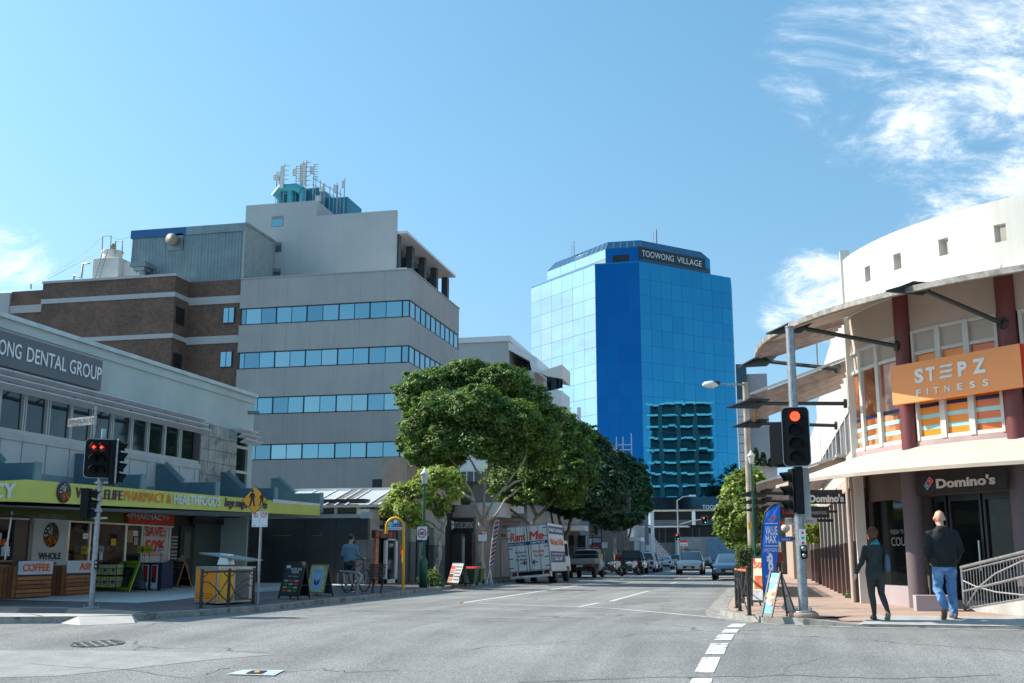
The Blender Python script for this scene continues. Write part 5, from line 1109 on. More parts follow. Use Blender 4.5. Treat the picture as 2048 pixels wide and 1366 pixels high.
# gym sign: flat board standing in front of the columns
qa = Vector((*([*at(1781, 740, y=24.86)][:2]), 0)); qb = Vector((*([*at(2040, 700, y=22.62)][:2]), 0))
gs = thing('gym_sign', 'orange rectangular gym sign reading STEPZ FITNESS', 'sign', (qa+qb)/2+Z3*4.4)
dS = (qb-qa).normalized(); nS = Vector((dS.y, -dS.x, 0)); za_, zb_ = 4.40, 5.24
MB().add([qa+Z3*za_, qb+Z3*za_, qb+Z3*zb_, qa+Z3*zb_, qa-nS*.14+Z3*za_, qb-nS*.14+Z3*za_, qb-nS*.14+Z3*zb_, qa-nS*.14+Z3*zb_], [[0, 1, 2, 3], [7, 6, 5, 4], [3, 2, 6, 7], [0, 4, 5, 1], [0, 3, 7, 4]]).build('board', mat('gym_orange', s2l(240, 150, 84), .5, var=.02), gs)
MB().add([qb+Z3*za_, qb-nS*.14+Z3*za_, qb-nS*.14+Z3*zb_, qb+Z3*zb_], [[0, 1, 2, 3]]).build('edge', M_red, gs)
LS = (qb-qa).length
def gsp(f): return qa+dS*(LS*f)
gw = mat('gym_letter_white', (.74, .73, .68), .5)
for ch, f0, f1 in (('S', .20, .275), ('T', .295, .37), ('P', .545, .615), ('Z', .655, .755)): text(gs, ch, gsp(f0)+Z3*4.80, gsp(f1)+Z3*4.80, Z3, .285, gw, bold=.045, ext=0)
for k in range(3): MB().add([gsp(.395+.004*k)+nS*.012+Z3*(4.80+k*.112), gsp(.49+.004*k)+nS*.012+Z3*(4.80+k*.112), gsp(.505+.004*k)+nS*.012+Z3*(4.855+k*.112), gsp(.41+.004*k)+nS*.012+Z3*(4.855+k*.112)], [[0, 1, 2, 3]]).build('letter_bar', gw, gs)
for ch, f in zip('FITNESS', (.205, .29, .345, .43, .53, .625, .72)): text(gs, ch, gsp(f)+Z3*4.515, gsp(f+(.042 if ch != 'I' else .012))+Z3*4.515, Z3, .135, gw, bold=.03, ext=0)
# lower fabric canopy
lz0, lz1, lr = 3.50, 2.86, 8.75
arc(RR-.02, lr, lz0-.02, lz1-.015, lz0, lz1+.015, -171, A1, 46).build('lower_canopy', mat('canopy_fabric', (.56, .50, .43), .75, var=.05, vs=1.5, streak=.05), cn)
arc(lr-.02, lr+.03, lz1-.05, lz1-.05, lz1+.02, lz1+.02, -171, A1, 46).build('canopy_edge', mat('edge_tan', (.42, .35, .28), .7), cn)
for a in (-165, -146, -125): MB().lathe([(.08, 0), (.12, .1), (.05, .16)], pol(a, lr-.5, 2.86), 8).build('spotlight', M_dark, cn)
# ground floor: wall, pillars, glazing (shop front runs round the drum)
M_plum = mat('plum_render', (.145, .115, .125), .8, var=.08, vs=.8); M_plumd = mat('plum_dark', (.085, .07, .07), .8)
arc(RR-.5, RR-.3, 2.45, 2.45, 3.3, 3.3, A0, A1, 40).build('bulkhead', mat('bulkhead_brown', (.11, .085, .075), .8), cn)
M_plumw = mat('mauve_wall', (.40, .33, .34), .8, var=.06, streak=.06)
arc(RR-.45, RR-.25, .1, .1, .55, .55, -171, -147, 14).build('plinth', M_plumw, cn)
for a in (-146.4, -125.4, -104.4): MB().cyl(pol(a, RR+.05, .1), pol(a, RR+.05, 3.3), .20, n=20).build('pillar', M_plum, cn)
a5, a6 = -161.5, -150
def agl(a0, a1, z0, z1, nm, m, r=RR-.38, par=None, n=1): return arc(r-.03, r, z0, z0, z1, z1, a0, a1, n).build(nm, m, par or cn)
M_sg = mat('shop_glass', (.008, .011, .011), .03, alpha=.72, var=.1, spec=.3)
w = agl(-168, -147, .55, 2.45, 'shop_window', M_sg, n=4); 
for a in (-170, -168, -147.2): arc(RR-.5, RR-.28, .1, .1, 2.45, 2.45, a, a+.7, 1).build('window_post', M_plumd, cn)
agl(-171.2, -168.2, .15, 3.3, 'corner_pier', M_plumd, RR-.2, n=2)
d0 = hit_a(1850, 1100)[0]
for (a, b_, nm) in ((-144.3, -141.5, 'side_light'), (-141, -134.2, 'door'), (-133.8, -127.5, 'door')):
    w_ = agl(a, b_, .15, 2.42, nm, M_sg); f_ = MB()
    for aa in (a, b_-.45): arc(RR-.44, RR-.32, .12, .12, 2.45, 2.45, aa, aa+.45, 1, mb=f_)
    arc(RR-.44, RR-.32, .12, .12, .3, .3, a, b_, 2, mb=f_); arc(RR-.44, RR-.32, 2.32, 2.32, 2.45, 2.45, a, b_, 2, mb=f_); f_.build('frame', M_dark, w_)
for (a, b_) in ((-123, -114.5), (-114.3, -106)): agl(a, b_, .15, 2.42, 'shop_window', M_sg, n=2)
MB().cyl(pol(-134.8, RR-.25, .9), pol(-134.8, RR-.25, 1.5), .02, n=6).build('door_handle', M_alu, cn)
arc(RR-3, RR-2.9, .1, .1, 3, 3, A0, A1, 20).build('shop_rear', mat('shop_rear_brick', (.04, .034, .028), .8, var=.4, vs=5), cn)
MB().ext([pol(a, RR-.4, .1) for a in np.linspace(A0, A1, 24)]+[Vector((CX, CY_, .1))], (0, 0, .04)).build('shop_floor', mat('floor_dark', (.1, .09, .085), .4), cn)
for (a, r, z0, z1, w__, m) in ((-164.5, RR-.45, 1.3, 2.3, 1.2, M_blue), (-158, RR-2.6, 1.75, 2.1, 6, mat('menu_green', s2l(70, 120, 30), .5, emit=.25)), (-150, RR-2.6, 1.75, 2.1, 5, mat('menu_red', s2l(150, 50, 40), .5, emit=.15)), (-149.5, RR-.42, .6, .85, 1.5, M_red), (-156, RR-.9, .78, .9, 5, mat('red_counter', s2l(190, 50, 40), .5)), (-143.6, RR-.42, .6, 1.75, 1.4, mat('hours_black', (.02, .02, .02), .5)), (-138, RR-2.6, 1.7, 2.2, 6, mat('menu_green', s2l(70, 120, 30), .5, emit=.25)), (-131.6, RR-.42, 2.1, 2.2, 1.6, M_wt)):
    agl(a, a+w__, z0, z1, 'shop_graphic', m, r, n=2)
for k in range(6): agl(-143.4, -142.4, 1.7-k*.16, 1.75-k*.16, 'hours_line', M_py, RR-.40)
for (s_, a, b_, z, h_, m) in (('FRESH THE WAY', -158.5, -150, 1.68, .10, mat('glass_text', (.16, .16, .15), .5)), ('COUNTS', -158.5, -149.5, 1.42, .2, mat('glass_text', (.16, .16, .15), .5)), ):
    text(cn, s_, pol(a, RR-.35, z), pol(b_, RR-.35, z), Z3, h_, m, ext=0, bold=.02)
# pizza sign over the door
pa, pb = at(1832, 965, y=24.75), at(2012, 965, y=22.9); pa.z = pb.z = 0
pz_ = thing('pizza_sign', 'black sign over the door with red and blue domino logo and white lettering', 'sign', (pa+pb)/2+Z3*2.4)
dP = (pb-pa).normalized(); nP = Vector((dP.y, -dP.x, 0)); LP = (pb-pa).length
MB().add([pa+Z3*2.46, pb+Z3*2.46, pb+Z3*2.86, pa+Z3*2.86, pa-nP*.1+Z3*2.46, pb-nP*.1+Z3*2.46, pb-nP*.1+Z3*2.86, pa-nP*.1+Z3*2.86], [[0, 1, 2, 3], [3, 2, 6, 7], [0, 4, 5, 1], [0, 3, 7, 4], [1, 5, 6, 2]]).build('board', M_ink, pz_)
M_dr, M_db = mat('domino_red', s2l(225, 40, 50), .5, var=.02), mat('domino_blue', s2l(0, 100, 170), .5, var=.02)
def domino(par, c, ux, uz, s, nrm, m_w=None):
    """tilted domino tile: square of side s, red upper right half, blue lower left half, three dots"""
    u = (ux*.7071+uz*.7071); v = (-ux*.7071+uz*.7071)
    def sq(cc, hw, hh, m, nm, pr): MB().add([cc-u*hw-v*hh+nrm*pr, cc+u*hw-v*hh+nrm*pr, cc+u*hw+v*hh+nrm*pr, cc-u*hw+v*hh+nrm*pr], [[0, 1, 2, 3]]).build(nm, m, par)
    sq(c, s*1.07, s*.57, m_w or M_wt, 'logo_border', .014); sq(c+u*s*.5, s*.48, s*.5, M_dr, 'logo_red_tile', .017); sq(c-u*s*.5, s*.48, s*.5, M_db, 'logo_blue_tile', .017)
    for cc in (c+u*s*.5, c-u*s*.5+v*s*.2-u*s*.0, c-u*s*.5-v*s*.22):
        n = 12; MB().add([cc+nrm*.02+(u*math.cos(i*math.pi/6)+v*math.sin(i*math.pi/6))*s*.13 for i in range(n)], [list(range(n))]).build('logo_dot', M_wt, par)
domino(pz_, pa+dP*(LP*.155)+Z3*2.68, dP, Z3, .115, nP)
text(pz_, "Domino's", pa+dP*(LP*.25)+Z3*2.57, pa+dP*(LP*.90)+Z3*2.57, Z3, .185, mat('pizza_letters', (.66, .62, .58), .5), bold=.035, ext=.02, proud=.03)
# ------------------------------------------------------------------ street frontage beyond the drum
sf = thing('street_shop_row', 'row of narrow cream shopfronts with white upper storey along the right footpath', 'shops', (3, 45, 0))
FR_ = 2.35
M_wt2 = mat('sunlit_white', (.54, .52, .48), .8, var=.05, streak=.06)
for (y0, y1, zt__) in ((27.7, 36, 8.5), (36.0, 41, 7.95), (41, 47, 7.35), (47, 60, 6.8)):
    MB().box(FR_, FR_+8, y0, y1-.02, 5.0, zt__).build('parapet', M_wt2, sf)
MB().box(FR_-.22, FR_-.0, 27.4, 27.66, .1, 8.62).build('downpipe', M_frw, sf)
MB().box(FR_, FR_+8, 27.8, 60, 3.1, 3.95).build('spandrel', M_wt2, sf)
for k in range(16):
    y = 27.9+k*2.0
    MB().box(FR_+.04, FR_+.1, y+.12, y+1.88, 3.98, 4.97).build('window', mat('curtain_glass', (.30, .28, .30), .15, var=.4, vs=1.2, coat=.5) if k % 3 else M_dkglass, sf); MB().box(FR_-.02, FR_+.2, y-.1, y+.1, 3.95, 5.0).build('mullion', M_frw, sf)
MB().box(FR_+.2, FR_+8, 27.8, 60, .1, 3.1).build('core', mat('shade_brown', (.10, .075, .06), .8), sf)
# ground floor pilasters with brown lower halves
M_pt, M_pb = mat('pilaster_tan', (.46, .38, .32), .8, var=.06), mat('pilaster_brown', (.15, .095, .08), .8, var=.06)
yk = [28.0, 29.6, 31.3, 33.0, 35.0, 37.0, 39.2, 41.6, 44.2, 47.2, 50.5, 54.5]
M_bn = [mat('banner_blue', s2l(40, 150, 200), .5, var=.2, vs=3), mat('banner_pale', (.45, .5, .5), .5, var=.3, vs=3), M_dkglass]
for i, y in enumerate(yk):
    MB().box(FR_-.25, FR_+.2, y, y+.28, 1.55, 3.1).build('pilaster', M_pt, sf); MB().box(FR_-.26, FR_+.2, y-.005, y+.285, .1, 1.55).build('pilaster_base', M_pb, sf)
    if i < len(yk)-1:
        MB().box(FR_-.02, FR_+.05, y+.3, yk[i+1]-.03, .55, 2.8).build('shop_window', M_dkglass, sf); MB().box(FR_-.05, FR_+.1, y+.3, yk[i+1]-.03, .1, .55).build('plinth', M_plumw, sf)
        MB().box(FR_-.06, FR_-.03, y+.35, y+.75, .8, 2.6).build('banner', M_bn[i % 3], sf)
MB().box(FR_-.3, FR_+.1, 27.8, 58, 2.8, 3.1).build('head_beam', M_pt, sf)
pp = MB(); pp.cyl((FR_-.32, 28.0, .1), (FR_-.32, 28.0, 3.4), .06, n=8); pp.build('drain_pipe', mat('pipe_cream', (.45, .38, .33), .6), sf)
# slatted awnings over the street
def slat_awning(y0, y1, zin, zout, xout, n, par, tag_):
    for i in range(n):
        y = y0+(y1-y0)*i/(n-1); MB().beam((FR_-.02, y, zin), (xout, y, zout), .07, .16).build('awning_slat', M_slat, par)
    MB().box(xout-.06, xout+.06, y0-.1, y1+.1, zout-.1, zout+.12).build('edge_beam', mat('timber_beam', (.30, .22, .15), .7, var=.2), par)
    MB().beam((FR_-.02, y0-.12, zin+.12), (xout-.05, y0-.12, zout+.12), .05, .06).build('flashing', M_frw, par)
ua = thing('upper_slat_awning', 'brown slatted awning tilting out over the street on black arrow struts', 'awning', (1, 29, 5.5))
slat_awning(28.6, 32.6, 6.02, 5.14, -.15, 5, ua, '')
strut(Vector((FR_-.2, 28.5, 4.95)), Vector((-.05, 28.5, 5.02)), ua); strut(Vector((FR_-.2, 32.4, 4.85)), Vector((-.05, 32.6, 5.0)), ua)
la_ = thing('lower_slat_awning', 'dark slatted awning under the white street windows above the hanging signs', 'awning', (1, 36, 3.1))
slat_awning(33, 45, 3.95, 3.15, -.1, 9, la_, '')
MB().box(FR_-.25, FR_-.0, 32.5, 46, 3.98, 4.06).build('ledge', M_frw, la_)
for y in (33.5, 38, 44): strut(Vector((FR_-.2, y, 2.95)), Vector((0, y, 3.05)), la_)
# dark slatted lining under the fabric canopy edge, street side
# hanging signs under the awnings
def hang(px0, px1, pt, pb, y, name, label, m, words, depth=.12, bar=True):
    x0, x1, z1, z0 = X(px0, (pt+pb)/2, y), X(px1, (pt+pb)/2, y), Zy(px1, pt, y), Zy(px1, pb, y)
    o = thing(name, label, 'hanging sign', (x0, y, z0)); MB().box(x0, x1, y, y+depth, z0, z1).build('board', m, o)
    if bar: MB().box(x1-.02, FR_, y+.03, y+.08, (z0+z1)/2-.02, (z0+z1)/2+.05).build('bracket', M_dark, o)
    for (s_, a, b_, py, hp, mm, bo) in words: p0, p1 = at(a, py, y=y-.01), at(b_, py, y=y-.01); p1.z = p0.z; text(o, s_, p0, p1, Z3, hp/P_scale_y(px0, py, y), mm, ext=0, bold=bo)
    return o
def P_scale_y(px, py, y): return 10/(at(px, py-10, y=y)-at(px, py, y=y)).length
ds = hang(1611, 1696, 979, 1007, 30.2, 'pizza_hanging_sign', 'black hanging sign with cream pizza brand lettering over the footpath', M_ink, [("Domino's", 1619, 1688, 1004, 14, mat('pizza_letters', (.66, .62, .58), .5), .05)])
os_ = hang(1560, 1659, 1013, 1035, 33.6, 'optometrist_hanging_sign', 'black hanging sign reading Toowong optometrists in red and grey', M_ink, [('Toowong', 1564, 1600, 1029, 9, M_dr, .0), ('optometrists', 1602, 1654, 1029, 9, mat('opt_grey', (.45, .45, .45), .5), .0)])
td = hang(1570, 1634, 1036, 1049, 36.5, 'shop_hanging_sign', 'cream hanging sign with navy letters and a small red and green badge', mat('sign_cream', (.62, .60, .55), .6), [('TD SHOPS', 1577, 1625, 1045, 8, M_navy, .0)])
hang(1557, 1570, 1035, 1049, 36.6, 'badge_hanging_sign', 'small green and red striped badge sign hanging by the cream sign', mat('badge_green', (.01, .10, .05), .5), [])
x0, x1 = X(1557, 1045, 36.55), X(1570, 1045, 36.55); MB().box(x0, x1, 36.55, 36.59, Zy(1560, 1048, 36.6), Zy(1560, 1043, 36.6)).build('stripe', M_red, bpy.data.objects['badge_hanging_sign'])
nl = hang(1558, 1586, 1073, 1083, 47, 'blue_hanging_sign', 'small blue hanging sign further along the right footpath', M_blue, [('NAILS', 1563, 1581, 1081, 5, M_wt, 0)])
gl_ = MB(); q = at(1571, 1056, y=40); gl_.lathe([(.05, -.16), (.15, -.05), (.15, .05), (.05, .16)], q, 10); tag(gl_.build('globe_lamp', mat('globe', (.7, .66, .58), .3), loc=q), 'round white globe lamp under the cream hanging sign', 'lamp')
# shops closing the right footpath in the distance
fe = thing('far_right_shops', 'tan wall and shaded shops closing the view along the right footpath', 'building', (2, 62, .1))
MB().box(X(1585, 1080, 60), FR_+6, 60.05, 80, .1, 5.5).build('wall', mat('tan_far', (.42, .33, .26), .8), fe)
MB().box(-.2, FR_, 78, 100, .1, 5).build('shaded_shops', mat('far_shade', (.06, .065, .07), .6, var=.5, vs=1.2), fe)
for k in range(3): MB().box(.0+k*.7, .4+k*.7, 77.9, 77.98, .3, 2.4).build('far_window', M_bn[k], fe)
# ================================================================== trees
def leafmat(name, c, tr=.35):
    m = bpy.data.materials.new(name); m.use_nodes = True; t = m.node_tree; t.nodes.remove(t.nodes['Principled BSDF'])
    pos = nd(t, 'ShaderNodeNewGeometry').outputs['Position']; n = nd(t, 'ShaderNodeTexNoise', ins={0: pos, 2: 1.3, 3: 3.0}).outputs[0]
    col = mixc(t, ramp(t, n, .35, .65), tuple(q*.72 for q in c), tuple(q*1.25 for q in c))
    d = nd(t, 'ShaderNodeBsdfPrincipled', ins={0: col, 2: .55}); tl = nd(t, 'ShaderNodeBsdfTranslucent', ins={0: mixc(t, 1.0, col, (1.3, 1.5, .6), 'MULTIPLY')})
    mx = nd(t, 'ShaderNodeMixShader', ins={0: tr, 1: d.outputs[0], 2: tl.outputs[0]}); t.links.new(mx.outputs[0], t.nodes['Material Output'].inputs[0]); return m
LD = [leafmat('leaf_dark', (.068, .125, .030)), leafmat('leaf_mid', (.125, .205, .045)), leafmat('leaf_light', (.22, .315, .07))]
LY = [leafmat('leaf_lime_dark', (.15, .215, .035)), leafmat('leaf_lime', (.33, .40, .065)), leafmat('leaf_lime_light', (.52, .56, .13))]
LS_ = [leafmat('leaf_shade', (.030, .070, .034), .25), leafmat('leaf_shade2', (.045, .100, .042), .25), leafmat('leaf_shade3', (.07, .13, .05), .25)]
M_bark = mat('pale_bark', (.40, .33, .25), .85, var=.3, vs=3, bump=.4, bs=12, col2=(.24, .18, .13), c2s=2.5, fine=.15); M_bark2 = mat('brown_bark', (.20, .13, .085), .9, var=.3, vs=3, bump=.4, bs=12, col2=(.30, .22, .15), c2s=2)
def foliage(blobs, n, size, mats, parent, name='crown', off=None, upb=.8, clump=1.0, seed=1, shell=.36):
    r_ = np.random.default_rng(seed); bl_ = np.array([[*b] for b in blobs]); vol = (bl_[:, 3]*bl_[:, 4]+bl_[:, 3]*bl_[:, 5]); cnt = (vol/vol.sum()*n).astype(int)
    P, N = [], []
    for b, c in zip(bl_, cnt):
        # flat sprays of leaves scattered over each bough's volume, dense outside, so that layers and gaps show
        k = max(10, int(62*clump*(b[3]*b[5])**.6*(1.0 if size < .2 else .6))); d = r_.normal(size=(k, 3)); d /= np.linalg.norm(d, axis=1)[:, None]; rr_ = r_.uniform(.45, 1.08, k)
        tc_ = d*rr_[:, None]; sc_ = min(.25*(b[3]*b[5])**.5, .42)*r_.uniform(.55, 1.25, k)
        idx = r_.integers(0, k, c); g_ = r_.normal(size=(c, 3)); g_ *= (r_.uniform(0, 1, c)**.45/np.linalg.norm(g_, axis=1))[:, None]
        off_ = g_*np.stack([sc_[idx], sc_[idx], sc_[idx]*.42], 1); off_[:, 2] -= .35*(g_[:, 0]**2+g_[:, 1]**2)*sc_[idx]*.6
        p1_ = b[:3]+tc_[idx]*b[3:6]+off_; n1_ = d[idx]*.45+g_*.5
        dd_ = r_.normal(size=(c, 3)); dd_ /= np.linalg.norm(dd_, axis=1)[:, None]; p2_ = b[:3]+dd_*b[3:6]*(np.power(r_.uniform(.1, 1, c), .33)*(.98+.10*np.sin(dd_[:, :1].T[0]*7+b[0]*3)*np.cos(dd_[:, 2]*9+b[1]))+r_.normal(0, .05, c))[:, None]
        sel = (r_.uniform(size=c) > shell)[:, None]; P.append(np.where(sel, p1_, p2_)); N.append(np.where(sel, n1_, dd_))
    P = np.concatenate(P); N = np.concatenate(N)
    # drop leaves deep inside another blob
    keep = np.ones(len(P), bool)
    for b in bl_:
        q = (P-b[:3])/b[3:6]; keep &= (np.einsum('ij,ij->i', q, q) > .10)
    P, N = P[keep], N[keep]; m = len(P)
    nn = N+np.array([0, 0, upb])+r_.normal(0, .55, (m, 3)); nn /= np.linalg.norm(nn, axis=1)[:, None]
    a = np.cross(nn, r_.normal(size=(m, 3))); a /= np.linalg.norm(a, axis=1)[:, None]; bb = np.cross(nn, a)
    s = size*r_.uniform(.6, 1.35, m)[:, None]
    V = np.stack([P-a*s, P+bb*s*.55-nn*s*.1, P+a*s, P-bb*s*.55-nn*s*.1], 1).reshape(-1, 3)
    o_ = np.array(off if off is not None else OFF[parent.name]); V = V-o_
    me = bpy.data.meshes.new(name); me.vertices.add(4*m); me.vertices.foreach_set('co', V.ravel().astype(np.float32)); me.loops.add(4*m); me.loops.foreach_set('vertex_index', np.arange(4*m, dtype=np.int32))
    me.polygons.add(m); me.polygons.foreach_set('loop_start', np.arange(0, 4*m, 4, dtype=np.int32)); me.polygons.foreach_set('loop_total', np.full(m, 4, np.int32))
    for q in mats: me.materials.append(q)
    me.polygons.foreach_set('material_index', r_.choice([0, 1, 2], m, p=[.3, .45, .25]).astype(np.int32)); me.update(); me.validate()
    o = bpy.data.objects.new(name, me); link(o)
    if parent is not None: o.parent = parent; OFF[o.name] = OFF[parent.name]
    else: o.location = o_; OFF[o.name] = Vector(o_)
    return o
def pb(lst, Y, dscale=1.0):
    out = []
    for (px, py, rx, rz, dy) in lst:
        q = at(px, py, y=Y+dy); k = (Y+dy)/2243*1.02; out.append((q.x, Y+dy, q.z, rx*k, (rx+rz)/2*k*dscale, rz*k))
    return out
def limbs(mb, lst, Y):
    for pts, r0, r1 in lst:
        P = [Vector((*at(px, py, y=Y+dy)[:],)) for (px, py, dy) in pts]
        # smooth in-between points
        Q = []
        for i in range(len(P)-1):
            for t in (0, .5): Q.append(P[i].lerp(P[i+1], t)+Vector([random.uniform(-.04, .04) for _ in range(3)])*(1 if (i or t) else 0))
        Q.append(P[-1]); n = len(Q); mb.tube(Q, [r0+(r1-r0)*i/(n-1) for i in range(n)], 9)
T1 = thing('street_tree', 'large broad street tree with pale forked trunk beside the rental truck', 'tree', (*at(967, 1163, z=.12)[:2], .12), 'street trees along the left kerb')
Y1 = 50.0
b = MB(); base = at(967, 1165, y=Y1)
limbs(b, [([(966, 1166, 0), (963, 1120, 0), (960, 1075, 0), (966, 1035, 0)], .22, .17),
          ([(967, 1045, 0), (950, 1005, -.2), (938, 975, -.4), (915, 935, -.6), (890, 905, -.8)], .07, .03), ([(967, 1045, 0), (968, 1000, 0), (972, 960, .2), (985, 925, .5), (1000, 895, .8)], .06, .035),
          ([(968, 1040, 0), (985, 1005, -.5), (1010, 975, -1), (1040, 935, -1.4), (1052, 910, -1.6)], .06, .03), ([(970, 975, .2), (960, 950, -.3), (945, 925, -.6), (930, 900, -1)], .07, .03),
          ([(1005, 980, -1), (1030, 965, -1.1), (1052, 958, -1.2)], .08, .03), ([(975, 950, .2), (980, 920, 1), (975, 890, 1.5)], .06, .03), ([(948, 1000, -.2), (925, 985, .6), (905, 960, 1.2)], .09, .04), ([(966, 1050, 0), (990, 1030, .6), (1010, 1000, 1.3), (1040, 975, 2)], .08, .035)], Y1)
b.build('trunk', M_bark, T1)
foliage(pb([(858, 768, 62, 34, 0), (930, 748, 62, 32, .5), (1005, 762, 66, 34, 0), (1062, 800, 46, 36, .5), (1098, 838, 34, 32, 1), (826, 800, 36, 34, 0), (884, 812, 62, 36, -1.8), (952, 812, 66, 42, -2.4), (1024, 838, 62, 44, -2), (1078, 872, 46, 38, -.5), (840, 850, 44, 36, -1.4), (812, 886, 24, 26, 0), (846, 905, 40, 34, -1), (898, 878, 52, 36, -2), (960, 880, 56, 36, -2.2), (1015, 900, 50, 32, -1.4), (1080, 910, 44, 30, .5), (900, 915, 40, 24, 0), (800, 780, 18, 16, .3), (940, 730, 30, 16, 0), (1000, 738, 26, 14, .2), (868, 745, 26, 14, .2), (960, 850, 90, 50, 1.5)], Y1), 210000, .072, LD, T1, seed=11)
def street_tree(label, base, Y, lims, blobs, n, seed, mats, bark, size=.14):
    q = at(*base, y=Y); t_ = thing('street_tree', label, 'tree', (q.x, Y, .12), 'street trees along the left kerb'); b = MB(); limbs(b, lims, Y); b.build('trunk', bark, t_)
    foliage(pb(blobs, Y), n, size, mats, t_, seed=seed); return t_
street_tree('second street tree with forked tan limbs rising behind the rental truck', (1062, 1160), 61.0, [([(1062, 1164, 0), (1062, 1110, 0), (1063, 1060, 0)], .18, .14), ([(1063, 1065, 0), (1068, 1040, 0), (1090, 1018, 0), (1108, 1000, -.5), (1130, 970, -1)], .11, .04), ([(1063, 1065, 0), (1055, 1045, 0), (1035, 1030, .4), (1012, 1012, .8), (985, 990, 1)], .10, .04), ([(1075, 1035, 0), (1060, 1005, .5), (1050, 975, 1)], .12, .05)],
            [(1060, 900, 70, 50, 1), (1110, 850, 52, 40, 0), (1140, 880, 52, 44, 0), (1090, 930, 60, 40, -.5), (1030, 960, 60, 34, 1), (1005, 940, 40, 30, 1.5), (1130, 945, 60, 44, -.5), (1075, 985, 50, 26, 0), (1020, 995, 34, 18, 1), (1140, 990, 40, 28, 0), (1160, 910, 36, 34, .5), (1120, 900, 60, 50, 2)], 110000, 21, LD, M_bark2, .098)
street_tree('third street tree with brown limbs beside the white flatbed ute', (1110, 1150), 72.0, [([(1128, 1152, 0), (1130, 1100, 0), (1132, 1070, 0)], .2, .16), ([(1132, 1075, 0), (1140, 1045, 0), (1150, 1020, 0), (1158, 1005, -.4)], .13, .07), ([(1132, 1080, 0), (1118, 1040, 0), (1112, 1010, .4)], .13, .07), ([(1130, 1080, 0), (1105, 1045, .6), (1098, 1010, 1)], .1, .05)],
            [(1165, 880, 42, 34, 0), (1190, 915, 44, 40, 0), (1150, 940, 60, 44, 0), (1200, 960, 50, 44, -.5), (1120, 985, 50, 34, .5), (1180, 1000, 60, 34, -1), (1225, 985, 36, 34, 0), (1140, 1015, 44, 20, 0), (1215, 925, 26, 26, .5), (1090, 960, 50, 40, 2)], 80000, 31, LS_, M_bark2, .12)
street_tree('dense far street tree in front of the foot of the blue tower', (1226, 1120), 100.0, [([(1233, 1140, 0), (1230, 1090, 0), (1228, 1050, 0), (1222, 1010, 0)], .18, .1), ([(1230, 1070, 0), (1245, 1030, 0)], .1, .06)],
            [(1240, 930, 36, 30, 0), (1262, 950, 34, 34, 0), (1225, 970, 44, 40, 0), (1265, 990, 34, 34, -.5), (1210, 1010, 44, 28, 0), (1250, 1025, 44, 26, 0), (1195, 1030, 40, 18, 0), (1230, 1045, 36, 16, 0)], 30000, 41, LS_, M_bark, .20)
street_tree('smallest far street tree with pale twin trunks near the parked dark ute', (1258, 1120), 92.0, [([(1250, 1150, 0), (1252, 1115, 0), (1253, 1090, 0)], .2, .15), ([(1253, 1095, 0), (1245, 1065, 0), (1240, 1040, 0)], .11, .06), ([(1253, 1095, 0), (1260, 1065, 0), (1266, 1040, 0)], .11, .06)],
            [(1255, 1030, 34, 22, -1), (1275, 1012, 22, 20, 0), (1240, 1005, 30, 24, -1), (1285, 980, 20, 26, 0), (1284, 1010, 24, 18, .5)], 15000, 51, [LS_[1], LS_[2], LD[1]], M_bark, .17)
sm = thing('small_street_tree', 'small lime green tree with thin crooked trunk beside the lamp post', 'tree', (*at(876, 1172, z=.12)[:2], .12), None)
b = MB(); YS = 41.3
limbs(b, [([(877, 1172, 0), (873, 1140, 0), (881, 1110, 0), (880, 1080, 0), (888, 1062, 0), (884, 1045, 0), (872, 1035, 0), (876, 1010, 0)], .10, .05), ([(886, 1058, 0), (893, 1040, 0), (890, 1015, 0), (885, 985, 0)], .05, .02), ([(884, 1062, 0), (866, 1050, 0), (848, 1040, .2), (825, 1030, .3), (815, 1000, .4)], .045, .02), ([(874, 1030, 0), (862, 1000, -.2), (850, 965, -.3)], .04, .02), ([(876, 1040, 0), (858, 1012, .3), (825, 985, .4), (800, 970, .4)], .035, .015)], YS)
b.build('trunk', mat('speckled_bark', (.34, .30, .25), .85, var=.4, vs=7, fine=.2, col2=(.16, .12, .09), c2s=6), sm)
foliage(pb([(880, 955, 42, 26, 0), (910, 975, 24, 32, 0), (845, 975, 34, 26, -.3), (808, 985, 30, 24, 0), (785, 1008, 24, 26, 0), (815, 1018, 34, 24, -.4), (835, 1045, 24, 14, -.3), (868, 1005, 24, 20, .4), (888, 1010, 20, 18, 0), (772, 1020, 14, 18, .2), (855, 948, 24, 16, .2), (797, 1045, 14, 12, 0), (880, 1028, 16, 10, 0)], YS, .8), 26000, .062, LY, sm, seed=61, clump=1.3, shell=.22)
rt = thing('roadside_tree', 'yellow green leafy tree behind the clipped hedge on the right footpath', 'tree', (*at(1480, 1150, y=48)[:2], .12), None)
b = MB(); limbs(b, [([(1482, 1150, 0), (1480, 1100, 0), (1475, 1050, 0), (1470, 1000, 0)], .16, .05), ([(1480, 1070, 0), (1500, 1020, 0), (1505, 980, 0)], .09, .03)], 48); b.build('trunk', M_bark2, rt)
foliage(pb([(1500, 960, 30, 28, 0), (1478, 980, 34, 34, 0), (1520, 985, 24, 34, .5), (1468, 1015, 32, 30, 0), (1450, 1042, 22, 20, 0), (1495, 1025, 36, 34, -.5), (1465, 1055, 34, 28, 0), (1500, 1065, 34, 26, 0), (1525, 1040, 22, 40, .5), (1478, 1085, 30, 14, 0)], 48), 42000, .095, [LY[0], LD[2], LY[1]], rt, seed=71, clump=1.2, shell=.3)
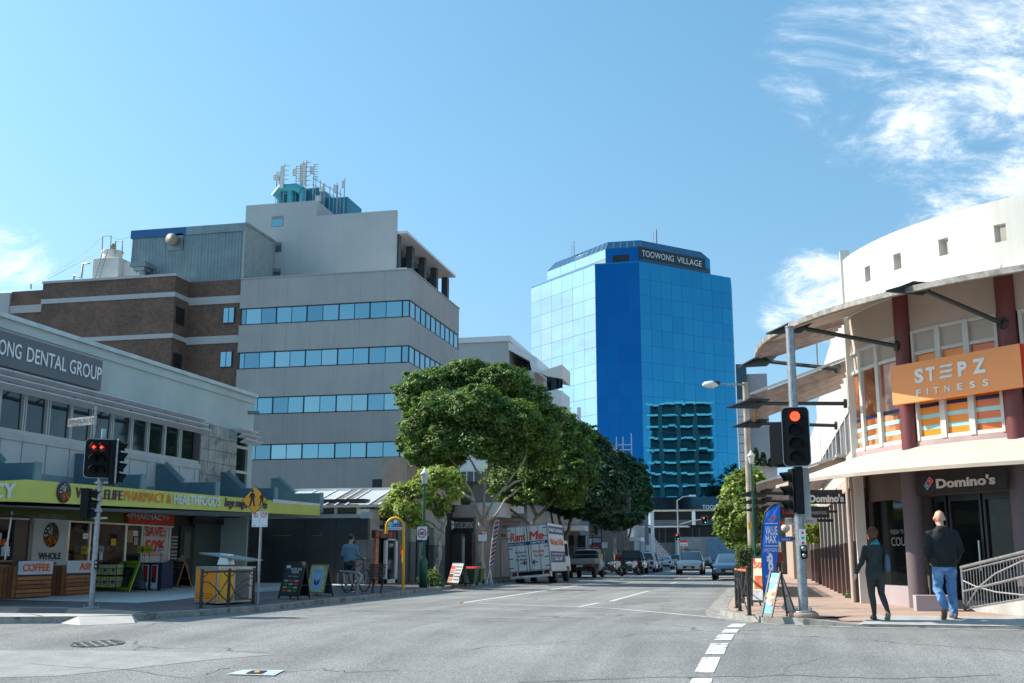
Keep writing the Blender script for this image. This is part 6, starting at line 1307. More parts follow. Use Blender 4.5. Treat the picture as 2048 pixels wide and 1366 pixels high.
# pines on the terrace of the pale office
for i, (px, h_, w) in enumerate(((1513, 898, 7), (1527, 906, 9), (1542, 918, 6), (1551, 912, 7))):
    yy = 198.0; q = at(px, 932, y=yy); z1 = Zy(px, h_, yy)
    t_ = thing('terrace_shrub', ['tallest pointed', 'broad low', 'small right hand', 'last right edge'][i]+' dark conifer on the pale office terrace', 'shrub', q, 'dark conifers on the office terrace')
    MB().cyl(q, (q.x, yy, z1-.5), .12, .04, 6).build('trunk', M_bark2, t_)
    k = yy/2243; foliage([(q.x, yy, q.z+(z1-q.z)*f, w*k*(1.05-f*.75), w*k*(1-f*.7), (z1-q.z)*.2) for f in (.25, .5, .72, .9)], 900, .32, LS_, t_, seed=80+i)
# clipped hedge by the right kerb
hx0, hx1, hy0, hy1, hz1 = -.78, .12, 31.5, 43.5, Zy(1490, 1092, 31.5)
hg = thing('clipped_hedge', 'box clipped green hedge beside the right kerb and lamp post', 'hedge', ((hx0+hx1)/2, 36, .12))
MB().box(hx0+.1, hx1-.1, hy0+.1, hy1-.1, .12, hz1-.1).build('hedge_core', mat('hedge_dark', (.02, .03, .012), .9), hg)
def leafbox(x0, x1, y0, y1, z0, z1, n, size, mats, parent, name, seed=1):
    r_ = np.random.default_rng(seed); A = np.array([(y1-y0)*(z1-z0)]*2+[(x1-x0)*(z1-z0)]*2+[(x1-x0)*(y1-y0)]); f = r_.choice(5, n, p=A/A.sum()); u, v = r_.uniform(0, 1, n), r_.uniform(0, 1, n)
    P = np.empty((n, 3)); N = np.zeros((n, 3)); dx, dy, dz = x1-x0, y1-y0, z1-z0
    for k, (fix, val, nn) in enumerate((('x', x0, (-1, 0, 0)), ('x', x1, (1, 0, 0)), ('y', y0, (0, -1, 0)), ('y', y1, (0, 1, 0)), ('z', z1, (0, 0, 1)))):
        m = f == k
        if fix == 'x': P[m] = np.stack([np.full(m.sum(), val), y0+u[m]*dy, z0+v[m]*dz], 1)
        elif fix == 'y': P[m] = np.stack([x0+u[m]*dx, np.full(m.sum(), val), z0+v[m]*dz], 1)
        else: P[m] = np.stack([x0+u[m]*dx, y0+v[m]*dy, np.full(m.sum(), val)], 1)
        N[m] = nn
    P += N*r_.normal(-.02, .03, (n, 1))+np.sin(P[:, [1, 2, 0]]*5)*.02
    nn = N+r_.normal(0, .5, (n, 3)); nn /= np.linalg.norm(nn, axis=1)[:, None]; a = np.cross(nn, r_.normal(size=(n, 3))); a /= np.linalg.norm(a, axis=1)[:, None]; bb = np.cross(nn, a); s = size*r_.uniform(.6, 1.3, n)[:, None]
    V = np.stack([P-a*s, P+bb*s*.5, P+a*s, P-bb*s*.5], 1).reshape(-1, 3)-np.array(OFF[parent.name]); me = bpy.data.meshes.new(name)
    me.from_pydata(V.tolist(), [], [[4*i, 4*i+1, 4*i+2, 4*i+3] for i in range(n)]); [me.materials.append(q) for q in mats]; me.polygons.foreach_set('material_index', r_.choice([0, 1, 2], n).astype(np.int32))
    o = bpy.data.objects.new(name, me); link(o); o.parent = parent; OFF[o.name] = OFF[parent.name]; return o
LH = [leafmat('hedge_leaf', (.06, .10, .03)), leafmat('hedge_leaf2', (.10, .145, .04)), leafmat('hedge_leaf3', (.13, .15, .055))]
leafbox(hx0, hx1, hy0, hy1, .14, hz1, 16000, .045, LH, hg, 'foliage')
def bush(name, label, cat, c, r, n, size, mats, seed, stem=True):
    t_ = thing(name, label, cat, (c[0], c[1], c[2]-r)); MB().cyl((c[0], c[1], c[2]-r), (c[0], c[1], c[2]), .02, n=6).build('stem', M_bark2, t_)
    foliage([(c[0], c[1], c[2], r*.9, r*.9, r), (c[0]+r*.5, c[1], c[2]-r*.2, r*.6, r*.6, r*.7), (c[0]-r*.5, c[1], c[2]-r*.1, r*.6, r*.6, r*.6)], n, size, mats, t_, 'foliage', seed=seed)
q = at(862, 1160, y=40.5); bush('wispy_plant', 'wispy dark green plant between the lamp post and small tree', 'plant', q, .45, 700, .07, LD, 91)
q = at(1703, 1193, y=31.0); bush('kerb_weed', 'small green weeds at the foot of the cream drain pipe', 'plant', (2.12, 31.0, .2), .12, 260, .03, LD, 92)
q = at(1622, 1060, y=46); bush('wall_vine', 'pale green climbing plant on the tan wall down the right footpath', 'climber', (q.x, 46, q.z), .55, 1500, .07, LY, 93)
q = at(1618, 1015, y=46.5); bush('wall_vine', 'upper sprig of pale green climber above the right footpath', 'climber', (q.x, 46.5, q.z), .35, 700, .07, LY, 94)

for i, (x, y, z, r_) in enumerate(((40, 283, 16, 12), (30, 292, 17, 12), (50, 277, 13, 10))):
    t_ = thing('park_tree', ['broad dark park tree mirrored low in the blue tower', 'tallest dark park tree mirrored at the right of the tower', 'smaller dark park tree in front of the apartment block'][i], 'tree', (x, y, 0))
    MB().cyl((x, y, 0), (x, y, z), .5, .2, 8).build('trunk', M_bark2, t_)
    foliage([(x, y, z, r_, r_, r_*.8), (x+r_*.6, y, z-2, r_*.6, r_*.6, r_*.6), (x-r_*.6, y+1, z+1, r_*.6, r_*.6, r_*.7), (x, y, z+r_*.6, r_*.5, r_*.5, r_*.5)], 6000, .8, LS_, t_, seed=120+i)
# ================================================================== traffic signals
M_sigb = mat('signal_black', (.009, .010, .011), .6, var=.1, spec=.2); M_lens = mat('dark_lens', (.004, .005, .005), .5, spec=.2)
M_redl = bpy.data.materials.new('lit_red'); M_redl.use_nodes = True; _b = M_redl.node_tree.nodes['Principled BSDF']; _b.inputs['Base Color'].default_value = (.8, .05, .02, 1); _b.inputs['Emission Color'].default_value = (1, .09, .03, 1); _b.inputs['Emission Strength'].default_value = 1.1
M_redh = mat('red_glow_hood', (.16, .004, .004), .5); M_grnl = mat('lit_green', (.03, .6, .4), .4, emit=1.0)  # red glow of the lit lamp put into the colour of its hood and lens
def ori(az):      # unit vectors for a head that faces along azimuth az (degrees): forward, right
    f = Vector((math.cos(R(az)), math.sin(R(az)), 0)); return f, Vector((-f.y, f.x, 0))
def roundrect(c, u, v, w, h, r, n=6):
    pts = []
    for cx_, cy_, a0 in ((w/2-r, h/2-r, 0), (-w/2+r, h/2-r, 90), (-w/2+r, -h/2+r, 180), (w/2-r, -h/2+r, 270)):
        for i in range(n+1): a = R(a0+90*i/n); pts.append(c+u*(cx_+r*math.cos(a))+v*(cy_+r*math.sin(a)))
    return pts
def signal(par, c, az, n, board=True, lit=None, two=False, w=.46, pitch=.235, r=.1, board_h=None, boxd=.16, hood=.2, arrow=None):
    """signal head: c is the centre of the board front"""
    f, rt = ori(az); H_ = board_h or (n*pitch+.22)
    hd = MB()
    if board:
        hd.ext(roundrect(c, rt, Z3, w, H_, .09), -f*.03); o = hd.build('target_board', M_sigb, par)
        rim = MB(); p = roundrect(c, rt, Z3, w, H_, .09); p2 = roundrect(c, rt, Z3, w+.025, H_+.025, .10); k = len(p)
        rim.add([q+f*.004 for q in p]+[q+f*.004 for q in p2]+[q-f*.03 for q in p2], [[i, (i+1) % k, k+(i+1) % k, k+i] for i in range(k)]+[[k+i, k+(i+1) % k, 2*k+(i+1) % k, 2*k+i] for i in range(k)]); rim.build('board_rim', M_galv, o)
    else: o = None
    cols_ = (-.13, .02) if two else (0,)
    bx_ = MB()
    for cx_ in cols_[:1] if not two else (0,): 
        q = c+rt*cx_; bx_.ext([q-rt*.14-Z3*(n*pitch/2+.02)-f*.001, q+rt*.14-Z3*(n*pitch/2+.02)-f*.001, q+rt*.14+Z3*(n*pitch/2+.02)-f*.001, q-rt*.14+Z3*(n*pitch/2+.02)-f*.001], -f*boxd)
    bx_.build('housing', M_sigb, par)
    for i in range(n):
        for ci, cx_ in enumerate(cols_):
            q = c+rt*cx_+Z3*((n-1)/2-i)*pitch; m = MB(); k = 14; on = (lit == i)
            rd = r
            def circ(rr, off): return [q+f*off+rt*rr*math.cos(2*math.pi*j/k)+Z3*rr*math.sin(2*math.pi*j/k) for j in range(k)]
            m.add(circ(rd, .012), [list(range(k))]); l_ = m.build('lens', M_lens if not on else M_redh, par)
            if on:
                if arrow: MB().add([q+f*.02-rt*rd*.55*arrow, q+f*.02+Z3*rd*.5, q+f*.02+Z3*rd*.2, q+f*.02+rt*rd*.45*arrow, q+f*.02-Z3*rd*.2, q+f*.02-Z3*rd*.5], [[0, 1, 2], [0, 2, 3, 4], [0, 4, 5]]).build('lit_symbol', M_redl, l_)
                else: MB().add(circ(rd*.86, .018), [list(range(k))]).build('lit_lamp', M_redl, l_)
            # hood: open cylinder, longer on top
            hv = MB(); a_ = []; b_ = []
            for j in range(k+1):
                an = math.pi*(-.2+1.4*j/k); L = hood*(.55+.45*max(0, math.sin(an))); a_.append(q+rt*(rd+.008)*math.cos(an)+Z3*(rd+.008)*math.sin(an)); b_.append(a_[-1]+f*L-Z3*.02)
            nn = len(a_); ins = [p+(q-p)*.06 for p in a_]; inb = [p+(q+f*hood*.5-p)*.05 for p in b_]
            hv.add(a_+b_, [[j, j+1, nn+j+1, nn+j] for j in range(nn-1)]); hv.build('hood', M_sigb if not on else [M_redh], par, recalc=False)
    return o
def pole(par, base, top, r, m=M_galv, name='pole', collars=()):
    MB().cyl(base, top, r, r*.92, 16).build(name, m, par)
    for z in collars: MB().cyl((base[0], base[1], z), (base[0], base[1], z+.05), r+.03, n=12).build('clamp', m, par)
def flange(par, b, r, m=M_galv):
    MB().lathe([(r*2.3, 0), (r*2.3, .03), (r*1.3, .05)], b, 8).build('base_plate', m, par)
    for k in range(4): a = math.pi/4+k*math.pi/2; MB().cyl((b[0]+r*1.9*math.cos(a), b[1]+r*1.9*math.sin(a), b[2]+.02), (b[0]+r*1.9*math.cos(a), b[1]+r*1.9*math.sin(a), b[2]+.09), .02, n=6).build('bolt', m, par)
CAMAZ = 270
# left signal
b0 = at(182, 1218, z=.12); yL = b0.y; t0 = at(208, 858, y=yL); zt0 = t0.z
bx0 = b0.x
LSg = thing('traffic_signal', 'left traffic signal with red arrow lamps on a silver pole before the pharmacy', 'traffic light', b0)
fL, rL = ori(-56); 
pole(LSg, (b0.x, yL, .12), (b0.x, yL, Zy(207, 872, yL)), .055, collars=(Zy(200, 968, yL), Zy(190, 1039, yL), 2.1)); flange(LSg, (b0.x, yL, .12), .07)
MB().cyl((b0.x, yL, Zy(207, 880, yL)), (b0.x, yL, zt0), .05, n=12).build('pole_cap', mat('cap_aqua', (.28, .45, .44), .5), LSg)
azc = math.degrees(math.atan2(-yL, -b0.x))
c1 = at(200, 917, y=yL-.2); signal(LSg, c1, azc+4, 3, w=.60, pitch=.235, board_h=.80, two=True, lit=0, arrow=1, hood=.24, r=.09)
c2 = at(237, 925, y=yL+.05); signal(LSg, Vector((c2.x, yL+.05, c2.z)), azc+82, 4, w=.46, pitch=.22, board_h=.94, hood=.18)
f2, r2 = ori(azc+82)
c3 = at(180, 1008, y=yL-.05); signal(LSg, Vector((c3.x-.0, yL-.05, c3.z)), azc+75, 3, board=False, pitch=.20, r=.085, hood=.24)
MB().ext(roundrect(c3-ori(azc+75)[0]*.0, ori(azc+75)[1], Z3, .26, .64, .05), -ori(azc+75)[0]*.06).build('back_plate', M_sigb, LSg)
pbn = at(192, 1129, y=yL-.08); MB().ext(roundrect(pbn, Vector((1, 0, 0)), Z3, .09, .19, .04), (0, .05, 0)).build('push_button', M_sigb, LSg); 
for dz in (.04, -.04): MB().lathe([(.03, -.012), (.03, 0)], pbn+Vector((0, -.0, dz)), 10, axis='Y').build('button_face', M_galv, LSg)
for z in (Zy(200, 968, yL), Zy(200, 1039, yL)): MB().beam((b0.x-.12, yL, z+.03), (b0.x+.22, yL, z+.03), .04, .04).build('bracket', M_galv, LSg)
sp0 = at(192, 812, y=yL+.05); MB().beam((sp0.x, yL+.05, Zy(192, 872, yL)), (sp0.x, yL+.05, sp0.z), .035, .035).build('name_post', M_galv, LSg)
ns = thing('street_name_sign', 'weathered street name blade reading JEPHSON ST above the left signal', 'street sign', sp0)
sa, sb_ = at(139, 842, y=yL+.3), at(192, 842, y=yL+.05); ss, sd_ = Vector((sa.x, yL+.25, 0)), Vector((sb_.x, yL+.03, 0)); z0, z1 = at(165, 850, y=yL).z, at(165, 833, y=yL).z
dd = (sd_-ss).normalized(); nn = Vector((dd.y, -dd.x, 0)); tlt = .012
MB().ext([ss+Z3*z0, sd_+Z3*(z0+tlt), sd_+Z3*(z1+tlt), ss+Z3*z1], -nn*.03).build('blade', mat('blade_grey', (.40, .40, .38), .6, var=.3, vs=12, col2=(.22, .22, .2), c2s=14), ns)
text(ns, 'JEPHSON ST', ss+dd*.02+Z3*(z0+.055), ss+dd*((sd_-ss).length-.03)+Z3*(z0+.055+tlt), Z3, .085, M_ink, ext=0, bold=.01)
text(ns, '48-36', ss+dd*.16+Z3*(z0+.015), ss+dd*.34+Z3*(z0+.015), Z3, .026, M_ink, ext=0)
# right signal: tall pole
b1 = at(1608, 1234, z=.12); yR = b1.y; zt1_ = Zy(1588, 655, yR)
RSg = thing('traffic_signal', 'right traffic signal with one round red lamp on a tall pole by the pizza signs', 'traffic light', b1)
pole(RSg, (b1.x, yR, .12), (b1.x, yR, zt1_), .085, collars=(Zy(1600, 968, yR), Zy(1600, 1010, yR))); MB().lathe([(.26, 0), (.26, .07), (.24, .1)], (b1.x, yR, .1), 20).build('concrete_footing', M_tact, RSg); flange(RSg, (b1.x, yR, .19), .09)
MB().lathe([(.09, 0), (.085, .02), (.0, .035)], (b1.x, yR, zt1_), 12).build('pole_cap', M_galv, RSg)
azr = math.degrees(math.atan2(-yR, -b1.x))
c1 = at(1592, 873, y=yR-.22); signal(RSg, c1, azr-6, 4, w=.47, pitch=.245, board_h=1.06, lit=0, hood=.17, r=.105)
c2 = at(1566, 888, y=yR+.12); fr_, rr_ = ori(azr+182); signal(RSg, Vector((c2.x, yR+.22, c2.z)), azr+165, 3, w=.45, pitch=.235, board_h=.82)
c3 = at(1584, 982, y=yR-.02)
signal(RSg, Vector((c3.x-.02, yR-.05, c3.z)), azr-72, 3, board=False, pitch=.25, r=.09, hood=.2); MB().box(c3.x+.06, c3.x+.2, yR-.25, yR-.12, c3.z-.42, c3.z+.42).build('housing_back', M_sigb, RSg)
MB().box(b1.x+.08, b1.x+.22, yR+.05, yR+.12, Zy(1640, 1040, yR), Zy(1640, 935, yR)).build('rear_housing', mat('signal_grey', (.45, .45, .44), .5), RSg)
q = at(1605, 1067, y=yR-.1); MB().box(q.x-.055, q.x+.055, yR-.12, yR-.085, Zy(1605, 1092, yR), Zy(1605, 1056+3, yR)).build('crossing_notice', M_wt, RSg)
for k, c in enumerate((M_red, mat('notice_green', s2l(60, 150, 90), .5), M_red)): zz_ = Zy(1605, 1066+k*10, yR); MB().box(q.x-.02, q.x+.02, yR-.126, yR-.121, zz_-.02, zz_+.02).build('notice_symbol', c, RSg)
q = at(1608, 1104, y=yR-.1); MB().ext(roundrect(Vector((q.x, yR-.15, q.z)), Vector((1, 0, 0)), Z3, .12, .25, .055), (0, .07, 0)).build('push_button', M_sigb, RSg)
MB().lathe([(.045, -.01), (.045, 0)], (q.x, yR-.15, q.z+.06), 12, axis='Y').build('button_face', M_galv, RSg); MB().lathe([(.035, -.01), (.035, 0)], (q.x, yR-.15, q.z-.06), 12, axis='Y').build('button_face', M_galv, RSg)
text(RSg, '<', (q.x-.03, yR-.163, q.z+.035), (q.x+.02, yR-.163, q.z+.035), Z3, .05, M_ink, ext=0)
# far signals
def far_signal(px, pt, pb, Y, label, mast=True):
    q = at(px, (pt+pb)/2, y=Y); o = thing('far_traffic_signal', label, 'traffic light', (q.x, Y, 0)); k = Y/2243; H_ = (pb-pt)*k
    MB().ext(roundrect(q, X3, Z3, H_*.72, H_, H_*.1), (0, .1, 0)).build('target_board', M_sigb, o)
    rim = roundrect(q+Vector((0, .02, 0)), X3, Z3, H_*.72+.12, H_+.12, H_*.12); MB().ext(rim, (0, .05, 0)).build('board_rim', M_galv, o)
    MB().lathe([(H_*.11, -.05), (H_*.11, 0)], (q.x-H_*.08, Y-.0, q.z+H_*.28), 10, axis='Y').build('lit_lamp', M_redl, o)
    MB().lathe([(H_*.09, -.05), (H_*.09, 0)], (q.x+H_*.12, Y-.0, q.z-H_*.3), 10, axis='Y').build('lit_arrow', M_grnl, o)
    return o, q
o, q = far_signal(1409, 1033, 1048, 185, 'far signal hanging from the mast arm before the podium')
o2, q2 = far_signal(1355, 1068, 1080, 184, 'far signal fixed low on the grey street light pole')
sl = thing('mast_arm_light', 'tall grey street light with a mast arm at the end of the road', 'street light', (X(1356, 1100, 186), 186, 0)); xx = X(1356, 1050, 186)
b = MB(); b.cyl((xx, 186, 0), (xx, 186, Zy(1356, 1000, 186)), .16, .11, 8); b.build('pole', M_galv, sl); b = MB(); b.tube([(xx, 186, Zy(1356, 1001, 186)), at(1366, 994, y=186), at(1386, 991, y=186)], .08, 6); b.build('light_arm', M_galv, sl)
b = MB(); b.tube([at(1357, 1050, y=186), at(1380, 1043, y=185.6), at(1402, 1039, y=185.3)], .1, 6); b.build('mast_arm', M_galv, sl); qq = at(1384, 991, y=186); MB().box(qq.x-.5, qq.x+.6, 185.8, 186.2, qq.z-.12, qq.z+.1).build('lamp_head', M_wt, sl)
rs = thing('regulatory_sign', 'white sign with a red band beside the far signals', 'sign', (X(1367, 1086, 183), 183, 0)); MB().box(X(1360, 1086, 183), X(1375, 1086, 183), 183, 183.1, Zy(1367, 1092, 183), Zy(1367, 1081, 183)).build('panel', M_wt, rs); MB().box(X(1360, 1086, 183), X(1375, 1086, 183), 182.95, 182.99, Zy(1367, 1085, 183), Zy(1367, 1081, 183)).build('red_band', M_red, rs); MB().cyl((X(1367, 1086, 183), 183.2, 0), (X(1367, 1086, 183), 183.2, 3.2), .06, n=6).build('post', M_galv, rs)
text(rs, 'LEFT ONLY', at(1361, 1091, y=182.9), at(1374, 1091, y=182.9), Z3, .28, M_ink, ext=0)
# ================================================================== lamps and poles
lp = thing('green_lamp_post', 'dark green lamp post with white lantern by the bus stop and speed sign', 'lamp post', (*at(845, 1175, z=.12)[:2], .12)); yl = 39.0; xl_ = at(845, 1175, z=.12).x
def lamp_post(par, x, y, zt, zl, s=1.0):
    MB().lathe([(.15*s, 0), (.15*s, .9), (.11*s, 1.02), (.075*s, 1.1)], (x, y, .12), 12).build('base', M_green, par); MB().cyl((x, y, 1.1), (x, y, zl), .06*s, .045*s, 10).build('post', M_green, par)
    MB().lathe([(.06*s, 0), (.10*s, .05), (.14*s, .3*s), (.15*s, .34*s)], (x, y, zl), 8).build('lantern', mat('lantern_white', (.62, .64, .62), .4), par); MB().lathe([(.19*s, 0), (.12*s, .1*s), (.05*s, .18*s), (.02*s, .26*s)], (x, y, zl+.34*s), 8).build('lantern_roof', M_wt, par)
zl_ = Zy(848, 968, yl); lamp_post(lp, xl_+.02, yl, 0, zl_, 1.0)
ssn = thing('speed_sign', 'white 40 speed limit sign with a red ring on the green lamp post', 'road sign', (xl_, yl-.12, 2.0)); qa_, qb_ = at(834, 1080, y=yl-.12), at(854, 1053, y=yl-.12)
MB().ext(roundrect(Vector(((qa_.x+qb_.x)/2, yl-.12, (qa_.z+qb_.z)/2)), X3, Z3, qb_.x-qa_.x, qb_.z-qa_.z, .03), (0, .02, 0)).build('plate', M_wt, ssn); cc = Vector(((qa_.x+qb_.x)/2, yl-.125, (qa_.z+qb_.z)/2)); w_ = qb_.x-qa_.x
def ring(c, r0, r1, m, nm, par, ux=X3, uz=Z3, n=24, name=None):
    MB().add([c+ux*r*math.cos(2*math.pi*i/n)+uz*r*math.sin(2*math.pi*i/n) for r in (r0, r1) for i in range(n)], [[i, (i+1) % n, n+(i+1) % n, n+i] for i in range(n)]).build(nm, m, par)
ring(cc, w_*.34, w_*.45, M_red, 'red_ring', ssn); text(ssn, '40', cc+Vector((-w_*.25, -.003, -w_*.16)), cc+Vector((w_*.25, -.003, -w_*.16)), Z3, w_*.34, M_ink, ext=0, bold=.02)
lp2 = thing('green_lamp_post', 'slim dark green lamp post with white lantern beside the hedge and wooden pole', 'lamp post', (*at(1512, 1172, z=.12)[:2], .12)); q = at(1512, 1172, z=.12); y_ = 30.9; x_ = X(1510, 1100, y_); lamp_post(lp2, x_, y_, 0, Zy(1508, 928, y_), .62)
up = thing('utility_pole', 'tall weathered timber utility pole with a street light on a long arm', 'utility pole', (*at(1500, 1170, z=.12)[:2], .12)); y_ = 45.5; x_ = X(1500, 1000, y_)
MB().cyl((x_, y_, .1), (x_, y_, Zy(1492, 765, y_)), .17, .11, 14).build('pole', mat('weathered_timber', (.36, .31, .24), .85, var=.25, vs=2, streak=.3, bump=.3), up)
b = MB(); z_ = Zy(1492, 770, y_); b.tube([(x_, y_-.1, z_-.02), at(1450, 768, y=y_-.4), at(1425, 766, y=y_-.5)], .03, 6); b.tube([(x_, y_-.1, z_+.03), at(1450, 767, y=y_-.4)], .015, 5); b.build('lamp_arm', M_galv, up)
hd = at(1419, 769, y=y_-.5); MB().lathe([(.03, -.3), (.12, -.2), (.16, .1), (.09, .3), (.03, .36)], (hd.x, hd.y, hd.z), 12, axis='X').build('lamp_head', mat('lamp_glass', (.6, .6, .58), .2), up); MB().box(hd.x+.1, hd.x+.42, hd.y-.08, hd.y+.08, hd.z-.02, hd.z+.12).build('lamp_case', M_dark, up)
q = at(1503, 1052, y=y_-.2); MB().box(q.x-.12, q.x+.02, y_-.22, y_-.16, q.z-.13, q.z+.13).build('pole_plate', M_py, up); MB().box(q.x+.1, q.x+.26, y_-.22, y_-.1, q.z-.5, q.z+.6).build('meter_box', M_dark, up)
tp_ = thing('tall_thin_pole', 'thin pole with small sign panel above the roof behind the visor', 'pole', (X(1632, 700, 60), 60, 7)); MB().cyl((X(1632, 720, 60), 60, 6), (X(1632, 668, 60), 60, Zy(1632, 665, 60)), .05, n=6).build('shaft', M_galv, tp_); q = at(1642, 668, y=60); MB().box(q.x-.25, q.x+.3, 59.8, 60.2, q.z-.2, q.z+.15).build('panel', M_cream, tp_)
# posts under the trees down the street
for i, (px, pt, pb, Y, w, lb) in enumerate(((1163, 1032, 1110, 90, .22, 'tall tan timber post under the third street tree'), (1177, 1078, 1130, 86, .06, 'thin white sign post behind the flatbed ute'), (1210, 1085, 1130, 95, .05, 'thin parking sign post behind the motorcycle'), (1297, 1090, 1120, 120, .06, 'short white parking sign near the far parked cars'))):
    q = at(px, pb, y=Y); o = thing('street_post', lb, 'post', (q.x, Y, .12)); MB().cyl((q.x, Y, .1), (q.x, Y, Zy(px, pt, Y)), w/2, n=8).build('shaft', mat('post_tan', (.45, .38, .30), .8) if i == 0 else M_galv, o)
    if i: MB().box(q.x-.25, q.x+.25, Y-.06, Y-.03, Zy(px, pt+11, Y), Zy(px, pt, Y)).build('panel', M_wt, o)
# ================================================================== school crossing sign with bus zone plates
q = at(515, 1208, z=.12); yS = q.y; xS = q.x
ws = thing('school_crossing_sign', 'yellow diamond sign with two walking figures above white bus zone plates', 'road sign', (xS, yS, .12))
MB().cyl((xS, yS, .12), (xS, yS, Zy(513, 1000, yS)), .03, n=12).build('post', M_galv, ws)
c = at(509.5, 1000, y=yS-.05); r_ = (at(536, 1000, y=yS).x-at(484, 1000, y=yS).x)/2
MB().ext([c+X3*r_, c+Z3*r_, c-X3*r_, c-Z3*r_], (0, .01, 0)).build('diamond_border', M_ink, ws); c2 = c-Y3*.004
MB().add([c2+X3*r_*.95, c2+Z3*r_*.95, c2-X3*r_*.95, c2-Z3*r_*.95], [[0, 1, 2, 3]]).build('diamond_face', mat('warning_yellow', s2l(230, 155, 25), .5, var=.04), ws)
def figure(cx_, cz_, s, fl=1):
    m = MB(); o_ = c-Y3*.01
    def P(x, z): return o_+X3*(cx_+x*s*fl)*1+Z3*(cz_+z*s)
    m.add([P(.12*math.cos(a), .85+.12*math.sin(a)) for a in np.linspace(0, 2*math.pi, 12, endpoint=False)], [list(range(12))])
    m.add([P(-.17, .7), P(.15, .7), P(.17, .2), P(-.15, .2)], [[0, 1, 2, 3]])
    for pts in (((-.12, .22), (.03, .22), (-.16, -.5), (-.32, -.5)), ((.0, .22), (.16, .22), (.3, -.48), (.15, -.5)), ((-.17, .68), (-.08, .62), (-.24, .28), (-.33, .32)), ((.10, .68), (.17, .6), (.36, .34), (.28, .28))): m.add([P(*a) for a in pts], [[0, 1, 2, 3]])
    m.build('walking_figure', M_ink, ws)
figure(-.045*r_/.28*1.1, -.02, r_*.80/1.0); figure(.14*r_/.28*1.1, -.03, r_*.62)
x0, x1 = X(504, 1038, yS-.05), X(535, 1038, yS-.05); z1, z0 = Zy(519, 1023.5, yS), Zy(519, 1054, yS)
MB().box(x0, (x0+x1)/2-.004, yS-.05, yS-.04, z0, z1).build('parking_plate', M_wt, ws); MB().box((x0+x1)/2+.004, x1, yS-.05, yS-.04, z0, z1).build('bus_zone_plate', M_wt, ws)
wq = (x1-x0)/2; ring(Vector((x0+wq*.5, yS-.055, z1-wq*.42)), wq*.2, wq*.28, M_red, 'ring', ws); text(ws, 'S', (x0+wq*.4, yS-.056, z1-wq*.55), (x0+wq*.6, yS-.056, z1-wq*.55), Z3, wq*.26, M_red, ext=0)
MB().box(x0+wq*1.08, x1-wq*.06, yS-.056, yS-.052, z1-wq*.36, z1-wq*.08).build('red_band', M_red, ws); text(ws, 'BUS', (x0+wq*1.2, yS-.058, z1-wq*.32), (x0+wq*1.8, yS-.058, z1-wq*.32), Z3, wq*.2, M_wt, ext=0, bold=.02); text(ws, 'ZONE', (x0+wq*1.14, yS-.058, z1-wq*.68), (x0+wq*1.88, yS-.058, z1-wq*.68), Z3, wq*.22, M_red, ext=0, bold=.02)
for a, b_ in ((x0+.03, x0+wq*.5), (x0+wq*1.5, x1-.03)): MB().beam((a, yS-.056, z0+.04), (b_, yS-.056, z0+.04), .008, .008).build('arrow', M_red, ws)
q = at(967, 1170, z=.12); yq = 46.6; xq = X(966, 1100, yq)
bz = thing('bus_zone_sign', 'small white sign plate with red top leaning beside the big tree trunk', 'road sign', (xq, yq, .12)); MB().cyl((xq, yq, .12), (xq, yq, Zy(966, 1062, yq)), .03, n=8).build('post', M_galv, bz); MB().box(X(957, 1075, yq), X(974, 1075, yq), yq-.05, yq-.04, Zy(965, 1082, yq), Zy(965, 1064, yq)).build('plate', M_wt, bz); MB().box(X(957.5, 1075, yq), X(965, 1075, yq), yq-.056, yq-.05, Zy(965, 1069, yq), Zy(965, 1064.5, yq)).build('red_band', M_red, bz)
text(bz, 'BUS ZONE', (X(965, 1070, yq), yq-.06, Zy(965, 1068.5, yq)), (X(973, 1070, yq), yq-.06, Zy(965, 1068.5, yq)), Z3, .08, M_red, ext=0, bold=.02)
# ================================================================== bus stop arch
q = at(806, 1181, z=.12); yB = q.y
bs = thing('bus_stop_arch', 'yellow curved bus stop marker with a blue half round panel', 'bus stop', q)
pts = [Vector((X(807, 1150, yB), yB, .12))]; ctr = at(790, 1054, y=yB); ra = X(807, 1054, yB)-ctr.x
pts += [Vector((ctr.x+ra*math.cos(R(a)), yB, ctr.z+ra*math.sin(R(a)))) for a in range(0, 181, 15)]; pts.append(Vector((ctr.x-ra, yB, ctr.z-.22)))
MB().tube(pts, .05, 10).build('arch_tube', M_yellow, bs)
pn = [Vector((ctr.x+(ra-.04)*math.cos(R(a)), yB-.02, ctr.z+(ra-.04)*math.sin(R(a)))) for a in range(0, 181, 12)]
MB().ext(pn, (0, .04, 0)).build('blue_panel', mat('bus_blue', s2l(20, 80, 165), .4), bs); MB().box(ctr.x-ra+.04, ctr.x+ra-.04, yB-.02, yB+.02, ctr.z-.10, ctr.z-.002).build('name_strip', M_wt, bs)
text(bs, 'SHERWOOD RD', (ctr.x-ra*.8, yB-.03, ctr.z-.08), (ctr.x+ra*.8, yB-.03, ctr.z-.08), Z3, .055, M_navy, ext=0); text(bs, 'bus stop 7', (ctr.x-.07, yB-.03, ctr.z+.03), (ctr.x+.2, yB-.03, ctr.z+.03), Z3, .05, M_wt, ext=0)
ring(Vector((ctr.x-.15, yB-.03, ctr.z+.09)), .0, .085, mat('bus_aqua', s2l(120, 215, 190), .5), 'logo', bs)
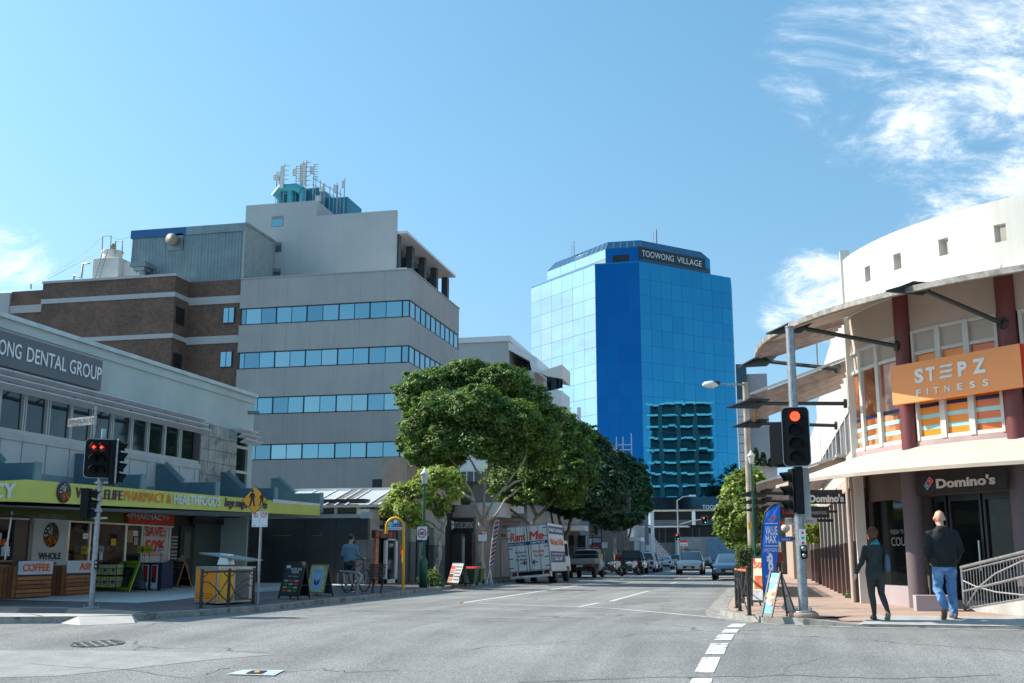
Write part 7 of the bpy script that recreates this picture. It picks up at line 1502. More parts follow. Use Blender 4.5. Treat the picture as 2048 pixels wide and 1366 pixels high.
bi = MB(); bi.box(ctr.x-.05, ctr.x+.09, yB-.03, yB-.025, ctr.z+.12, ctr.z+.24); bi.box(ctr.x-.04, ctr.x-.01, yB-.03, yB-.025, ctr.z+.10, ctr.z+.12); bi.box(ctr.x+.05, ctr.x+.08, yB-.03, yB-.025, ctr.z+.10, ctr.z+.12); bi.box(ctr.x+.13, ctr.x+.15, yB-.03, yB-.025, ctr.z+.10, ctr.z+.23); bi.build('bus_symbol', M_wt, bs)
MB().lathe([(.13, 0), (.13, .02)], (pts[0].x, yB, .12), 12).build('base_plate', M_galv, bs); MB().box(pts[0].x-.12, pts[0].x-.05, yB-.03, yB+.03, 1.25, 1.6).build('request_box', M_orange, bs)
# ================================================================== A-frame boards
def frame_board(name, label, pxa, pya, pxb, pyb, lean, hgt, back, mframe, mface, parts=None, side=None, legs=.10, cat='A-frame sign', mb_back=None):
    """front face runs between two ground pixels (its feet) and leans back by `lean`; back leaf is a second panel"""
    a, b_ = at(pxa, pya, z=.12), at(pxb, pyb, z=.12); u = (b_-a); W_ = u.length; u.normalize(); nrm = Vector((u.y, -u.x, 0))   # nrm looks toward the road side
    if nrm.dot(a) > 0: nrm = -nrm
    tp = -nrm*lean+Z3*hgt; o = thing(name, label, cat, (a+b_)/2)
    s = tp.normalized(); H_ = tp.length; fn = u.cross(s).normalized(); fn = fn if fn.dot(nrm) > 0 else -fn
    def Q(f, g, pr=0.0): return a+u*(W_*f)+s*(H_*g)+fn*pr
    fm = MB(); fw_ = .045
    for f in (0, 1): fm.beam(Q(f, 0), Q(f, 1), fw_, .03, up=fn)
    fm.beam(Q(0, 1), Q(1, 1), fw_, .03, up=fn); fm.beam(Q(0, legs), Q(1, legs), fw_, .03, up=fn); fm.build('frame', mframe, o)
    face = MB().add([Q(.02, legs, .01), Q(.98, legs, .01), Q(.98, .99, .01), Q(.02, .99, .01), Q(.02, legs, -.01), Q(.98, legs, -.01), Q(.98, .99, -.01), Q(.02, .99, -.01)], [[0, 1, 2, 3], [7, 6, 5, 4], [0, 4, 5, 1], [2, 6, 7, 3]]).build('board', mface, o)
    # back leaf
    bt = -nrm*(lean+back); bl_ = MB(); A2, B2 = a+bt, b_+bt
    for p, f in ((A2, 0), (B2, 1)): bl_.beam(p, Q(f, 1), .035, .03)
    bl_.beam(A2.lerp(Q(0, 1), legs), B2.lerp(Q(1, 1), legs), .03, .03); bl_.build('back_frame', mframe if mb_back is None else mb_back[0], o)
    MB().add([A2.lerp(Q(0, 1), legs), B2.lerp(Q(1, 1), legs), Q(1, .98, -.02), Q(0, .98, -.02)], [[0, 1, 2, 3]]).build('back_panel', mb_back[1] if mb_back else mface, o)
    sm_ = MB(); sm_.beam(Q(1, .38), B2.lerp(Q(1, 1), .38), .015, .02); sm_.build('stay', M_dark, o)
    def rect(f0, f1, g0, g1, m, nm='print', pr=.014): MB().add([Q(f0, g0, pr), Q(f1, g0, pr), Q(f1, g1, pr), Q(f0, g1, pr)], [[0, 1, 2, 3]]).build(nm, m, o)
    def words(s_, f0, f1, g, h_, m, bold=.02): text(o, s_, Q(f0, g, 0), Q(f1, g, 0), s, h_*H_, m, ext=0, bold=bold, proud=.018)
    return o, rect, words, Q
M_limef = mat('lime_frame', s2l(160, 190, 30), .5); M_chalk = mat('chalkboard', (.018, .022, .026), .7); M_chb = mat('chalk_blue', s2l(60, 150, 190), .7); M_chw = mat('chalk_white', (.5, .5, .5), .7); M_timber = mat('pine_frame', s2l(196, 128, 60), .6, var=.12, vs=6)
o, rc, wd, Q = frame_board('pharmacy_board', 'lime framed chalkboard with health shop name in front of the pharmacy', 219, 1184, 257, 1186, .30, .93, .28, M_limef, M_chalk, mb_back=(M_dark, mat('board_back_grey', (.33, .38, .42), .5)))
rc(.0, 1, .82, .99, M_limef, 'header'); wd('WHOLELIFE', .27, .9, .88, .05, M_purp); rc(.0, .10, .1, .83, M_limef, 'border'); rc(.9, 1, .1, .83, M_limef, 'border'); rc(0, 1, .1, .17, M_limef, 'border')
for k in range(4): rc(.25, .75-.05*k, .70-.05*k, .705-.05*k, M_chb, 'chalk_line', .016)
wd('sale', .35, .7, .42, .07, M_chb, .0); wd('open', .3, .8, .30, .05, M_chb, 0); wd('A B A', .25, .8, .2, .05, M_chb, .0)
o, rc, wd, Q = frame_board('flu_vaccine_board', 'pine framed chalkboard with blue and white chalk lettering by the clinic door', 322, 1175, 352, 1178, .25, .93, .30, M_timber, M_chalk, mb_back=(M_timber, M_chalk))
wd('Flu Vaccines', .1, .9, .84, .07, M_chb, .01); wd('NO BOOKINGS', .08, .92, .74, .05, M_chw, 0); wd('Walk-ins', .1, .65, .56, .07, M_chw, .0); wd('welcome', .2, .75, .38, .05, M_chb, .0)
rc(.52, 1.0, .98, 1.14, mat('leaflet_white', (.5, .54, .58), .5), 'leaflet'); rc(.0, .5, .98, 1.05, mat('leaflet_bluish', (.3, .42, .52), .5), 'leaflet')
o, rc, wd, Q = frame_board('ice_cream_board', 'tall black menu board with a white drawn logo and coloured food rows', 557, 1197, 595, 1199, .20, .92, .16, M_dark, mat('menu_navy', (.012, .022, .032), .6), mb_back=(M_dark, M_dark))
rc(.12, .88, .93, .95, M_dark, 'top_bar'); rc(.08, .3, .84, .92, mat('menu_chip', (.4, .5, .55), .5), 'badge'); wd('FOLIN', .35, .9, .78, .07, M_chw, .02); wd('FOX', .42, .8, .70, .07, M_chw, .02); wd('ice wow', .3, .8, .60, .05, M_chw, .0)
for r_ in range(4):
    for k in range(3): rc(.12+.27*k, .32+.27*k, .2+.09*r_, .245+.09*r_, mat('dish_%d' % ((r_+k) % 4), s2l(*((190, 60, 40), (200, 150, 90), (60, 120, 60), (170, 170, 160))[(r_+k) % 4]), .6, var=.3, vs=25), 'dish')
for f in (.0, 1.0): pass
o, rc, wd, Q = frame_board('peacock_board', 'pale blue poster board with yellow patterned border and dark wing motif', 613, 1190, 645, 1193, .14, .84, .16, mat('brass_frame', (.20, .18, .12), .5), mat('poster_blue', s2l(150, 185, 215), .5, var=.04), mb_back=(M_dark, mat('board_back_blue', (.18, .26, .28), .6)))
M_yb = mat('pattern_yellow', s2l(200, 195, 120), .5, var=.3, vs=22, col2=s2l(90, 110, 80), c2s=9)
for r_ in ((0, .15, .1, .99), (.85, 1, .1, .99), (0, 1, .1, .18), (0, 1, .91, .99)): rc(*r_, M_yb, 'border')
wd('THE LAZY', .3, .75, .80, .03, M_navy, 0); wd('PEACOCK', .32, .72, .75, .03, M_navy, 0)
MB().add([Q(.5, .34, .02), Q(.62, .38, .02), Q(.72, .56, .02), Q(.55, .48, .02)], [[0, 1, 2, 3]]).build('wing', M_navy, o); MB().add([Q(.5, .34, .02), Q(.38, .38, .02), Q(.3, .57, .02), Q(.46, .48, .02)], [[0, 1, 2, 3]]).build('wing', M_navy, o)
o, rc, wd, Q = frame_board('menu_board', 'white menu board with pink and orange blocks leaning by the green bins', 893, 1170, 916, 1172, .25, .86, .25, M_dark, mat('menu_white', (.45, .46, .46), .5), mb_back=(M_dark, mat('board_back_grey', (.33, .38, .42), .5)))
for k, c in enumerate(((215, 70, 80), (215, 120, 90), (60, 70, 80), (220, 120, 60))): rc(.03, .38, .72-.18*k, .86-.18*k, mat('menu_block_%d' % k, s2l(*c), .5), 'menu_block')
for k in range(5): rc(.45, .9, .8-.14*k, .84-.14*k, M_ink, 'menu_line')
# right corner boards
M_skyb = mat('aframe_blue', s2l(45, 165, 225), .45, var=.08, vs=3); M_wb = mat('aframe_white', (.62, .62, .60), .5)
a, b_ = at(1523, 1234, z=.12), at(1542, 1236, z=.12)
o = thing('pizza_aframe', 'blue pizza A-frame sign with black legs at the right corner kerb', 'A-frame sign', (a+b_)/2)
tpx = at(1541, 1143, y=a.y+.25); tl, trr = Vector((at(1541, 1143, y=a.y+.33).x, a.y+.33, at(1541, 1143, y=a.y+.33).z)), Vector((at(1561, 1144, y=a.y+.22).x, a.y+.22, at(1561, 1144, y=a.y+.22).z))
br = Vector((at(1543, 1238, z=.12).x, a.y-.1, .12)); blx = Vector((a.x-.0, a.y+.0, .12))
def quadboard(par, p0, p1, p2, p3, m, nm, th=.02):
    n_ = (p1-p0).cross(p3-p0).normalized(); MB().add([p0, p1, p2, p3, p0-n_*th, p1-n_*th, p2-n_*th, p3-n_*th], [[0, 1, 2, 3], [7, 6, 5, 4], [0, 4, 5, 1], [1, 5, 6, 2], [2, 6, 7, 3], [3, 7, 4, 0]]).build(nm, m, par); return n_
n_ = quadboard(o, blx.lerp(tl, .08), br.lerp(trr, .08), trr, tl, M_skyb, 'poster')
b = MB()
for p, q in ((blx, tl), (br, trr)): b.beam(p, q, .03, .03)
b.beam(tl, trr, .03, .03); b.build('front_frame', M_dark, o)
k1, k2 = Vector((at(1591, 1229, z=.12).x, a.y+1.0, .12)), Vector((at(1576, 1236, z=.12).x, a.y+.3, .12))
quadboard(o, k2.lerp(trr, .08), k1.lerp(tl.lerp(trr, 1.0)+Vector((.0, .55, 0)), .08), trr+Vector((.02, .5, -.02)), trr+Vector((.0, .0, -.0)), M_wb, 'back_board')
b = MB()
for p, q in ((k2, trr), (k1, trr+Vector((.0, .5, 0)))): b.beam(p, q, .035, .035)
b.beam(k2.lerp(trr, .45), k1.lerp(trr+Vector((0, .5, 0)), .45), .03, .03); b.beam(k2.lerp(trr, .08), k1.lerp(trr+Vector((0, .5, 0)), .08), .03, .03); b.build('back_frame', M_dark, o)
def PQ(f, g): return (blx.lerp(tl, g)).lerp(br.lerp(trr, g), f)+n_*.008*(1 if n_.y < 0 else -1)
sU = (tl-blx).normalized()
rg = random.Random(9)
for k, (f, g) in enumerate(((.3, .35), (.55, .42), (.75, .5), (.25, .48), (.6, .3), (.8, .36), (.45, .55))):
    cc = PQ(f, g); uu = (br-blx).normalized(); MB().add([cc+uu*.05*math.cos(i*math.pi/4)+sU*.05*math.sin(i*math.pi/4)-Y3*.001*k for i in range(8)], [list(range(8))]).build('food_print', mat('food_print_%d' % (k % 3), s2l(*((225, 190, 140), (235, 235, 230), (200, 120, 60))[k % 3]), .6, var=.3, vs=30), o)
MB().add([PQ(.15, .75), PQ(.9, .75), PQ(.9, .85), PQ(.15, .85)], [[0, 1, 2, 3]]).build('title_block', M_wb, o); text(o, 'BOUNCE', PQ(.2, .76), PQ(.85, .76), sU, .07, M_skyb, ext=0, bold=.02, proud=.006)
MB().add([PQ(.55, .4), PQ(.95, .4), PQ(.9, .72), PQ(.7, .72)], [[0, 1, 2, 3]]).build('white_swirl', M_wb, o)
o, rc, wd, Q = frame_board('noodle_board', 'orange and cream food poster board behind the metal barrier', 1504, 1212, 1529, 1213, .10, 1.05, .2, M_dark, mat('poster_cream', s2l(225, 205, 170), .5, var=.1), mb_back=(M_dark, M_dark))
wd('50%', .1, 1.2, .78, .12, mat('poster_red_orange', s2l(225, 85, 35), .5), .03); rc(.2, .95, .35, .62, mat('curry_orange', s2l(205, 100, 45), .5, var=.5, vs=16), 'dish'); rc(.1, .9, .12, .32, mat('bowl_grey', (.45, .45, .47), .5, var=.2, vs=8), 'bowl'); rc(.04, .2, .88, .97, M_dr, 'logo')
# feather flags
def feather(name, label, pts_left, pts_right, Y, m, polem, base_px):
    o = thing(name, label, 'flag', (X(base_px[0], base_px[1], Y), Y, .12)); L = [at(px, py, y=Y) for px, py in pts_left]; R_ = [at(px, py, y=Y) for px, py in pts_right]
    n = len(L); vs = []
    for i in range(n):
        for j in range(5):
            p = L[i].lerp(R_[i], j/4); vs.append(Vector((p.x, p.y+.04*math.sin(j*1.3+i*.8), p.z)))
    MB().add(vs, [[i*5+j, i*5+j+1, (i+1)*5+j+1, (i+1)*5+j] for i in range(n-1) for j in range(4)], sm=True).build('flag_cloth', m, o, recalc=False)
    MB().tube([at(base_px[0], base_px[1], y=Y)]+L[::-1]+[R_[0]], .018, 6).build('pole', polem, o); return o
ff = feather('pizza_feather_flag', 'tall blue feather flag reading VALUE MAX with pizza logo', [(1549, 1009), (1540, 1014), (1531, 1025), (1525, 1050), (1523, 1085), (1524, 1120), (1526, 1160), (1528, 1192)], [(1560, 1009), (1560, 1020), (1560, 1040), (1558, 1065), (1557, 1090), (1554, 1120), (1548, 1150), (1531, 1194)], 24.6, mat('flag_blue', s2l(28, 112, 215), .6, var=.08), M_dark, (1527, 1213))
def fl_txt(s_, a, b_, py, hp, m, bo): p0, p1 = at(a, py, y=24.52), at(b_, py, y=24.52); p1.z = p0.z; text(ff, s_, p0, p1, Z3, hp/P_scale_y(a, py, 24.5), m, ext=0, bold=bo)
fl_txt('VALUE', 1531, 1555, 1069, 17, M_wt, .02); fl_txt('MAX', 1532, 1553, 1086, 16, M_wt, .03); fl_txt('LARGE PIZZAS', 1528, 1554, 1103, 7, M_wt, -.0); fl_txt('$', 1533, 1538, 1122, 11, M_wt, .02); fl_txt('8', 1537, 1547, 1142, 36, M_wt, .04); fl_txt('EACH', 1532, 1541, 1156, 6, M_wt, 0); fl_txt('ONLY', 1533, 1540, 1107, 3, M_wt, 0)
for py, a, b_ in ((1047, 1530, 1556), (1092, 1530, 1556)): p0, p1 = at(a, py, y=24.52), at(b_, py, y=24.52); MB().beam(p0, Vector((p1.x, p1.y, p0.z)), .01, .016).build('rule_line', M_wt, ff)
domino(ff, at(1545, 1037, y=24.5), X3, Z3, .075, -Y3)
f2_ = feather('striped_feather_flag', 'narrow red white and blue chevron feather flag beside the trunk', [(992, 1040), (988, 1050), (985, 1070), (982, 1100), (979, 1134)], [(999, 1041), (998, 1052), (994, 1072), (990, 1100), (986, 1130)], 49.0, mat('flag_white', (.55, .55, .55), .6), M_wt, (981, 1166))
for k in range(10):
    g = k/10; L = at(990-11*g, 1046+88*g, y=48.93); R_ = at(998-11*g, 1042+85*g, y=48.93); m_ = M_navy if k % 2 else M_red
    MB().add([L, R_, R_-Z3*.10, L-Z3*.10], [[0, 1, 2, 3]]).build('chevron', m_, f2_)
b = MB(); 
for px, py in ((974, 1168), (985, 1169)): b.beam(at(980, 1136, y=49), at(px, py, y=48.8), .03, .03)
b.build('stand_leg', M_wt, f2_)
# ================================================================== kiosk crates, coffee stand
M_ply = [mat('cedar_%d' % k, s2l(*c), .6, var=.15, vs=5, streak=.1) for k, c in enumerate(((150, 88, 48), (165, 100, 55), (128, 74, 42)))]
def crate(label, pl, pr, pybl, pybr, top, word, a, b_, wy0, wh, bx=None):
    A = at(pl, pybl, z=.15); Bq = at(pr, pybr, z=.15); u = (Bq-A); L = u.length; u.normalize(); n_ = Vector((u.y, -u.x, 0)); n_ = n_ if n_.dot(A) < 0 else -n_; H_ = at((pl+pr)/2, top, y=(A.y+Bq.y)/2).z
    o = thing('timber_crate', label, 'planter crate', (A+Bq)/2, 'slatted timber crates at the coffee kiosk')
    MB().ext([A-n_*.05, Bq-n_*.05, Bq-n_*.62, A-n_*.62], (0, 0, H_-.17)).build('box', mat('cedar_dark', s2l(80, 48, 30), .7), o)
    for k in range(5):
        z = .17+k*.107; MB().ext([A+Z3*(z-.15), Bq+Z3*(z-.15), Bq-n_*.03+Z3*(z-.15), A-n_*.03+Z3*(z-.15)], (0, 0, .085)).build('plank', M_ply[k % 3], o)
    for k in range(5):
        p = A-n_*(.04+.12*k); MB().ext([p, p-n_*.10, p-n_*.10-u*.02, p-u*.02], (0, 0, H_-.15)).build('side_plank', M_ply[(k+1) % 3], o)
    p = A+Z3*(H_-.34); MB().ext([p+n_*.01, p+u*L+n_*.01, p+u*L-n_*.02, p-n_*.02], (0, 0, .34)).build('banner', mat('banner_white', (.52, .54, .58), .5), o)
    text(o, word, p+u*(L*a)+Z3*.09+n_*.02, p+u*(L*b_)+Z3*.09+n_*.02, Z3, .19, M_orange, ext=0, bold=.035, proud=.003)
    MB().ext([A-n_*.05+Z3*(H_-.15), Bq-n_*.05+Z3*(H_-.15), Bq-n_*.66+Z3*(H_-.15), A-n_*.66+Z3*(H_-.15)], (0, 0, .03)).build('lid', M_ply[1], o)
    return o
crate('slatted timber crate with a COFFEE banner', 32, 101, 1197, 1193, 1134, 'COFFEE', .1, .9, 0, 0)
crate('slatted timber crate with an orange ASN banner behind the left signal pole', 130, 184, 1191, 1187, 1132, 'ASN', .42, .98, 0, 0)
kq = at(-60, 1198, z=.15); ks = thing('coffee_kiosk', 'timber and green tiled coffee kiosk under a black canopy at the left edge', 'kiosk', (at(10, 1190, z=.15)))
A, Bq = at(-120, 1202, z=.15), at(30, 1196, z=.15); u = (Bq-A).normalized(); n_ = Vector((u.y, -u.x, 0)); L = (Bq-A).length
MB().ext([A-n_*.3, Bq-n_*.3, Bq-n_*1.2, A-n_*1.2], (0, 0, .95)).build('base', mat('cedar_dark', s2l(80, 48, 30), .7), ks)
for k in range(14): p = A+u*(L*k/14)-n_*.28; MB().ext([p, p+u*(L/14-.015), p+u*(L/14-.015)-n_*.02, p-n_*.02], (0, 0, .42)).build('plank', M_ply[k % 3], ks)
M_tilg = mat('aqua_tile', s2l(90, 150, 140), .3, var=.12, vs=6)
for i in range(14):
    for j in range(3):
        p = A+u*(L*i/14+.0)-n_*.27+Z3*(.42+j*.14); MB().ext([p, p+u*(L/14-.012), p+u*(L/14-.012)-n_*.02, p-n_*.02], (0, 0, .128)).build('tile', M_tilg, ks)
MB().ext([A-n_*.2+Z3*.90, Bq-n_*.2+Z3*.90, Bq-n_*.75+Z3*.90, A-n_*.75+Z3*.90], (0, 0, .05)).build('counter_top', M_ply[1], ks)
p = Bq-n_*.5; MB().cyl(p+Z3*.5, Vector((p.x+.12, p.y, 2.35)), .025, n=8).build('post', M_alu, ks); MB().box(p.x+.0, p.x+.1, p.y-.03, p.y, 1.3, 1.55).build('tag', M_wt, ks)
MB().ext([Vector((p.x-4, p.y-.8, 2.33)), Vector((p.x+.9, p.y-.4, 2.18)), Vector((p.x+.9, p.y-.4, 2.22)), Vector((p.x-4, p.y-.8, 2.45))], (0, 1.6, 0)).build('canopy', M_dark, ks)
for a, b_, t, bt, m in ((4, 18, 1093, 1112, M_wt), (0, 4, 1080, 1090, M_lor), (6, 12, 1078, 1090, M_orange), (-10, 2, 1066, 1080, M_wt)):
    q0, q1 = at(a, t, y=26.4), at(b_, bt, y=26.4); MB().box(q0.x, q1.x, 26.38, 26.41, q1.z, q0.z).build('menu_card', m, ks)
for i, px in enumerate((3, 102)):
    q = at(px, 1138, y=26.0 if i == 0 else 27.6); t_ = thing('potted_succulent', ['small green potted plant on the kiosk counter at the left edge', 'small green potted plant in a white pot above the COFFEE crate'][i], 'plant pot', (q.x, q.y, q.z)); MB().lathe([(.04, 0), (.055, .11)], (q.x, q.y, q.z), 10).build('pot', M_wt, t_)
    foliage([(q.x, q.y, q.z+.16, .09, .09, .07)], 160, .03, LD, t_, 'leaves', seed=130+i)
q = at(106, 1170, y=28.6); o = thing('goods_poster', 'small white poster with Y and ODS lettering between the two crates', 'poster', (q.x, q.y, .4)); q0, q1 = at(101, 1133, y=28.4), at(119, 1158, y=28.4); MB().box(q0.x, q1.x, 28.4, 28.42, q1.z, q0.z).build('sheet', M_wb, o); text(o, 'Y &', (q0.x+.03, 28.39, (q0.z+q1.z)/2+.02), (q1.x-.03, 28.39, (q0.z+q1.z)/2+.02), Z3, .1, M_red, ext=0, bold=.02); text(o, 'ODS', (q0.x+.01, 28.39, q1.z+.02), (q1.x-.02, 28.39, q1.z+.02), Z3, .12, mat('green_text', s2l(60, 110, 60), .6), ext=0, bold=.02)
# trolley with yellow cartons, blue bargain bins
q = at(205, 1168, y=30.9); q.z = .13; tr = thing('wire_trolley', 'dark wire trolley stacked with pale yellow cartons outside the pharmacy', 'trolley', q); x, y = q.x, q.y
for i in range(3):
    for j in range(2): MB().box(x-.35+i*.28, x-.10+i*.28, y, y+.35, .28+j*.36, .60+j*.36).build('carton', mat('carton_yellow', s2l(215, 205, 130), .6, var=.12, vs=6), tr); MB().lathe([(.06, 0), (.06, .01)], (x-.22+i*.28, y-.01, .44+j*.36), 10, axis='Y').build('carton_mark', mat('carton_blue', s2l(90, 130, 190), .6), tr)
b = MB()
for xx in (-.38, .48):
    for yy in (-.05, .4): b.cyl((x+xx, y+yy, .14), (x+xx, y+yy, 1.0), .012, n=6)
for z in (.22, .45, .65, .85, 1.0):
    b.beam((x-.38, y-.05, z), (x+.48, y-.05, z), .012, .012); b.beam((x+.48, y-.05, z), (x+.48, y+.4, z), .012, .012)
for k in range(9): b.beam((x-.38+k*.107, y-.05, .22), (x-.38+k*.107, y-.05, .85), .006, .006)
b.build('wire_basket', M_dark, tr)
q = at(285, 1158, y=32.2); q.z = .13; bn = thing('bargain_table', 'navy draped bargain tables with red product cards outside the pharmacy', 'display table', q)
for i, (pa, pb_) in enumerate(((250, 284), (286, 300), (303, 318))):
    yy = q.y+(.5 if i == 0 else .0); xa, xb = X(pa, 1140, yy), X(pb_+ (6 if i else 0), 1140, yy); MB().box(xa, xb, yy, yy+.7, .2, 1.02).build('drape', mat('drape_navy', (.012, .016, .05), .7), bn)
    if i: MB().box(xa+.01, xb-.14, yy-.02, yy-.005, .22, .95).build('card', M_wb, bn); MB().box(xa+.03, xb-.17, yy-.03, yy-.02, .55, .93).build('card_red', mat('card_red', s2l(170, 25, 30), .5), bn); MB().lathe([(.09, 0), (.09, .005)], ((xa+xb)/2-.07, yy-.035, .48), 12, axis='Y').build('card_picture', mat('berry_dark', s2l(70, 20, 25), .5, var=.5, vs=40), bn); MB().cyl((xb-.1, yy+.05, .12), (xb-.1, yy+.05, .2), .03, n=8).build('castor', M_rub, bn)
q0, q1 = at(268, 1128, y=q.y+.48), at(285, 1146, y=q.y+.48); MB().box(q0.x, q1.x, q.y+.46, q.y+.48, q1.z, q0.z).build('card', mat('card_bluish', (.3, .34, .4), .5), bn); text(bn, 'LIFE', (q0.x+.05, q.y+.45, q1.z+.1), (q1.x-.05, q.y+.45, q1.z+.1), Z3, .08, M_ink, ext=0)
for px, c in ((281, M_limef), (289, M_py), (299, M_limef), (322, M_wb), (168, M_py), (201, M_wb)):
    yy = q.y-.02 if px > 250 else at(px, 1150, x=-19.9).y; q0, q1 = at(px-5, 1092, y=yy), at(px+5, 1106, y=yy); o = thing('price_card', {281: 'green price card, leftmost over the navy tables', 289: 'yellow price card between two green ones over the tables', 299: 'green price card right of the yellow one', 322: 'white price card with red top at the poster', 168: 'yellow price card in front of the pharmacy window', 201: 'white price card right of the left signal pole'}[px], 'price card', ((q0.x+q1.x)/2, yy, 1.0))
    MB().box(q0.x, q1.x, yy, yy+.015, q1.z, q0.z).build('card', c, o); MB().cyl(((q0.x+q1.x)/2, yy+.02, 1.0), ((q0.x+q1.x)/2, yy+.02, q1.z), .008, n=5).build('stem', M_dark, o)
    if px == 322: MB().box(q0.x, q1.x, yy-.004, yy-.001, q0.z-.06, q0.z).build('red_top', M_red, o)
    text(o, '$3', (q0.x+.03, yy-.006, (q0.z+q1.z)/2-.04), (q1.x-.03, yy-.006, (q0.z+q1.z)/2-.04), Z3, .06, M_ink, ext=0)
# ================================================================== yellow twin bin with canopy
a, c_, e = at(388, 1207, z=.12), at(433, 1211, z=.12), at(463, 1210, z=.12)
wbn = thing('twin_litter_bin', 'yellow and grey street litter bin enclosure with a flat tilted roof', 'litter bin', c_)
zt_ = at(420, 1130, y=c_.y).z
M_bY = mat('bin_yellow', s2l(250, 148, 32), .45, var=.05); M_bY2 = mat('bin_yellow_bright', s2l(255, 178, 30), .4, var=.04); M_bG = mat('bin_grey', (.12, .13, .135), .5)
d_ = (c_-a); d_.z = 0; L1_ = d_.length; d1_ = d_.normalized(); p_r = at(499, 1206, z=.12); d2 = (p_r-c_); d2.z = 0; L2_ = d2.length; d2.normalize()
back = Vector((-.2, .98, 0)); dep = .75
foot = [a, c_, p_r, p_r+back*dep*.6, a+back*dep]
MB().ext([p+(Z3*.04) for p in foot], (0, 0, zt_-.2)).build('body', M_alu, wbn)
def onface(p, d, L, f0, f1, z0, z1, m, nm, pr=.012):
    n_ = Vector((d.y, -d.x, 0)); n_ = n_ if n_.y < 0 else -n_; MB().ext([p+d*(L*f0)+n_*pr+Z3*z0, p+d*(L*f1)+n_*pr+Z3*z0, p+d*(L*f1)+n_*pr+Z3*z1, p+d*(L*f0)+n_*pr+Z3*z1], -n_*.01).build(nm, m, wbn)
onface(a, d1_, L1_, .06, .94, .08, zt_-.22, M_bY, 'yellow_door'); onface(c_, d2, L2_, .04, .47, .08, zt_-.22, M_bY2, 'yellow_door'); onface(c_, d2, L2_, .53, .96, .08, zt_-.22, M_bG, 'grey_door')
dots = MB()
for i in range(10):
    for j in range(3): p = a+d1_*(L1_*(.12+.08*i))+Z3*(.14+j*.05); n_ = Vector((d1_.y, -d1_.x, 0)); n_ = n_ if n_.y < 0 else -n_; p = p+n_*.026; dots.box(p.x-.008, p.x+.008, p.y-.003, p.y+.003, p.z-.01, p.z+.01)
tag(dots.build('vent_holes', M_ink, wbn), kind='stuff')
ctr_ = (a+p_r)/2+back*.35
MB().ext([ctr_+Vector((-.28, 0, zt_-.12-.0)), ctr_+Vector((.02, 0, zt_-.12)), ctr_+Vector((-.02, 0, zt_+.12)), ctr_+Vector((-.2, 0, zt_+.14))], (0, .3, 0)).build('roof_support', M_alu, wbn)
MB().add([ctr_+Vector((-.62, -.25, zt_+.16)), ctr_+Vector((.65, -.32, zt_-.02)), ctr_+Vector((.65, .5, zt_+.0)), ctr_+Vector((-.45, .5, zt_+.16))]+[ctr_+Vector((-.62, -.25, zt_+.13)), ctr_+Vector((.65, -.32, zt_-.05)), ctr_+Vector((.65, .5, zt_-.03)), ctr_+Vector((-.45, .5, zt_+.13))], [[0, 1, 2, 3], [7, 6, 5, 4], [0, 4, 5, 1], [1, 5, 6, 2], [2, 6, 7, 3], [3, 7, 4, 0]]).build('tilted_roof', mat('roof_sheet_grey', (.19, .215, .21), .5, var=.1), wbn)
MB().box(ctr_.x+.1, ctr_.x+.28, ctr_.y-.1, ctr_.y, zt_-.14, zt_-.04).build('bin_slot', M_orange, wbn)
# ================================================================== looped metal barriers
def barrier(label, posts, Y_s, rail_m, H_=None, arcs=True):
    pp_ = [at(px, py, z=.12) for px, py in posts]; o = thing('metal_barrier', label, 'barrier', pp_[0], 'curved metal barriers at the corners'); tops = [at(px2, py2, y=p.y).z for p, (px2, py2) in zip(pp_, Y_s)]
    zt_ = sum(tops)/len(tops)
    for p in pp_: MB().cyl(p, (p.x, p.y, zt_+.06), .038, .034, 10).build('post', M_black, o); MB().lathe([(.07, 0), (.07, .015)], p, 10).build('foot_plate', M_black, o)
    for i in range(len(pp_)-1):
        p, q = pp_[i], pp_[i+1]; up = Z3*zt_
        def K(f, z): r_ = p.lerp(q, f); return Vector((r_.x, r_.y, z))
        MB().tube([K(.04, zt_), K(.96, zt_)], .026, 8).build('top_rail', rail_m, o)
        b = MB()
        if arcs:
            z_ = lambda t: .14+(zt_-.14)*t
            b.tube([K(.04, z_(.72)), K(.25, z_(.70)), K(.5, z_(.52)), K(.75, z_(.26)), K(.96, z_(.12))] if i % 2 == 0 else [K(.04, z_(.66)), K(.2, z_(.42)), K(.5, z_(.18)), K(.96, z_(.10))], .013, 6)
            b.tube([K(.04, z_(.05)), K(.3, z_(.14)), K(.6, z_(.34)), K(.8, z_(.56)), K(.96, z_(.8))] if i % 2 == 0 else [K(.04, z_(.12)), K(.3, z_(.5)), K(.6, z_(.72)), K(.96, z_(.78))], .013, 6)
            b.tube([K(.04, z_(.84)), K(.15, z_(.90)), K(.22, z_(.99))], .012, 6); b.tube([K(.78, z_(.99)), K(.85, z_(.90)), K(.96, z_(.84))], .012, 6)
            if i % 2: b.tube([K(.04, z_(.08)), K(.35, z_(.40)), K(.7, z_(.60)), K(.96, z_(.5))], .012, 6)
        b.build('curved_bar', M_black, o)
    return o
barrier('black curved bar barrier in front of the yellow litter bin', [(401, 1216), (456, 1212), (506, 1207)], [(404, 1143), (458, 1142), (507, 1142)], M_black)
M_copper = mat('copper_rail', s2l(190, 105, 70), .5, var=.1)
barrier('black curved bar barrier with copper top rail at the right corner', [(1499, 1231), (1480, 1222), (1474, 1216), (1487, 1206), (1497, 1198)], [(1497, 1142), (1474, 1143), (1474, 1146), (1490, 1134), (1500, 1128)], M_copper)
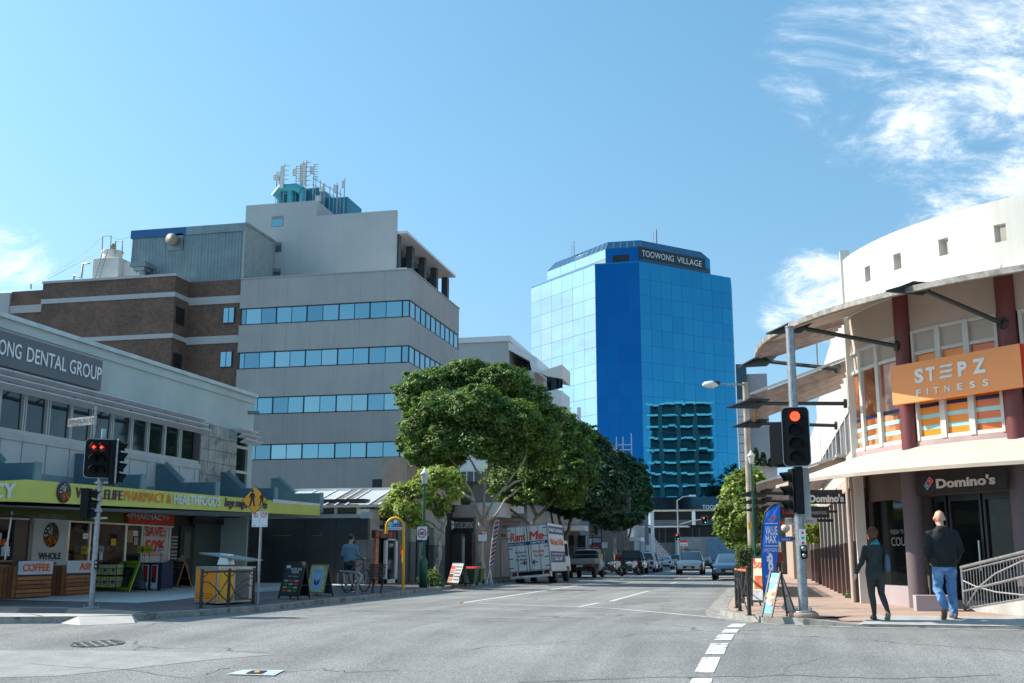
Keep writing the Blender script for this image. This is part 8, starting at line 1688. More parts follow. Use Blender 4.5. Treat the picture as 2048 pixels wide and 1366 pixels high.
# ================================================================== bicycle rack, bench, wheelie bins
q = at(716, 1190, z=.12); bk_r = thing('bicycle_rack', 'galvanised wavy bicycle rack beside the bench', 'bicycle rack', q); Yk = q.y
pts = [at(714, 1190, y=Yk), at(715, 1175, y=Yk), at(720, 1158, y=Yk), at(724, 1151, y=Yk), at(718, 1147, y=Yk+.4), at(700, 1144, y=Yk+1.0), at(680, 1143, y=Yk+1.6)]
pts = [Vector((p.x, p.y, p.z)) for p in pts]; MB().tube(pts, .035, 8).build('main_tube', M_galv, bk_r); MB().lathe([(.1, 0), (.1, .015)], (pts[0].x, pts[0].y, .12), 10).build('foot_plate', M_galv, bk_r)
for (a_, b__) in ((676, 686), (689, 700), (704, 714)):
    y_ = Yk+(718-a_)/38*1.6; loop = [at(a_, 1146, y=y_), at(a_-1, 1158, y=y_), at(a_, 1167, y=y_), at(a_+5, 1168, y=y_-.1), at(b__, 1166, y=y_-.2), at(b__+1, 1156, y=y_-.2), at(b__, 1146, y=y_-.2)]
    MB().tube(loop, .018, 6).build('loop', M_galv, bk_r)
q = at(748, 1184, z=.12); bnc = thing('street_bench', 'dark slatted street bench with its back to the road', 'bench', q); yb_ = 32.5
xa, xb = X(735, 1160, yb_), X(769, 1160, yb_)
M_bs = mat('bench_slat', (.07, .04, .03), .6, var=.2)
for k in range(6): MB().beam((xa, yb_+.02+k*.02, .62+k*.065), (xb, yb_+.02+k*.02, .62+k*.065), .02, .05).build('back_slat', M_bs, bnc)
for k in range(5): MB().beam((xa, yb_+.12+k*.09, .52), (xb, yb_+.12+k*.09, .52), .07, .03).build('seat_slat', M_bs, bnc)
for x in (xa+.12, xb-.15): MB().beam((x, yb_+.1, .12), (x, yb_+.3, .5), .06, .05).build('leg', M_black, bnc); MB().beam((x, yb_+.1, .45), (x, yb_+.05, 1.0), .04, .03).build('back_bracket', M_black, bnc); MB().beam((x-.02, yb_+.1, .70), (x-.02, yb_+.55, .68), .04, .03).build('armrest', M_black, bnc)
for i, (px, m, lb) in enumerate(((918, 'g', 'dark green wheelie bin with a red lid, the nearer of the pair'), (907, 'g', 'dark green wheelie bin with a red lid behind its neighbour'), (953, 'y', 'olive wheelie bin half hidden behind the green ones'))):
    q = at((936, 926, 950)[i], (1171, 1169, 1168)[i], z=.12); x, y = q.x, q.y; w = .29; hgt = at(936, 1133, y=y).z
    o = thing('wheelie_bin', lb, 'wheelie bin', q, 'wheelie bins by the tree trunk'); mb_ = mat('bin_green', (.012, .05, .032), .45) if m == 'g' else mat('bin_olive', (.06, .10, .02), .5)
    MB().add([(x-w*.8, y, .2), (x+w*.8, y, .2), (x+w*.8, y+.5, .2), (x-w*.8, y+.5, .2), (x-w, y-.05, hgt-.08), (x+w, y-.05, hgt-.08), (x+w, y+.6, hgt-.08), (x-w, y+.6, hgt-.08)], [[3, 2, 1, 0], [4, 5, 6, 7], [0, 1, 5, 4], [1, 2, 6, 5], [2, 3, 7, 6], [3, 0, 4, 7]]).build('body', mb_, o, bevel=.02)
    MB().ext([(x-w-.02, y-.08, hgt-.08), (x+w+.02, y-.08, hgt-.08), (x+w, y-.04, hgt-.02), (x-w, y-.04, hgt-.02)], (0, .68, .02)).build('lid', mat('lid_red', s2l(200, 50, 30), .5) if m == 'g' else mat('lid_olive', (.2, .24, .04), .5), o)
    for s_ in (-1, 1): MB().lathe([(.1, -.03), (.1, .03)], (x+s_*w*.8, y+.5, .22), 12, axis='X').build('wheel', M_rub, o)
# ================================================================== ramp railing and kerb wall, right edge
rlg = thing('ramp_railing', 'galvanised ramp railing with curved bars and thin balusters at the right edge', 'railing', at(1930, 1219, z=.13))
a = at(1930, 1219, z=.14); u0 = Vector((a.x, a.y, 0)); v0 = Vector((at(2048, 1190, y=22.0).x, 22.0, 0)); ex = (v0-u0)*1.25
def RQ(f, a_, b__):     # point on the railing line; heights from two reference rows
    z0 = Zy(1930, a_, u0.y); z1 = Zy(2048, b__, v0.y); p = u0+ex*f; return Vector((p.x, p.y, z0+(z1-z0)*f/.8))
MB().tube([RQ(-.01, 1135, 1106), RQ(.5, 1135, 1106), RQ(1, 1135, 1106)], .035, 10).build('top_rail', M_galv, rlg); MB().tube([RQ(0, 1143, 1114), RQ(1, 1143, 1114)], .018, 8).build('under_rail', M_galv, rlg)
MB().tube([RQ(.01, 1183, 1154), RQ(1, 1183, 1154)], .026, 8).build('mid_rail', M_galv, rlg); MB().tube([RQ(0, 1217, 1197), RQ(1, 1217, 1197)], .018, 8).build('bottom_rail', M_galv, rlg)
for f in (0, .98): MB().cyl(RQ(f, 1220, 1200), RQ(f, 1136, 1107), .032, n=10).build('post', M_galv, rlg)
for k in range(23): f = .04+k*.0415; MB().cyl(RQ(f, 1217, 1197), RQ(f, 1143, 1114), .008, n=5).build('baluster', M_galv, rlg)
for pts in ([(0, 1161), (.2, 1174), (.45, 1184), (.8, 1190), (1, 1192)], [(.03, 1213), (.12, 1193), (.22, 1174), (.46, 1147), (.8, 1123), (1, 1113)]): MB().tube([RQ(f, r_, r_) for f, r_ in pts], .016, 6).build('curved_bar', M_alu, rlg)
rw = thing('ramp_wall', 'low concrete ramp edge behind the railing outside the pizza shop', 'ramp', (u0+ex*.5)+Z3*.12)
q0, q1 = RQ(-.02, 1220, 1200), RQ(1.02, 1220, 1200); bk2 = Vector((.05, .25, 0))
MB().add([q0-Z3*.2, q1-Z3*.8, q1+Z3*.0, q0+Z3*.0, q0-Z3*.2+bk2*3, q1-Z3*.8+bk2*3, q1+bk2*3, q0+bk2*3], [[0, 1, 2, 3], [3, 2, 6, 7], [0, 3, 7, 4], [1, 5, 6, 2]]).build('ramp', M_cgrey, rw)
lw = at(1822, 1218, z=.12); MB().box(lw.x-.0, lw.x+.75, 23.6, 24.1, .1, .42).build('step_block', M_plumw, rw)
# ================================================================== vehicles
M_carg = mat('car_glass', (.02, .03, .035), .05, var=.1, coat=.6); M_tyre = mat('tyre', (.02, .02, .02), .8); M_rim = mat('alloy', (.42, .42, .43), .35, metal=.6)
M_tail = mat('tail_light', (.35, .01, .01), .25, coat=.5); M_head = mat('head_light', (.6, .62, .65), .12, coat=.8); M_chr = mat('chrome', (.5, .5, .5), .2, metal=.9); M_plate = mat('number_plate', (.6, .6, .55), .5)
def wheel(par, x, y, z, r=.33, w=.22):
    o = MB().lathe([(r*.6, -w/2), (r*.94, -w/2), (r, -w/2+.03), (r, w/2-.03), (r*.94, w/2), (r*.6, w/2)], (x, y, z), 20, axis='X').build('wheel', M_tyre, par)
    for s_ in (-1, 1):
        MB().lathe([(r*.62, -.006), (r*.60, .006)], (x+s_*w*.46, y, z), 16, axis='X').build('rim', M_rim, o)
        b = MB()
        for k in range(5): a = 2*math.pi*k/5+.3; b.beam((x+s_*w*.5, y, z), (x+s_*w*.5, y+r*.58*math.cos(a), z+r*.58*math.sin(a)), .03, r*.16, up=(1, 0, 0))
        b.build('spokes', M_chr, o)
    return o
def carbody(par, L, Wd, st, paint, bev=True):
    """st: (f, zb, zbelt, ztop, wbelt, wtop) from the tail (f=0) to the nose (f=1), nose along +Y; centred on x=0, tail at y=0"""
    b = MB(); rings = []
    for (f, zb, zm, zt, wm, wt) in st:
        y = f*L; h = Wd/2; wm, wt = wm*h, wt*h; half = [(wm*.86, zb), (wm*.98, zb+.10), (wm, zb+(zm-zb)*.55), (wm*.965, zm), (wt, zt-.045), (wt*.8, zt)]
        rings.append([(x, y, z) for x, z in half]+[(-x, y, z) for x, z in half[::-1]])
    n = len(rings[0]); fs, ms = [], []
    for i in range(len(rings)-1):
        g0, g1 = st[i][3]-st[i][2], st[i+1][3]-st[i+1][2]
        for j in range(n):
            k = (j+1) % n; f = [i*n+j, i*n+k, (i+1)*n+k, (i+1)*n+j]; m = 0
            if j in (3, 7) and g0 > .25 and g1 > .25: m = 1
            if (g0 > .25) != (g1 > .25) and j in (4, 5, 6, 3, 7) : m = 1
            fs.append((f, m))
    vs = [v for r_ in rings for v in r_]
    b.v = vs; b.f = [f for f, m in fs]; b.m = [m for f, m in fs]; b.s = [True]*len(fs)
    b.f += [list(range(n-1, -1, -1)), [(len(rings)-1)*n+j for j in range(n)]]; b.m += [0, 0]; b.s += [False, False]
    o = b.build('body', [paint, M_carg], par, off=(0, 0, 0)); md = o.modifiers.new('edges', 'EDGE_SPLIT'); md.split_angle = R(38); return o
def place(o, x, y, az=0, roll=0): o.location = (x, y, 0); o.rotation_euler = (0, R(roll), R(az)); return o
def vthing(name, label, cat, group=None): return thing(name, label, cat, (0, 0, 0), group)
def lx(par, x0, x1, y0, y1, z0, z1, nm, m, bev=0): return MB().box(x0, x1, y0, y1, z0, z1).build(nm, m, par, off=(0, 0, 0), bevel=bev)
SUVS = [(0, .42, .72, .78, .90, .80), (.015, .32, .95, 1.02, .97, .84), (.03, .30, 1.02, 1.06, .98, .84), (.10, .28, 1.02, 1.62, 1, .72), (.16, .28, 1.02, 1.69, 1, .72), (.45, .26, 1.0, 1.72, 1, .74), (.60, .26, .99, 1.66, 1, .73), (.74, .26, .98, 1.05, 1, .80), (.90, .28, .92, .97, .98, .80), (.97, .30, .80, .86, .92, .76), (1.0, .36, .62, .68, .82, .70)]
SED = [(0, .42, .70, .76, .88, .76), (.02, .30, .92, .98, .95, .80), (.14, .27, .95, 1.0, .98, .78), (.26, .25, .94, 1.36, 1, .66), (.36, .24, .93, 1.43, 1, .68), (.55, .24, .92, 1.42, 1, .68), (.73, .24, .90, .95, 1, .78), (.90, .25, .80, .84, .97, .80), (.975, .26, .66, .72, .88, .74), (1.0, .30, .50, .56, .78, .66)]
UTE = [(0, .55, 1.02, 1.06, .97, .90), (.02, .48, 1.08, 1.12, 1, .90), (.30, .40, 1.10, 1.14, 1, .90), (.34, .40, 1.12, 1.72, 1, .76), (.40, .38, 1.12, 1.80, 1, .76), (.60, .38, 1.10, 1.80, 1, .76), (.74, .38, 1.08, 1.14, 1, .84), (.92, .40, 1.0, 1.05, .98, .86), (.98, .42, .88, .92, .92, .82), (1, .46, .7, .76, .84, .76)]
def car(name, label, cat, x, y, az, L, Wd, st, paint, r=.34, plate=True, grp=None, kind='sedan'):
    o = vthing(name, label, cat, grp); carbody(o, L, Wd, st, paint); h = Wd/2
    for fy in (.17, .81):
        for s_ in (-1, 1): wheel(o, s_*(h-.10), fy*L, r, r)
        for s_ in (-1, 1): MB().lathe([(r*1.14, -.02), (r*1.14, .02)], (s_*(h-.012), fy*L, r+.02), 16, axis='X').build('wheel_arch', M_rub, o)
    zt = st[1][2]
    for s_ in (-1, 1):
        lx(o, s_*h*.62, s_*h*.93, -.02, .10, zt-.26, zt-.02, 'tail_light', M_tail, .01); lx(o, s_*h*.50, s_*h*.88, L*.955, L*.985, st[-2][2]-.14, st[-2][2]-.01, 'headlight', M_head, .02)
        MB().box(s_*h*1.0, s_*(h+.20), L*.66, L*.70, st[6][2]-.02, st[6][2]+.13).build('mirror', paint, o, off=(0, 0, 0), bevel=.03)
    lx(o, -h*.45, h*.45, L*.975, L*1.004, .45, .62, 'grille', M_ink, .01); lx(o, -h*.8, h*.8, L*.96, L*1.006, .30, .42, 'bumper', M_dark, .02); lx(o, -h*.8, h*.8, -.03, .06, .34, .5, 'rear_bumper', M_dark, .02)
    lx(o, -.19, .19, L*1.006, L*1.012, .44, .54, 'number_plate', M_plate); lx(o, -.19, .19, -.04, -.03, .62, .72, 'number_plate', M_plate)
    return place(o, x, y, az)
M_silver = mat('silver_paint', (.50, .48, .43), .28, metal=.5, var=.03, coat=.8); M_blu = mat('slate_blue_paint', (.10, .15, .21), .25, metal=.5, var=.03, coat=.9); M_dkp = mat('dark_grey_paint', (.02, .024, .028), .25, metal=.2, var=.03, coat=.9); M_wp = mat('white_car_paint', (.62, .63, .64), .3, var=.02, coat=.7)
# oncoming silver SUV
q = at(1378, 1148, z=0); yv = 83.0; xv = X(1378, 1148, yv)
o = car('silver_suv', 'silver SUV driving toward the junction with roof racks', 'car', xv, yv+4.6, 180, 4.65, 1.92, SUVS, M_silver, .37)
for s_ in (-1, 1): MB().tube([(s_*.66, 1.0, 1.76), (s_*.68, 2.8, 1.77)], .025, 6).build('roof_rail', M_dark, o, off=(0, 0, 0))
lx(o, -.6, .6, 1.2, 1.26, 1.79, 1.83, 'rack_bar', M_dark); lx(o, -.6, .6, 2.4, 2.46, 1.79, 1.83, 'rack_bar', M_dark); lx(o, .1, .5, 2.0, 2.3, 1.83, 1.93, 'orange_beacon', M_orange)
MB().lathe([(.09, 0), (.09, .02)], (0, 4.66, .60), 10, axis='Y').build('badge', M_chr, o, off=(0, 0, 0))
for s_ in (-1, 1): MB().lathe([(.08, 0), (.08, .03)], (s_*.62, 4.60, .46), 10, axis='Y').build('fog_light', M_head, o, off=(0, 0, 0))
# blue sedan behind the hedge
yv = 61.5; xv = X(1459, 1160, yv)
o = car('blue_sedan', 'dark blue sedan half hidden behind the clipped hedge', 'car', xv, yv+4.7, 180, 4.75, 1.86, SED, M_blu, .34)
for s_ in (-1, 1): lx(o, s_*.60, s_*.80, 4.60, 4.72, .34, .48, 'air_intake', M_ink); MB().beam((s_*.25, 4.75, .58), (s_*.78, 4.62, .70), .03, .04).build('chrome_trim', M_chr, o, off=(0, 0, 0))
# parked row, left kerb
ut = car('dark_ute', 'dark grey ute with tonneau cover parked nose away under the trees', 'ute', X(1259, 1140, 86), 86, 0, 5.3, 1.95, UTE, M_dkp, .38)
lx(ut, -.86, .86, .1, 1.6, 1.12, 1.20, 'tonneau_cover', M_ink, .03); lx(ut, -.8, .8, .02, .04, .7, 1.0, 'tailgate', M_dkp); lx(ut, -.75, .75, -.12, .1, .42, .56, 'step_bumper', M_chr)
MB().add([(-.7, .9, 1.2), (.7, .9, 1.2), (.6, 1.75, 1.78), (-.6, 1.75, 1.78)], [[0, 1, 2, 3]]).build('canopy_slope', M_ink, ut, off=(0, 0, 0))
car('white_suv', 'white SUV parked directly ahead of the dark ute', 'car', X(1287, 1136, 95), 95, 0, 4.6, 1.85, SUVS, M_wp, .36)
car('dark_hatch', 'dark hatchback parked beyond the white SUV', 'car', X(1298, 1134, 103), 103, 0, 4.3, 1.8, SUVS, M_dkp, .34)
car('white_hatch', 'white hatchback with red tail lights stopped far down the street', 'car', X(1328, 1133, 128), 128, 0, 4.1, 1.78, SED, M_wp, .32)
car('brown_suv', 'pale SUV far away behind the white hatchback', 'car', X(1352, 1130, 150), 150, 0, 4.6, 1.85, SUVS, M_silver, .34)
car('black_car', 'black car far away with lit red brake lights beside the silver SUV', 'car', X(1408, 1128, 138), 138, 0, 4.5, 1.8, SED, M_dkp, .33)
car('distant_sedan', 'dark sedan far off in the left lane near the podium', 'car', X(1392, 1126, 165), 165, 0, 4.5, 1.8, SED, M_blu, .33)
# white flatbed ute
fb = vthing('flatbed_ute', 'dusty white flatbed ute with aluminium tray behind the rental truck', 'ute')
carb = [(0, .50, 1.0, 1.05, .9, .8), (.02, .45, 1.08, 1.12, .95, .82), (.05, .42, 1.08, 1.66, .96, .76), (.2, .42, 1.08, 1.74, .98, .76), (.42, .42, 1.06, 1.72, .98, .76), (.60, .42, 1.04, 1.10, .98, .84), (.92, .44, .95, 1.0, .96, .86), (1, .48, .75, .8, .88, .8)]
M_dw = mat('dusty_white', (.42, .42, .38), .4, var=.08, coat=.3, streak=.15)
cb_ = carbody(fb, 2.7, 1.74, carb, M_dw); me_ = cb_.data
for v in me_.vertices: v.co.y += 2.35
lx(fb, -.92, .92, .0, 2.25, .84, .92, 'tray_floor', M_galv); lx(fb, -.92, .92, -.02, .02, .86, 1.16, 'tailboard', M_galv)
for s_ in (-1, 1): lx(fb, s_*.90, s_*.94, .0, 2.25, .86, 1.16, 'side_board', M_galv); lx(fb, s_*.55, s_*.85, -.04, .02, .66, .78, 'tail_light', M_tail); lx(fb, s_*.4, s_*.84, .3, 1.0, .36, .8, 'mudguard', M_rub)
b = MB(); b.beam((-.85, 2.25, .9), (-.85, 2.25, 1.85), .05, .05); b.beam((.85, 2.25, .9), (.85, 2.25, 1.85), .05, .05); b.beam((-.85, 2.25, 1.82), (.85, 2.25, 1.82), .05, .05); b.beam((-.85, 2.25, 1.4), (.85, 2.25, 1.4), .03, .03); b.build('headboard', M_galv, fb, off=(0, 0, 0))
lx(fb, -.2, .2, -.05, -.03, .66, .77, 'number_plate', M_plate); lx(fb, -.4, .4, .1, 2.4, .5, .7, 'chassis', M_ink); lx(fb, .9, .96, 1.5, 2.2, .4, .85, 'tool_box', M_galv)
for y_ in (.85, 4.2):
    for s_ in (-1, 1): wheel(fb, s_*.74, y_, .34, .34)
place(fb, X(1163, 1150, 67.5), 67.0, 0, -1.5)
# ------------------------------------------------------------------ rental truck
tk = vthing('rental_truck', 'white box rental truck leaning toward the kerb with red Rent Me lettering', 'truck')
M_tkw = mat('truck_white', (.70, .70, .69), .45, var=.05, streak=.08); TW, TZ0, TZ1, TL = 1.02, .62, 2.80, 4.1
lx(tk, -TW, TW, .02, TL, TZ0, TZ1, 'box_body', M_tkw, .02)
for s_ in (-1, 1):
    d_ = lx(tk, .015*s_, (TW-.06)*s_, -.03, .02, TZ0+.06, TZ1-.07, 'rear_door', M_tkw, .01)
    for x_ in (.12, .55): MB().cyl((s_*x_, -.05, TZ0+.05), (s_*x_, -.05, TZ1-.08), .014, n=6).build('lock_bar', M_galv, d_, off=(0, 0, 0))
    for z_ in (TZ0+.2, TZ0+.62, TZ0+1.1, TZ1-.6, TZ1-.22): lx(tk, s_*(TW-.26), s_*(TW-.02), -.05, -.035, z_, z_+.035, 'hinge', M_dark)
    lx(d_ and tk, s_*.1, s_*.42, -.075, -.055, TZ0+.40, TZ0+.44, 'door_handle', M_dark); lx(tk, s_*.2, s_*.26, -.08, -.055, TZ0+.32, TZ0+.52, 'latch', M_dark)
fr = MB(); fr.box(-TW, TW, -.045, .02, TZ1-.07, TZ1); fr.box(-TW, TW, -.045, .02, TZ0, TZ0+.06); fr.box(-TW, -TW+.06, -.045, .02, TZ0, TZ1); fr.box(TW-.06, TW, -.045, .02, TZ0, TZ1); fr.build('rear_frame', M_galv, tk, off=(0, 0, 0))
lx(tk, -.015, .015, -.035, .0, TZ0+.06, TZ1-.07, 'door_seam', M_ink)
lx(tk, -TW+.08, TW-.06, -.038, -.032, 1.86, 2.02, 'blue_band', M_navy)
def ttx(s_, x0, x1, z, h_, m, bo=.03, sh=0): text(tk, s_, (x0, -.03, z), (x1, -.03, z), Z3, h_, m, ext=0, bold=bo, proud=.012, shear=sh)
ttx('Rent', -.84, -.08, 2.08, .40, M_red, .03, .15); ttx('Me', .10, .78, 2.08, .40, M_red, .035, .15); ttx('Mobile Truck Rental', -.90, -.2, 1.90, .08, M_wt, .02); ttx('1300 799 257', .15, .85, 1.90, .09, M_wt, .03)
for k, w_ in enumerate(('We Drop Off', 'You Move', 'We Pick Up')): ttx(w_, -.66+.06*(k == 1), -.10-.06*(k == 1), 1.50-.17*k, .09, M_navy, .03)
for k, w_ in enumerate(('We Come', 'To You!')): ttx(w_, .2+.05*k, .75-.05*k, 1.48-.2*k, .12, M_red, .03)
lx(tk, TW, TW+.006, .12, TL-.1, 2.30, 2.68, 'side_band', M_navy); lx(tk, TW, TW+.006, .12, TL-.1, .95, 1.48, 'side_band', M_navy)
def stx(s_, y0, y1, z, h_, m, bo=.04): text(tk, s_, (TW, y0, z), (TW, y1, z), Z3, h_, m, ext=0, bold=bo, proud=.012)
stx('Mobile Truck Rental', .3, TL-.4, 2.42, .18, M_wt); stx('We Come To You!', .3, TL-.3, 1.80, .28, M_orange, .05); stx('mobiletruckrental', .5, TL-.6, 1.32, .09, M_wt, .02); stx('CALL 24/7', 1.0, TL-.9, 1.06, .18, M_wt)
lx(tk, TW, TW+.008, .25, .7, 1.0, 1.24, 'side_logo', mat('logo_teal', (.1, .3, .3), .5)); lx(tk, TW, TW+.03, .0, TL, TZ0-.08, TZ0+.02, 'side_rail', M_tkw)
b = MB(); b.box(-.45, -.35, .3, 5.6, .42, .6); b.box(.35, .45, .3, 5.6, .42, .6); b.box(-.8, .8, .4, .5, .42, .6); b.box(-.8, .8, 2.2, 2.3, .42, .6); b.build('chassis', M_ink, tk, off=(0, 0, 0))
lx(tk, -.9, .9, -.06, .04, .34, .44, 'rear_bumper', M_tkw); lx(tk, -.85, -.35, -.07, -.06, .32, .40, 'number_plate', M_plate); 
for s_ in (-1, 1): lx(tk, s_*.60, s_*.64, -.02, .04, .40, .64, 'bumper_bracket', M_tkw); lx(tk, s_*.66, s_*.92, -.07, -.05, .45, .54, 'tail_light', M_tail); lx(tk, s_*.93, s_*.98, -.02, .3, .32, .66, 'corner_skirt', M_tkw)
text(tk, '493ETB', (-.8, -.07, .335), (-.4, -.07, .335), Z3, .05, M_ink, ext=0, bold=.02)
for s_ in (-1, 1):
    wheel(tk, s_*.80, 1.35, .36, .36, .34); wheel(tk, s_*.84, 4.75, .36, .36, .24); lx(tk, s_*.62, s_*1.0, .95, 1.0, .25, .66, 'mudflap', M_rub)
cab = MB(); cab.ext([(-.92, 4.15, .5), (-.92, 6.0, .5), (-.92, 6.05, 1.15), (-.92, 5.75, 2.05), (-.92, 4.2, 2.1)], (1.84, 0, 0)); cab.build('cab', M_tkw, tk, off=(0, 0, 0), bevel=.06)
for s_ in (-1, 1): lx(tk, s_*.925, s_*.93, 4.45, 5.5, 1.25, 1.9, 'cab_window', M_carg); MB().box(s_*.95, s_*1.25, 5.6, 5.65, 1.3, 1.8).build('mirror', M_dark, tk, off=(0, 0, 0)); lx(tk, s_*.93, s_*1.0, 4.4, 5.1, .45, .75, 'cab_step', M_dark)
place(tk, (X(1018, 1110, 52)+X(1100, 1110, 52))/2+.10, 52.0, 0, -5.0); tk.location.z = -.065
# ------------------------------------------------------------------ motorcycle
mc = vthing('motorcycle', 'white and black motorcycle parked at an angle beside the dark ute', 'motorcycle')
def mw(y): 
    o = MB(); o.lathe([(.30, -.05), (.31, 0), (.30, .05), (.24, .05), (.24, -.05)], (0, y, .31), 20, axis='X'); w_ = o.build('wheel', M_tyre, mc, off=(0, 0, 0)); b = MB()
    for k in range(6): a = math.pi*k/3; b.cyl((0, y, .31), (0, y+.25*math.cos(a), .31+.25*math.sin(a)), .012, n=5)
    b.build('spokes', M_rim, w_)
mw(0); mw(1.4)
b = MB(); b.tube([(0, 1.4, .31), (0, 1.2, .75), (0, 1.08, 1.02)], .035, 8); b.build('fork', M_chr, mc, off=(0, 0, 0)); b = MB(); b.tube([(-.36, .98, 1.06), (-.2, 1.06, 1.05), (0, 1.08, 1.03), (.2, 1.06, 1.05), (.36, .98, 1.06)], .018, 6); b.build('handlebar', M_dark, mc, off=(0, 0, 0))
MB().lathe([(.04, -.26), (.10, -.15), (.13, .03), (.10, .18), (.04, .24)], (0, .72, .84), 12, axis='Y').build('fuel_tank', M_wt, mc, off=(0, 0, 0)); MB().ext([(-.13, -.1, .80), (-.13, .55, .74), (-.13, .55, .68), (-.13, .05, .66)], (.26, 0, 0)).build('seat', M_ink, mc, off=(0, 0, 0), bevel=.03)
MB().ext([(-.16, .95, .45), (-.16, 1.32, .75), (-.16, 1.25, 1.0), (-.16, .9, .9)], (.32, 0, 0)).build('fairing', M_wt, mc, off=(0, 0, 0), bevel=.04); MB().box(-.14, .14, .4, .9, .28, .62).build('engine', M_dark, mc, off=(0, 0, 0), bevel=.05); b = MB(); b.cyl((.16, .5, .3), (.18, -.25, .42), .06, .07, 10); b.build('exhaust', M_chr, mc, off=(0, 0, 0)); MB().ext([(-.1, -.3, .72), (-.1, 0, .80), (-.1, 0, .66)], (.2, 0, 0)).build('tail_piece', M_wt, mc, off=(0, 0, 0))
q = at(1213, 1150, z=0); place(mc, X(1204, 1150, 74), 74, -62, 0)
m2 = copy_tree(mc, None, 'dark scooter parked further back between the motorcycle and the ute', (X(1237, 1146, 79), 79.5, 0), R(-70)); m2.name = 'motorcycle'
# small post box things by the ute
ob = thing('yellow_box', 'yellow topped bin behind the flatbed ute cab', 'bin', (X(1200, 1140, 77), 77, .12)); xx = X(1197, 1130, 76); MB().box(xx-.2, xx+.22, 76, 76.5, .9, 1.5).build('hood', M_py, ob); MB().box(xx-.2, xx+.22, 76, 76.5, .12, .9).build('body', M_dark, ob)
# lamp glows on the far black car
"""end of vehicles"""
# ================================================================== people
def ell_loft(mb, secs, n=18):
    """secs: (cx, cy, cz, rx, ry) horizontal elliptical slices from bottom to top"""
    vs = [(cx+rx*math.cos(2*math.pi*j/n), cy+ry*math.sin(2*math.pi*j/n), cz) for (cx, cy, cz, rx, ry) in secs for j in range(n)]; k = len(secs)
    mb.add(vs, [[i*n+j, i*n+(j+1) % n, (i+1)*n+(j+1) % n, (i+1)*n+j] for i in range(k-1) for j in range(n)]+[list(range(n-1, -1, -1)), [(k-1)*n+j for j in range(n)]])
def ball(mb, c, rx, ry, rz, n=16, tilt=None):
    c = Vector(c); M = Matrix.Rotation(tilt[0], 3, tilt[1]) if tilt else Matrix.Identity(3); vs = []; m = 9
    for i in range(1, m):
        a = math.pi*i/m
        for j in range(n): b = 2*math.pi*j/n; vs.append(c+M@Vector((rx*math.sin(a)*math.cos(b), ry*math.sin(a)*math.sin(b), rz*math.cos(a))))
    vs += [c+M@Vector((0, 0, rz)), c-M@Vector((0, 0, rz))]; t, bt = len(vs)-2, len(vs)-1
    mb.add(vs, [[i*n+j, (i+1)*n+j, (i+1)*n+(j+1) % n, i*n+(j+1) % n] for i in range(m-2) for j in range(n)]+[[t, j, (j+1) % n] for j in range(n)]+[[bt, (m-2)*n+(j+1) % n, (m-2)*n+j] for j in range(n)])
def limb(mb, pts, rs, n=12):
    P = [Vector(p) for p in pts]; Q, RS = [P[0]], [rs[0]]
    for i in range(len(P)-1):
        for t in (.33, .67, 1.0): Q.append(P[i].lerp(P[i+1], t)); RS.append(rs[i]+(rs[i+1]-rs[i])*t)
    mb.tube(Q, RS, n); ball(mb, P[0], rs[0], rs[0], rs[0], 10); ball(mb, P[-1], rs[-1], rs[-1], rs[-1], 10)
def fuse(mb, name, m, par, vox=.014, smooth=5, disp=0.0, dscale=.12):
    o = mb.build(name, m, par, off=(0, 0, 0)); r_ = o.modifiers.new('fuse', 'REMESH'); r_.mode = 'VOXEL'; r_.voxel_size = vox; r_.use_smooth_shade = True
    s_ = o.modifiers.new('soften', 'SMOOTH'); s_.iterations = smooth; s_.factor = .5
    if disp:
        tx = bpy.data.textures.new(name+'_folds', 'CLOUDS'); tx.noise_scale = dscale; tx.noise_depth = 2; d = o.modifiers.new('folds', 'DISPLACE'); d.texture = tx; d.strength = disp; d.mid_level = .5
    return o
def hand(mb, w, d, side, curl=.5):
    """palm and five fingers hanging from wrist w along direction d"""
    w = Vector(w); d = Vector(d).normalized(); out = Vector((side, 0, 0)); fwd = Vector((0, 1, 0)); pal = w+d*.05
    ball(mb, pal, .022, .040, .052, 12)
    for k, (o_, L) in enumerate(((-.030, .060), (-.010, .074), (.010, .078), (.030, .070))):
        b0 = w+d*.088+fwd*o_; b1 = b0+d*L*.5+out*(-.004); b2 = b1+d*L*.45-out*.018*curl; limb(mb, [b0-d*.03, b0, b1, b2], [.010, .0095, .009, .0075], 8)
    t0 = w+d*.035+fwd*.035; limb(mb, [t0, t0+d*.03+fwd*.018, t0+d*.06+fwd*.020-out*.01], [.012, .011, .009], 8)
M_skin = mat('skin', s2l(214, 160, 135), .5, var=.05, vs=12, spec=.4); M_skin2 = mat('skin_tan', s2l(190, 140, 112), .5, var=.05, vs=12)
def head(mb, c, s=1.0, turn=0.0, tiltx=0.0):
    c = Vector(c); M = Matrix.Rotation(turn, 3, 'Z')@Matrix.Rotation(tiltx, 3, 'X'); T = lambda x, y, z: c+M@Vector((x*s, y*s, z*s))
    ball(mb, T(0, -.01, .02), .078*s, .098*s, .105*s); ball(mb, T(0, .025, -.05), .060*s, .070*s, .075*s); ball(mb, T(0, .075, -.085), .028*s, .022*s, .022*s)
    for sd_ in (-1, 1): ball(mb, T(sd_*.086, .0, -.008), .018*s, .022*s, .036*s); ball(mb, T(sd_*.032, .088, .018), .017*s, .010*s, .010*s)
    limb(mb, [T(0, .088, .015), T(0, .112, -.025)], [.009*s, .015*s], 8); limb(mb, [T(-.022, .093, -.055), T(.022, .093, -.055)], [.008*s, .008*s], 6)
